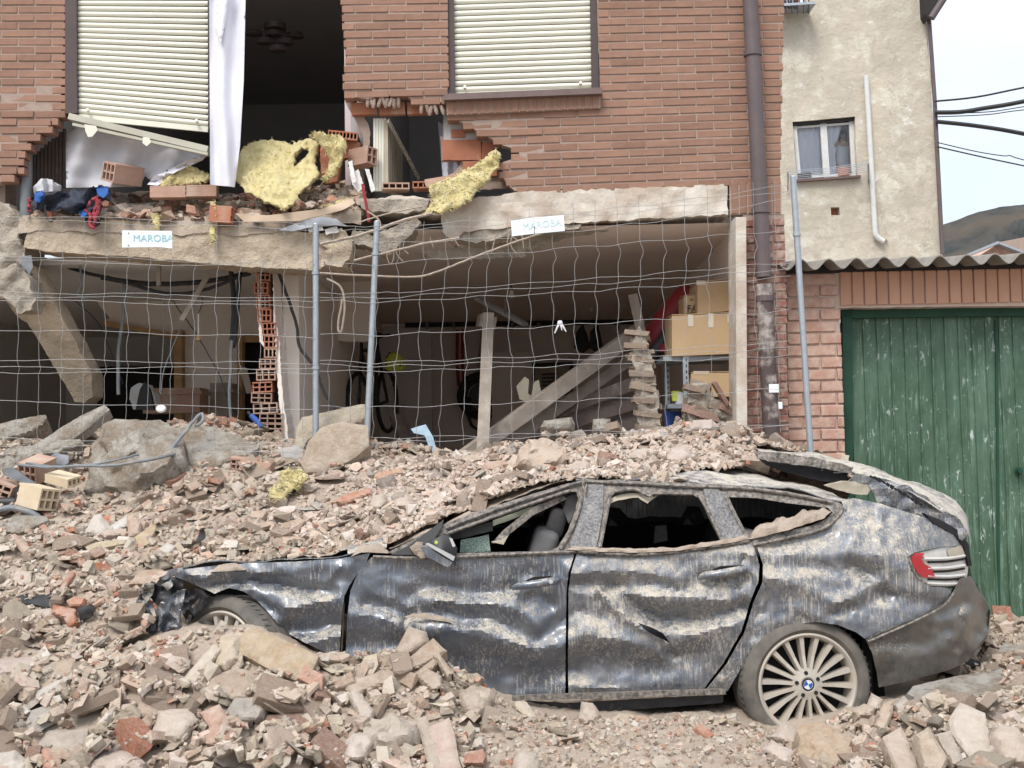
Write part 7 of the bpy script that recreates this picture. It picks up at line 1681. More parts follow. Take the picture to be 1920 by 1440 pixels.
o = line([(680, 345), (684, 370), (690, 400), (692, 416)], 8.80, .012, 6).make('strap', M['red'], None, 40); T(o, 'red strap hanging at the break in the floor', 'strap')
o = obj('windowsill_brick', sheet([(795, 338), (850, 326), (868, 330), (800, 352)], flat(8.86), 6, thick=.10, rag=.8, rough=.004), M['clay_pale'], None); T(o, 'loose flat brick stuck out above the bright yellow wool', 'brick')
# rebars
for pts, r, lab in (([(588, 511), (690, 517), (770, 519), (806, 514), (850, 498), (900, 478), (960, 456), (1020, 436)], .008, 'long bent ribbed steel bar sweeping below the broken beam'), ([(600, 458), (650, 447), (700, 433), (760, 412), (810, 400)], .012, 'grey conduit running across the break to the yellow wool'), ([(664, 488), (740, 470), (800, 456), (862, 446)], .009, 'steel bar sticking out under the torn plaster'), ([(672, 418), (720, 402), (790, 388)], .006, 'thin wire rising across the gap to the beam end'), ([(688, 396), (710, 412), (712, 430)], .008, 'short steel bar hanging by the right inner post top'), ([(612, 522), (640, 540), (646, 580), (640, 622), (634, 612), (642, 560)], .008, 'bent loop of steel hanging below the left beam end')):
    o = line(pts, 8.72, r, 6, 5, .002).make('steel_bar', M['rust'], None, 40); T(o, lab, 'steel bar')
# ties left standing out of the mortar
# ---------------- ground floor, left room
o = obj('concrete_column', sheet([(-10, 508), (40, 500), (62, 498), (88, 545), (130, 620), (172, 700), (172, 744), (158, 755), (140, 752), (100, 684), (56, 612), (30, 590), (-4, 540)], lambda x, y: P(x, y, 8.95 + .0022 * (y - 500)), 8, thick=.22, tdir=(.05, 1, 0), rag=.9, rough=.007, rs=12, seed=33), M['concrete'], None, 40); T(o, 'toppled concrete column leaning from the left beam into the heap', 'column')
o = obj('concrete_lump', sheet([(-10, 500), (30, 496), (52, 520), (66, 560), (58, 582), (30, 586), (4, 556), (-10, 545)], flat(8.78), 6, thick=.2, rag=2, rough=.03, rs=12, seed=35), M['concrete2'], None, 40); T(o, 'cracked concrete knuckle at the top of the toppled column', 'concrete chunk')
hb = T(bpy.data.objects.new('brick_partition', None), 'torn end of a hollow clay brick partition standing between garage and room', 'wall'); COL.objects.link(hb); hb.location = P(508, 826, 9.3)
for i, (x, y, w, h) in enumerate(((497, 519, 26, 22), (497, 543, 26, 24), (500, 569, 26, 26), (502, 594, 26, 25), (508, 619, 25, 24), (511, 643, 26, 24), (510, 664, 24, 18), (506, 684, 32, 20), (505, 704, 36, 22), (496, 727, 36, 20), (493, 747, 38, 20), (504, 766, 46, 20), (512, 785, 44, 20), (512, 804, 46, 20), (506, 822, 48, 18))):
    s = 9.25 / FPX; hollow('hollow_brick', P(x, y, 9.25), (w * s, .22, h * s * .97), Euler((0, random.uniform(-.05, .05), random.uniform(-.1, .1))), 3, 2 if h > 19 else 1, M['clay'] if i in (0, 1, 2, 3, 4, 5, 9) else M['clay_pale'], hb, .009, .005, i)
pm = MB()
for xy in ([(486, 508), (488, 600), (495, 650), (486, 640), (482, 520)], [(511, 506), (516, 600), (524, 640), (526, 700), (534, 770), (542, 830), (534, 830), (524, 760), (519, 700), (514, 620)]): pm.add(*sheet(xy, flat(9.16), 6, thick=.3, rag=1))
pm.make('plaster', M['cream_wall'], hb)
CB = [([(60, 478), (150, 508), (230, 528), (300, 548), (350, 550), (400, 538), (450, 518), (478, 508)], 9.4, .014, 'sagging black cable bundle under the left beam'), ([(190, 520), (280, 532), (380, 528), (470, 512)], 9.6, .020, 'upper black cable bundle under the left beam'), ([(432, 500), (438, 560), (436, 620), (434, 640)], 9.4, .020, 'thick black hose hanging beside the brick partition'), ([(450, 502), (446, 560), (440, 640), (436, 650)], 9.4, .018, 'second thick black hose hanging beside the brick partition'), ([(434, 638), (432, 700), (430, 750), (434, 790)], 9.35, .012, 'blue grey cable strands below the thick black hoses'), ([(520, 506), (540, 560), (556, 610), (562, 650), (590, 690), (610, 740), (640, 780)], 9.2, .012, 'black cable slanting down right of the brick partition'), ([(232, 528), (230, 600), (222, 660), (222, 740)], 9.5, .014, 'grey tube dangling in the left room'), ([(318, 556), (370, 630), (410, 700), (424, 744)], 9.4, .005, 'thin dark wire slanting across the left room'), ([(308, 550), (306, 640), (300, 720), (302, 740)], 9.4, .004, 'thin pale wire hanging in the left room, longest one'), ([(344, 600), (320, 660), (306, 700), (302, 732)], 9.4, .004, 'thin curved wire beside the longest pale wire'), ([(136, 560), (180, 600), (200, 640), (230, 720)], 9.7, .004, 'thin dark wire right of the toppled column'), ([(150, 498), (152, 530), (146, 552), (160, 560)], 9.2, .008, 'looped grey cable at the top of the toppled column'), ([(372, 550), (380, 564), (372, 588)], 9.4, .004, 'short cord of the hanging lamp holder')]
for pts, Y, r, lab in CB:
    o = line(pts, Y, r, 7, 5, .002).make('cable', M['black_clean'] if 'grey' not in lab and 'pale' not in lab else M['grey_plastic'], None, 40); T(o, lab, 'cable')
o = MB().prism([P(386, 512, 9.35), P(396, 514, 9.35), P(344, 602, 9.3), P(336, 598, 9.3)], (0, .02, 0)).make('wood_lath', M['wood_grey']); T(o, 'broken wooden lath hanging under the left beam', 'lath')
o = MB().prism([P(293, 494, 9.3), P(300, 494, 9.3), P(300, 534, 9.3), P(293, 536, 9.3)], (0, .03, 0)).make('wood_lath', M['wood_grey']); T(o, 'short hanging lath stub under the left beam', 'lath')
lh = T(bpy.data.objects.new('lamp_holder', None), 'bare lamp holder dangling in the left room', 'lamp'); COL.objects.link(lh); lh.location = P(372, 634, 9.4)
MB().tube([P(372, 588, 9.4), P(372, 626, 9.4)], .006, 6).make('cord', M['white_plastic'], lh); MB().lathe([(0, 0), (.025, 0), (.012, .03), (.01, .05), (0, .05)], P(372, 638, 9.4), (0, 0, 1), 12).make('shade', M['wood'], lh)
o = MB().lathe([(0, -.008), (.035, -.006), (.038, 0), (.03, .01), (0, .012)], P(302, 766, 9.05), (.2, -.8, .6), 18).make('lamp_dish', M['white_plastic'], None, 40); T(o, 'white round lamp dish lying on the left heap', 'lamp')
o = obj('chair_shell', sheet([(246, 726), (262, 718), (278, 722), (290, 740), (296, 764), (250, 768), (242, 748)], flat(10.2), 6, thick=.12, rough=.01), M['white_plastic'], None, 40); T(o, 'white plastic chair shell in the dark left room', 'chair')
o = obj('folded_chair', sheet([(254, 768), (262, 730), (270, 716), (280, 730), (288, 768)], flat(10.0), 6, thick=.06), M['black_clean'], None, 40); T(o, 'black pointed chair back in front of the white chair shell', 'chair')
o = MB().box(P(330, 752, 10.9), (.5, .3, .22)).box(P(330, 738, 10.9), (.54, .34, .03)).make('carton', M['clay_pale']); T(o, 'reddish box in the shade behind the white chair shell', 'box')
bx = [(444, 770), (452, 690), (470, 694), (480, 770)]
o = obj('leaning_board', sheet([(448, 686), (462, 690), (474, 736), (462, 738)], flat(10.6), 6, thick=.03), M['lining_cream'], None); T(o, 'pale board leaning in the dark doorway', 'board')
o = MB().box(P(420, 750, 11.2), (.18, .3, .3)).box(P(422, 734, 11.2), (.22, .34, .03)).make('wood_crate', M['wood_grey']); T(o, 'small wooden crate beside the dark doorway', 'crate')
# blue tool handle
bt = T(bpy.data.objects.new('paint_brush', None), 'blue handled tool lying on the heap left of the brick partition', 'tool'); COL.objects.link(bt); bt.location = P(478, 790, 9.0)
MB().tube([P(490, 800, 8.95), P(480, 788, 8.95), P(470, 778, 8.95)], [.016, .022, .018], 10).make('handle', M['blue'], bt, 40); MB().tube([P(470, 778, 8.95), P(464, 772, 8.95)], .012, 8).make('tip', M['black_plastic'], bt)
# ---------------- garage
def crate_box(nm, lab, x0, y0, x1, y1, Y, dp, mt, skew=0, tapes=()):
    b = T(bpy.data.objects.new(nm, None), lab, 'box'); COL.objects.link(b); b.location = P((x0 + x1) / 2, y1, Y)
    m = MB(); a, c = P(x0, y0, Y), P(x1, y1, Y); d = P(x1, y0 + skew, Y)
    m.prism([a, d, P(x1, y1 + skew, Y), P(x0, y1, Y)], (.0, dp, 0)); body = m.make('carton', mt, b)
    f = MB(); f.prism([a + Vector((0, -.004, .004)), d + Vector((0, -.004, .004)), d + Vector((0, dp * .48, .012)), a + Vector((0, dp * .48, .012))], (0, 0, .005)); f.prism([a + Vector((0, dp * .5, .012)), d + Vector((0, dp * .5, .012)), d + Vector((0, dp, .004)), a + Vector((0, dp, .004))], (0, 0, .005)); f.make('flap', mt, b)
    for (tx, ty, w, h) in tapes:
        t_ = MB(); t_.prism([P(tx, ty, Y - .003), P(tx + w, ty, Y - .003), P(tx + w, ty + h, Y - .003), P(tx, ty + h, Y - .003)], (0, .002, 0)); t_.make('tape', M['tape'], b)
    return b
crate_box('cardboard_box', 'large brown cardboard box with three tape strips on the garage shelf', 1260, 592, 1376, 668, 9.35, .45, M['cardboard'], -5, ((1290, 590, 10, 22), (1328, 588, 10, 26), (1364, 588, 8, 16)))
crate_box('cardboard_box', 'upper brown cardboard box stacked on the large taped one', 1308, 530, 1380, 588, 9.45, .45, M['cardboard'], -6, ((1306, 526, 18, 8),))
fb_ = crate_box('cardboard_box', 'small printed cardboard box behind the upper brown one', 1282, 556, 1310, 588, 9.6, .3, M['cardboard'], -4)
text('lettering', 'FA', P(1298, 579, 9.59), .075, M['black_text'], fb_); text('lettering', '10', P(1296, 562, 9.59), .03, M['black_text'], fb_)
crate_box('cardboard_box', 'shaded cardboard box on the middle garage shelf', 1296, 700, 1380, 745, 9.4, .4, M['cardboard'], -2, ((1300, 696, 30, 5),))
wb = crate_box('carton', 'narrow white carton with blue print beside the large taped box', 1257, 606, 1268, 660, 9.45, .2, M['white_plastic'])
for i in range(3):
    MB().prism([P(1259, 618 + i * 13, 9.446), P(1266, 618 + i * 13, 9.446), P(1266, 625 + i * 13, 9.446), P(1259, 626 + i * 13, 9.446)], (0, .002, 0)).make('print', M['blue'], wb)
sh = T(bpy.data.objects.new('shelf_rack', None), 'grey metal shelf rack behind the right garage jamb', 'shelf'); COL.objects.link(sh); sh.location = P(1310, 800, 9.5)
for y, x0 in ((673, 1244), (762, 1252)):
    m = MB(); a, b = P(x0, y, 9.4), P(1382, y - 3, 9.4); m.box(((a.x + b.x) / 2, 9.66, (a.z + b.z) / 2), (b.x - a.x, .5, .035)); m.make('shelf_board', M['zinc'], sh)
for x, Y in ((1286, 9.38), (1251, 9.86)):
    s = MB(); a, b = P(x, 668, Y), P(x, 820, Y); s.box(((a.x + b.x) / 2, Y, (a.z + b.z) / 2), (.038, .03, a.z - b.z)); s.make('post', M['zinc'], sh)
    h = MB()
    for i in range(12): h.box((a.x, Y - .0155, a.z - .03 - i * .045), (.009, .002, .022))
    h.make('slot', M['car_inside'], sh)
o = line([(1200, 672), (1230, 630), (1270, 580), (1300, 545)], 10.2, [.05, .09, .09, .09, .11, .11, .12, .12, .12, .12, .12, .11, .08], 12, 4).make('red_bundle', M['red'], None, 50); T(o, 'long red bundle leaning in the corner behind the boxes', 'bundle')
o = line([(1206, 690), (1236, 650), (1262, 618)], 9.9, .06, 10, 4).make('black_bag', M['black_plastic'], None, 50); T(o, 'black slack bag below the red bundle', 'bag')
o = MB().box(P(1246, 656, 9.9), (.12, .2, .06), Euler((0, .1, .2))).box(P(1246, 650, 9.9), (.09, .16, .03), Euler((0, .1, .2))).make('red_box', M['red']); T(o, 'small red case beside the narrow white carton', 'case')
for i, (x, y, r, mt, lab) in enumerate(((1276, 745, .05, 'white_plastic', 'white paint tub on the lower garage shelf'), (1262, 790, .07, 'blue', 'blue bucket below the garage shelf'), (1268, 738, .04, 'yellowgreen', 'small greenish tub on the lower garage shelf'))):
    o = MB().lathe([(0, 0), (r * .85, 0), (r, r * 1.8), (r * 1.05, r * 1.8), (r * 1.05, r * 1.95), (0, r * 1.95)], P(x, y + 14, 9.62), (0, 0, 1), 16).make('tub', M[mt], None, 40); T(o, lab, 'tub')
# leaning post, fallen door beams and panels
o = MB().beam(P(904, 872, 8.98), P(916, 590, 9.7), .088, .06, (0, 1, 0)).make('leaning_post', M['wood_grey']); T(o, 'pale wooden post leaning upright in the middle of the garage', 'post')
gdoor = T(bpy.data.objects.new('garage_door', None), 'collapsed garage door with a long beam slanting across the opening', 'door'); COL.objects.link(gdoor); gdoor.location = P(1000, 870, 9.6)
MB().beam(P(838, 880, 9.3), P(1200, 618, 10.0), .10, .11).make('top_beam', M['wood_grey'], gdoor)
MB().beam(P(868, 886, 9.5), P(1190, 668, 10.1), .05, .09).make('lower_beam', M['wood_grey'], gdoor)
for i, pl in enumerate(([(900, 852), (1010, 776), (1192, 704), (1194, 730), (1060, 776), (930, 862)], [(940, 862), (1060, 780), (1194, 734), (1196, 766), (1070, 804), (980, 868)], [(985, 870), (1070, 808), (1196, 770), (1198, 800), (1090, 836), (1010, 872)])):
    obj('board', sheet(pl, lambda x, y, i=i: P(x, y, 9.9 + .05 * i), 14, thick=.03), M['wood_dark'], gdoor)
o = obj('bracket_crate', sheet([(968, 724), (984, 706), (992, 712), (990, 738), (996, 742), (1002, 716), (1010, 712), (1016, 742), (990, 756), (974, 748)], flat(9.75), 5, thick=.08), M['lining_cream'], None); T(o, 'pale broken bracket lying on the slanting door beam', 'bracket')
o = MB().beam(P(1186, 552, 9.9), P(1206, 640, 9.9), .075, .03, (0, 1, 0)).make('short_plank', M['wood_grey']); T(o, 'short plank standing above the broken brick stump', 'plank')
# broken brick stumps
st_ = T(bpy.data.objects.new('brick_stump', None), 'leaning stump of dusty brickwork in the garage opening', 'brick wall'); COL.objects.link(st_); st_.location = P(1210, 815, 9.1)
for i in range(15):
    y = 802 - i * 12.6; x = 1217 - i * 1.7 + random.uniform(-2, 2); s = 9.1 / FPX
    put('brick', stone_me('brick', i % 12), st_, P(x, y, 9.1 + .02 * (i % 2)), (random.uniform(-.1, .1), .12 + random.uniform(-.06, .06), random.uniform(-.2, .2) + (3.14 if i % 2 else 0)), (.098, .12, .082)).color = c4(pick(DUSTR))
obj('mortar', sheet([(1186, 640), (1200, 612), (1216, 640), (1226, 700), (1236, 780), (1244, 815), (1200, 815), (1192, 740)], flat(9.045), 7, thick=.16, rag=2, rough=.02, rs=18), M['concrete2'], st_, 40)
s2_ = T(bpy.data.objects.new('brick_stump', None), 'tumbled chunk of brickwork in front of the shelf rack', 'brick wall'); COL.objects.link(s2_); s2_.location = P(1345, 790, 8.95)
for i, (x, y) in enumerate(((1304, 730), (1312, 744), (1306, 757), (1322, 770), (1346, 762), (1352, 778), (1330, 784), (1362, 768), (1318, 722), (1300, 772))):
    put('brick', stone_me('brick', i), s2_, P(x, y, 8.95 + .03 * (i % 3)), (random.uniform(-.2, .2), .35 + random.uniform(-.15, .15), random.uniform(-.4, .4)), (.085, .11, .085)).color = c4(pick(DUSTR + [(.46, .27, .22)]))
put('brick', stone_me('brick', 3), s2_, P(1352, 740, 8.9), (.2, 1.0, .3), (.11, .06, .06)).color = c4((.50, .28, .21))
obj('mortar', sheet([(1290, 750), (1302, 718), (1320, 714), (1340, 748), (1372, 754), (1384, 790), (1330, 800), (1292, 790)], flat(8.93), 7, thick=.2, rag=2, rough=.03, rs=16), M['concrete2'], s2_, 40)
# back wall of the garage: bicycle, hose, bags, rail, picture
def bike():
    b = T(bpy.data.objects.new('bicycle', None), 'dark bicycle parked against the garage partition', 'bicycle'); COL.objects.link(b); Yb = 12.4; c = P(672, 762, Yb); c2 = P(726, 752, 13.3); zf = c.z - .34; b.location = (c.x, c.y, zf)
    for cc_ in (c, c2):
        d = (c2 - c); d.z = 0; d.normalize(); ax = d.cross(Vector((0, 0, 1)))
        w = bpy.data.objects.new('wheel', None); COL.objects.link(w); w.parent = b; w.location = cc_ - b.location
        MB().tube([cc_ + d * .33 * math.cos(a) + Vector((0, 0, .33 * math.sin(a))) for a in [i * 2 * math.pi / 36 for i in range(37)]], .024, 8, False).make('tyre', M['black_clean'], w, 60)
        sp = MB()
        for i in range(16):
            a = i * 2 * math.pi / 16; sp.tube([cc_, cc_ + d * .31 * math.cos(a) + Vector((0, 0, .31 * math.sin(a)))], .0025, 4, False)
        sp.make('spokes', M['zinc'], w)
    f = MB(); top = c.lerp(c2, .3) + Vector((0, 0, .62)); st = c.lerp(c2, .68) + Vector((0, 0, .58)); bb = c.lerp(c2, .55) + Vector((0, 0, -.03)); hd = c.lerp(c2, .12) + Vector((0, 0, .56))
    for p, q in ((hd, st), (hd, bb), (st, bb), (bb, c2), (st, c2), (hd, c)): f.tube([p, q], .018, 8)
    f.make('frame', M['black_plastic'], b, 40)
    hbar = hd + Vector((0, 0, .14)); MB().tube([hbar + Vector((-.30, .02, .02)), hbar, hbar + Vector((.30, -.02, .02))], .014, 8).tube([hd, hbar], .016, 8).make('handlebar', M['black_clean'], b)
    MB().lathe([(0, .05), (.05, .04), (.075, .0), (.02, -.02), (0, -.02)], st + Vector((0, 0, .12)), (0, 0, 1), 12).tube([st, st + Vector((0, 0, .1))], .014, 8).make('saddle', M['black_clean'], b)
bike()
hm = T(bpy.data.objects.new('helmet', None), 'yellow green cycle helmet hung on the dark bicycle', 'helmet'); COL.objects.link(hm); hm.location = P(739, 688, 12.3)
hc = P(739, 684, 12.3)
MB().lathe([(0, .13), (.05, .12), (.095, .07), (.115, .0), (.11, -.03), (.10, -.03), (.09, 0)], hc, (.15, -.4, .9), 20).make('shell', M['yellowgreen'], hm, 50)
m = MB()
for i in range(-2, 3): m.tube([hc + Vector((i * .035, -.09, -.02)), hc + Vector((i * .032, -.065, .07)), hc + Vector((i * .02, .0, .125))], .009, 6)
m.make('vent', M['black_clean'], hm)
hs_ = T(bpy.data.objects.new('hose_reel', None), 'black garden hose coiled on a reel against the back wall', 'hose'); COL.objects.link(hs_); hc = P(902, 742, 15.2); hs_.location = hc
for k, r in enumerate((.28, .25, .22, .19)):
    MB().tube([hc + Vector((r * math.cos(a), -.02 * k, r * math.sin(a))) for a in [i * 2 * math.pi / 28 for i in range(29)]], .022, 7, False).make('coil', M['black_clean'], hs_, 60)
MB().tube([P(880, 745, 15.1), P(876, 775, 15.1), P(884, 798, 15.1), P(896, 806, 15.1), P(918, 800, 15.1)], .02, 7).make('hose_end', M['black_clean'], hs_, 60)
MB().lathe([(0, -.02), (.15, -.02), (.15, .02), (0, .02)], hc, (0, 1, 0), 20).make('reel', M['black_plastic'], hs_)
for i, (x, lab) in enumerate(((858, 'dark red strap hanging on the back wall, left of the pair'), (868, 'dark red strap hanging on the back wall, right of the pair'))):
    o = line([(x, 618, 15.3), (x - 1, 670, 15.3), (x + 2, 724, 15.3)], 15.3, .022, 6).make('strap', M['red'], None); T(o, lab, 'strap')
o = line([(904, 620, 15.3), (898, 680, 15.3), (900, 710, 15.3)], 15.3, .02, 6).make('strap', M['wood_grey'], None); T(o, 'thin pale cord hanging above the hose reel', 'cord')
rl_ = T(bpy.data.objects.new('tool_rail', None), 'dark tool rail along the top of the garage back wall', 'rail'); COL.objects.link(rl_); rl_.location = P(960, 610, 15.3)
MB().beam(P(760, 606, 15.35), P(1200, 600, 15.35), .08, .10).make('rail', M['door_dark'], rl_)
for x in (800, 850, 960, 1010, 1060, 1120, 1160): MB().tube([P(x, 606, 15.25), P(x, 616, 15.2)], .02, 6).make('hook', M['zinc'], rl_)
for x, lab in ((1092, 'black folded bag hanging on the garage rail, larger one'), (1118, 'black folded bag hanging on the garage rail, smaller one')):
    o = obj('hanging_bag', sheet([(x - 10, 622), (x, 606), (x + 8, 624), (x + 14, 652), (x + 2, 660), (x - 14, 652)], flat(14.9), 6, thick=.1, rough=.02, rs=8, seed=x), M['black_clean'], None, 50); T(o, lab, 'bag')
vf = T(bpy.data.objects.new('vent_panel', None), 'framed pale panel with louvres against the garage back wall', 'panel'); COL.objects.link(vf); vf.location = P(1034, 735, 15.2)
MB().prism([P(1000, 684, 15.3), P(1072, 682, 15.3), P(1072, 738, 15.3), P(1000, 740, 15.3)], (0, .03, 0)).make('panel', M['lining_cream'], vf)
m = MB()
for a, b in (((998, 684), (1074, 682)), ((998, 740), (1074, 738)), ((1000, 682), (1000, 742)), ((1072, 680), (1072, 740))): m.beam(P(*a, 15.26), P(*b, 15.26), .03, .04)
m.make('frame', M['door_dark'], vf)
for i in range(4): MB().beam(P(1016, 702 + i * 7, 15.25), P(1044, 701 + i * 7, 15.25), .02, .018).make('louvre', M['door_dark'], vf)
cb = T(bpy.data.objects.new('wall_cabinet', None), 'low grey cabinet against the garage back wall right of the post', 'cabinet'); COL.objects.link(cb); cb.location = P(960, 800, 15.1)
MB().box(P(960, 730, 15.2), (.5, .3, .9)).make('body', M['garage_wall'], cb); MB().box(P(960, 730, 15.04), (.46, .02, .84)).make('door', M['garage_wall'], cb); MB().box(P(972, 725, 15.02), (.02, .02, .12)).make('handle', M['zinc'], cb)
cf = T(bpy.data.objects.new('strip_light', None), 'broken ceiling strip light hanging over the leaning post', 'ceiling lamp'); COL.objects.link(cf); cf.location = P(940, 590, 10.6)
MB().beam(P(896, 560, 10.8), P(984, 608, 10.4), .08, .03).make('tray', M['zinc'], cf); MB().tube([P(948, 556, 10.6), P(946, 590, 10.5)], .004, 5).make('wire', M['grey_plastic'], cf)
MB().box(P(912, 604, 10.0), (.14, .1, .1), Euler((0, .2, .3))).make('ballast', M['wood_grey'], cf)
for x, y, lab in ((959, 550, 'bare white bulb hanging from the garage ceiling, nearest one'), (1038, 580, 'small bulb on the garage ceiling left of the hanging bags'), (1108, 578, 'small bulb on the garage ceiling above the hanging bags')):
    Y = 11.0 if x < 1000 else 14.0; bl = T(bpy.data.objects.new('bulb_lamp', None), lab, 'lamp'); COL.objects.link(bl); bl.location = P(x, y, Y)
    MB().lathe([(0, -.05), (.028, -.035), (.03, -.015), (.014, .02), (.012, .03), (0, .03)], P(x, y, Y), (0, 0, 1), 12).make('bulb', M['white_plastic'], bl, 50); MB().tube([P(x, y, Y) + Vector((0, 0, .02)), P(x, y - 14, Y)], .012, 6).make('holder', M['black_clean'], bl)
o = MB().beam(P(740, 780, 11.0), P(775, 868, 10.6), .09, .05).make('dark_plank', M['wood_dark']); T(o, 'dark plank leaning in the garage right of the inner post', 'plank')
o = MB().beam(P(752, 760, 11.3), P(768, 866, 11.0), .06, .05).make('dark_plank', M['wood_dark']); T(o, 'second dark plank leaning in the garage beside the first', 'plank')
# ---------------- on the heap
o = obj('foam_board', sheet([(770, 804), (784, 800), (798, 796), (812, 820), (820, 848), (808, 850), (796, 816), (776, 812)], flat(8.85), 5, thick=.03, rough=.003), M['foam_blue'], None); T(o, 'pale blue foam board standing in the heap before the garage', 'foam board')
o = obj('crushed_bonnet', sheet([(1064, 836), (1078, 824), (1120, 826), (1160, 824), (1196, 818), (1250, 812), (1262, 818), (1240, 832), (1200, 846), (1150, 838), (1100, 842), (1076, 858), (1066, 854)], lambda x, y: P(x, y, 8.55 + .06 * noise.noise(Vector((x * .04, y * .06, 2)))), 5, thick=.02, rough=.02, rs=10, seed=61), M['paint_dusty'], None, 50); T(o, 'crumpled dark car sheet metal sticking out of the pale rubble', 'sheet metal')
o = obj('plastic_bag', sheet([(1196, 838), (1210, 824), (1240, 826), (1256, 838), (1250, 848), (1220, 854), (1200, 852)], lambda x, y: P(x, y, 8.48 + .05 * noise.noise(Vector((x * .08, y * .09, 6)))), 4, thick=.04, rough=.018, rs=14, seed=62), M['paint'], None, 50); T(o, 'wrinkled dark blue plastic next to the crumpled sheet metal', 'plastic sheet')
o = MB().beam(P(1084, 848, 8.5), P(1130, 850, 8.5), .10, .10).beam(P(1086, 842, 8.49), P(1128, 844, 8.49), .11, .02).make('grey_box', M['grey_plastic']); T(o, 'grey plastic box under the crumpled sheet metal', 'box')
o = line([(1126, 846), (1140, 852), (1150, 870)], 8.42, .05, 12, 3).make('grey_duct', M['white_plastic'], None, 50); T(o, 'pale curved duct piece beside the grey plastic box', 'duct')
o = line([(1158, 842), (1164, 856), (1156, 868)], 8.42, .03, 10, 3).make('red_pipe', M['clay'], None, 50); T(o, 'reddish pipe stub beside the pale duct piece', 'pipe')
o = MB().prism([P(1162, 822, 8.5), P(1230, 816, 8.5), P(1236, 822, 8.5), P(1166, 830, 8.5)], (0, .06, .01)).make('white_lath', M['tape']); T(o, 'pale wooden strip over the crumpled sheet metal', 'lath')
o = hollow('hollow_brick', P(484, 876, 8.3), (.12, .22, .075), Euler((.15, .10, 1.4)), 3, 2, M['clay_pale'], None, .012, .003, 21); T(o, 'hollow brick lying on the heap above the torn wool tuft', 'brick')
o = hollow('hollow_brick', P(450, 868, 8.35), (.12, .1, .08), Euler((.2, .1, .1)), 3, 2, M['clay_pale'], None, .012, .003, 22); T(o, 'hollow brick end showing holes left of the other by the wool tuft', 'brick')
cream = mat('cream clay block', (.62, .52, .37), (.54, .44, .31), 6, .9, .3, 60, .006)
o = hollow('hollow_block', P(72, 932, 7.85), (.17, .19, .14), Euler((.2, .1, 1.15)), 3, 2, cream, None, .014, .004, 23); T(o, 'broken cream hollow block among the black pipes', 'block')
o = hollow('hollow_block', P(8, 922, 8.0), (.12, .2, .13), Euler((.1, .4, .2)), 2, 3, M['clay_pale'], None, .012, .004, 24); T(o, 'pink hollow brick with square holes at the left edge', 'brick')
o = hollow('hollow_block', P(70, 880, 8.2), (.15, .2, .13), Euler((.3, .2, -.3)), 3, 2, M['clay_pale'], None, .012, .004, 25); T(o, 'pink hollow brick standing behind the cream block', 'brick')
o = hollow('hollow_block', P(118, 898, 8.0), (.12, .2, .06), Euler((.2, -.2, 1.1)), 3, 1, cream, None, .012, .004, 26); T(o, 'cream half block broken open right of the black pipes', 'block')
o = hollow('hollow_brick', P(1744, 1352, 6.12), (.16, .18, .09), Euler((.25, .05, -.25)), 2, 1, mat('pale clay', (.56, .43, .33), None, 8, .9, .3, 60, .006), None, .022, .003, 27); T(o, 'pale hollow brick with two open cells below the rear bumper', 'brick')
o = line([(-20, 962), (20, 952), (60, 962), (76, 974)], 7.75, .02, 8, 3).make('black_pipe', M['grey_plastic'], None, 40); T(o, 'flat grey plastic strip under the cream hollow block', 'pipe')
o = line([(-20, 944), (10, 942), (36, 940), (38, 914)], 7.9, .035, 10, 3).make('black_pipe', M['black_plastic'], None, 40); T(o, 'thick black bent pipe at the left edge of the heap', 'pipe')
o = obj('gutter_piece', sheet([(4, 880), (20, 876), (44, 892), (68, 908), (56, 912), (30, 900), (8, 892)], lambda x, y: P(x, y, 8.0), 5, thick=.03, rough=.006), M['grey_plastic'], None, 50); T(o, 'curved dark grey gutter piece above the cream hollow block', 'gutter')
o = obj('grey_sheet', sheet([(88, 862), (104, 848), (128, 856), (130, 868), (112, 876), (94, 874)], lambda x, y: P(x, y, 8.3), 6, thick=.012, rough=.006), M['lead'], None); T(o, 'grey slate like sheet under the long broken slab', 'sheet')
o = obj('black_rag', sheet([(32, 1118), (52, 1112), (92, 1114), (118, 1122), (112, 1134), (80, 1136), (48, 1130)], lambda x, y: P(x, y, ray_hit(75, 1134) - .04 + .0 * x + .004 * (1134 - y)), 5, thick=.03, rough=.016, rs=14, seed=63), M['black_plastic'], None, 50); T(o, 'flat black rubber scrap on the heap left of the car nose', 'scrap')
o = obj('black_rag', sheet([(146, 1142), (166, 1132), (176, 1140), (170, 1156), (152, 1162)], lambda x, y: P(x, y, ray_hit(160, 1160) - .05), 4, thick=.04, rough=.014, rs=16, seed=64), M['black_plastic'], None, 50); T(o, 'small black plastic scrap beside the orange red brick', 'scrap')
o = obj('black_rag', sheet([(368, 1012), (376, 992), (382, 990), (384, 1010), (376, 1018)], lambda x, y: P(x, y, ray_hit(376, 1016) - .03), 4, thick=.02, rough=.01, rs=16, seed=65), M['black_plastic'], None, 50); T(o, 'pointed black splinter standing on the heap above the bonnet', 'scrap')
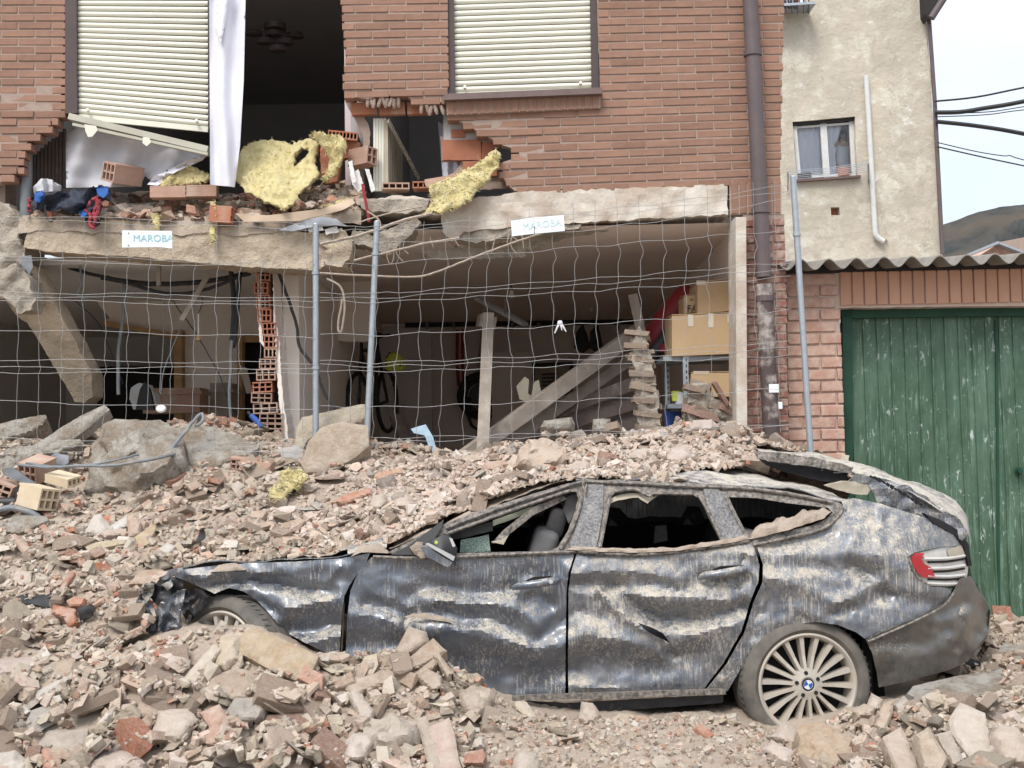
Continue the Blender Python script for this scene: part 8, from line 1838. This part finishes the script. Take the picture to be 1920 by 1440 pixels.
# cables on the heap
for pts, r, lab in (([(36, 872, 8.05), (90, 876, 7.95), (150, 874, 7.9), (220, 872, 7.85), (300, 858, 7.95), (330, 850, 8.2)], .010, 'grey cable lying across the front of the concrete footing'), ([(50, 868, 8.05), (120, 876, 7.93), (200, 866, 7.88), (260, 852, 8.0)], .007, 'thin orange stained cable beside the grey one on the footing'), ([(326, 852, 8.2), (324, 840, 8.2), (350, 806, 8.3), (376, 776, 8.4), (380, 790, 8.35), (366, 800, 8.3)], .012, 'looped blue grey cable rising from the dark brown slab'), ([(150, 800, 8.9), (160, 780, 8.9), (184, 770, 8.9)], .006, 'short wire sticking up by the long broken slab')):
    o = line(pts, 8, r, 7, 5, .003).make('cable', M['grey_plastic'], None, 40); T(o, lab, 'cable')

# =============================================================== site fence
FNY = 8.42
def wire(pts, Y, par, r=.0016):
    W = [P(x, y, Y + (d if False else 0)) for x, y, d in [(p[0], p[1], 0) for p in pts]]
    W = [w + Vector((0, random.uniform(-.008, .008), 0)) for w in W]
    return MB().tube(W, r, 5).make('wire', M['wire'], par, 60)
def kinked(y0, y1, folds): 
    ys = [y0] + [f for f in folds if y0 < f < y1] + [y1]; return ys
fl = T(bpy.data.objects.new('mesh_fence', None), 'left galvanised mesh fence panel standing on the heap', 'fence', 'site fence panels'); COL.objects.link(fl); fl.location = P(592, 893, FNY)
fr_ = T(bpy.data.objects.new('mesh_fence', None), 'right galvanised mesh fence panel across the garage opening', 'fence', 'site fence panels'); COL.objects.link(fr_); fr_.location = P(1100, 860, FNY)
def post(par, a, b, Y=FNY):
    MB().tube([P(*b, Y), P(*a, Y)], .0215, 14).lathe([(0, .0), (.0215, 0), (.017, .008), (0, .011)], P(*a, Y), (0, 0, 1), 14).make('post', M['zinc'], par, 40)
post(fl, (592, 421), (592, 893)); post(fr_, (707, 416), (685, 882)); post(fr_, (1487, 332), (1520, 850))
FOLDL = (482, 555, 640, 690, 758, 840); 
x = 34
while x < 586:
    pts = []
    for y in np.arange(402 + x * .03, 870, 12):
        k = 7 * math.exp(-((y - 482 - x * .03) / 10) ** 2) - 5 * math.exp(-((y - 560 - x * .03) / 14) ** 2) + 6 * math.exp(-((y - 690) / 9) ** 2) - 5 * math.exp(-((y - 800) / 14) ** 2) + 4 * math.exp(-((y - 620) / 20) ** 2)
        pts.append((x + k * .7 + (y - 420) * -.006 + random.uniform(-.6, .6), y))
    wire(pts, FNY - .02, fl); x += 41 + random.uniform(-2, 2)
HL = [(403, 421), (411, 430), (478, 496), (486, 504), (546, 560), (553, 567), (561, 575), (617, 633), (674, 682), (689, 691), (698, 702), (752, 768), (822, 830), (836, 838), (850, 848)]
for a, b in HL:
    wire([(xx, a + (b - a) * (xx + 30) / 620 + 2.2 * math.sin(xx * .02 + a) + random.uniform(-.8, .8)) for xx in range(-30, 596, 20)], FNY - .026, fl)
x = 620
while x < 1490:
    pts = []
    t0 = (x - 700) / 780; y_top = 425 - 90 * max(0, t0); yb = 850 - 40 * max(0, t0)
    for y in np.arange(y_top, yb, 11):
        u = y + (x - 700) * .055
        k = 9 * math.exp(-((u - 500) / 10) ** 2) - 6 * math.exp(-((u - 572) / 12) ** 2) + 7 * math.exp(-((u - 690) / 9) ** 2) - 5 * math.exp(-((u - 800) / 12) ** 2) - 5 * math.exp(-((u - 640) / 22) ** 2)
        if x < 780: k = -k
        pts.append((x + k * .8 + (y - 640) * (.024 if x > 900 else -.03) + random.uniform(-.6, .6), y))
    wire(pts, FNY - .02, fr_); x += 42 + random.uniform(-2, 2)
HR = [(424, 398, 346), (432, 408, 356), (455, 432, 372), (497, 463, 432), (551, 524, 492), (559, 534, 504), (567, 546, 520), (629, 608, 582), (680, 664, 640), (687, 673, 652), (697, 684, 666), (764, 750, 728), (822, 810, 795), (831, 815, 800)]
for a, m_, b in HR:
    pts = []
    for xx in range(600, 1492, 21):
        t = (xx - 700) / 780; y = a * (1 - t) * (1 - 2 * t) + 4 * m_ * t * (1 - t) + b * t * (2 * t - 1) if t > 0 else a + (xx - 700) * .03
        pts.append((xx, y + 2 * math.sin(xx * .045 + a) + random.uniform(-.9, .9)))
    wire(pts, FNY - .026, fr_)
for par, x, y in ((fl, 592, 512), (fl, 592, 690), (fr_, 704, 476), (fr_, 1494, 440)):
    MB().lathe([(.022, -.012), (.028, -.01), (.028, .01), (.022, .012)], P(x, y, FNY), (0, 0, 1), 14).make('clamp', M['zinc'], par, 40)
# signs on the fence
s1_ = T(bpy.data.objects.new('fence_sign', None), 'white fence plate with pale teal capitals on the left panel', 'sign', 'signs on the fence'); COL.objects.link(s1_); s1_.location = P(276, 465, FNY - .05)
obj('plate', sheet([(229, 432), (322, 433), (323, 466), (300, 463), (229, 464)], lambda x, y: P(x, y, FNY - .05 - .0003 * max(0, x - 312)), 8, thick=.006), M['sign_white'], s1_, 60)
text('lettering', 'MAROBA', P(287, 447, FNY - .0535), .068, M['sign_text'], s1_, (math.pi / 2, 0.02, 0), .0, 1.0)
for yy in (437, 460): 
    m = MB(); m.lathe([(0, -.002), (.006, -.002), (.006, 0), (0, .0)], P(241, yy, FNY - .052), (0, 1, 0), 8); m.make('tie', M['wire'], s1_)
s2s = T(bpy.data.objects.new('fence_sign', None), 'tilted white fence plate with faded letters on the right panel', 'sign', 'signs on the fence'); COL.objects.link(s2s); s2s.location = P(1008, 440, FNY - .05)
obj('plate', sheet([(958, 414), (1000, 408), (1002, 438), (960, 443)], flat(FNY - .05), 8, thick=.006), M['sign_white'], s2s); obj('plate', sheet([(1001.5, 408), (1057, 403), (1059, 433), (1003.5, 438)], flat(FNY - .052), 8, thick=.006), M['sign_white'], s2s)
text('lettering', 'MAROBA', P(1016, 421, FNY - .0545), .066, M['sign_faded'], s2s, (math.pi / 2, -.10, 0), .0)
rg = MB(); c = P(1050, 606, FNY - .04); rg.lathe([(0, -.02), (.018, -.012), (.02, 0), (.014, .016), (0, .02)], c, (0, 0, 1), 10)
for dx, dz in ((-.038, -.07), (.040, -.06), (.012, -.05)): rg.tube([c, c + Vector((dx * .5, -.015, dz * .4)), c + Vector((dx, -.01, dz))], [.008, .007, .004], 6)
T(rg.make('rag_knot', M['white_shaded'], None, 60), 'white rag knotted on the right fence mesh', 'rag')
# loose ends of plaster lath and ties under the right beam
for i in range(26):
    x = random.uniform(690, 1000); y = 448 - (x - 690) * .05 + random.uniform(-6, 8); L = random.uniform(14, 44)
    if i % 2: continue
    o = line([(x, y), (x + random.uniform(-6, 6), y + L * .6), (x + random.uniform(-10, 10), y + L)], FY - .06, .0035, 5, 3).make('tie_wire', M['rust'], None); T(o, 'short rusty tie wire hanging below the broken right beam', 'wire', 'short rusty tie wires hanging below the broken right beam')
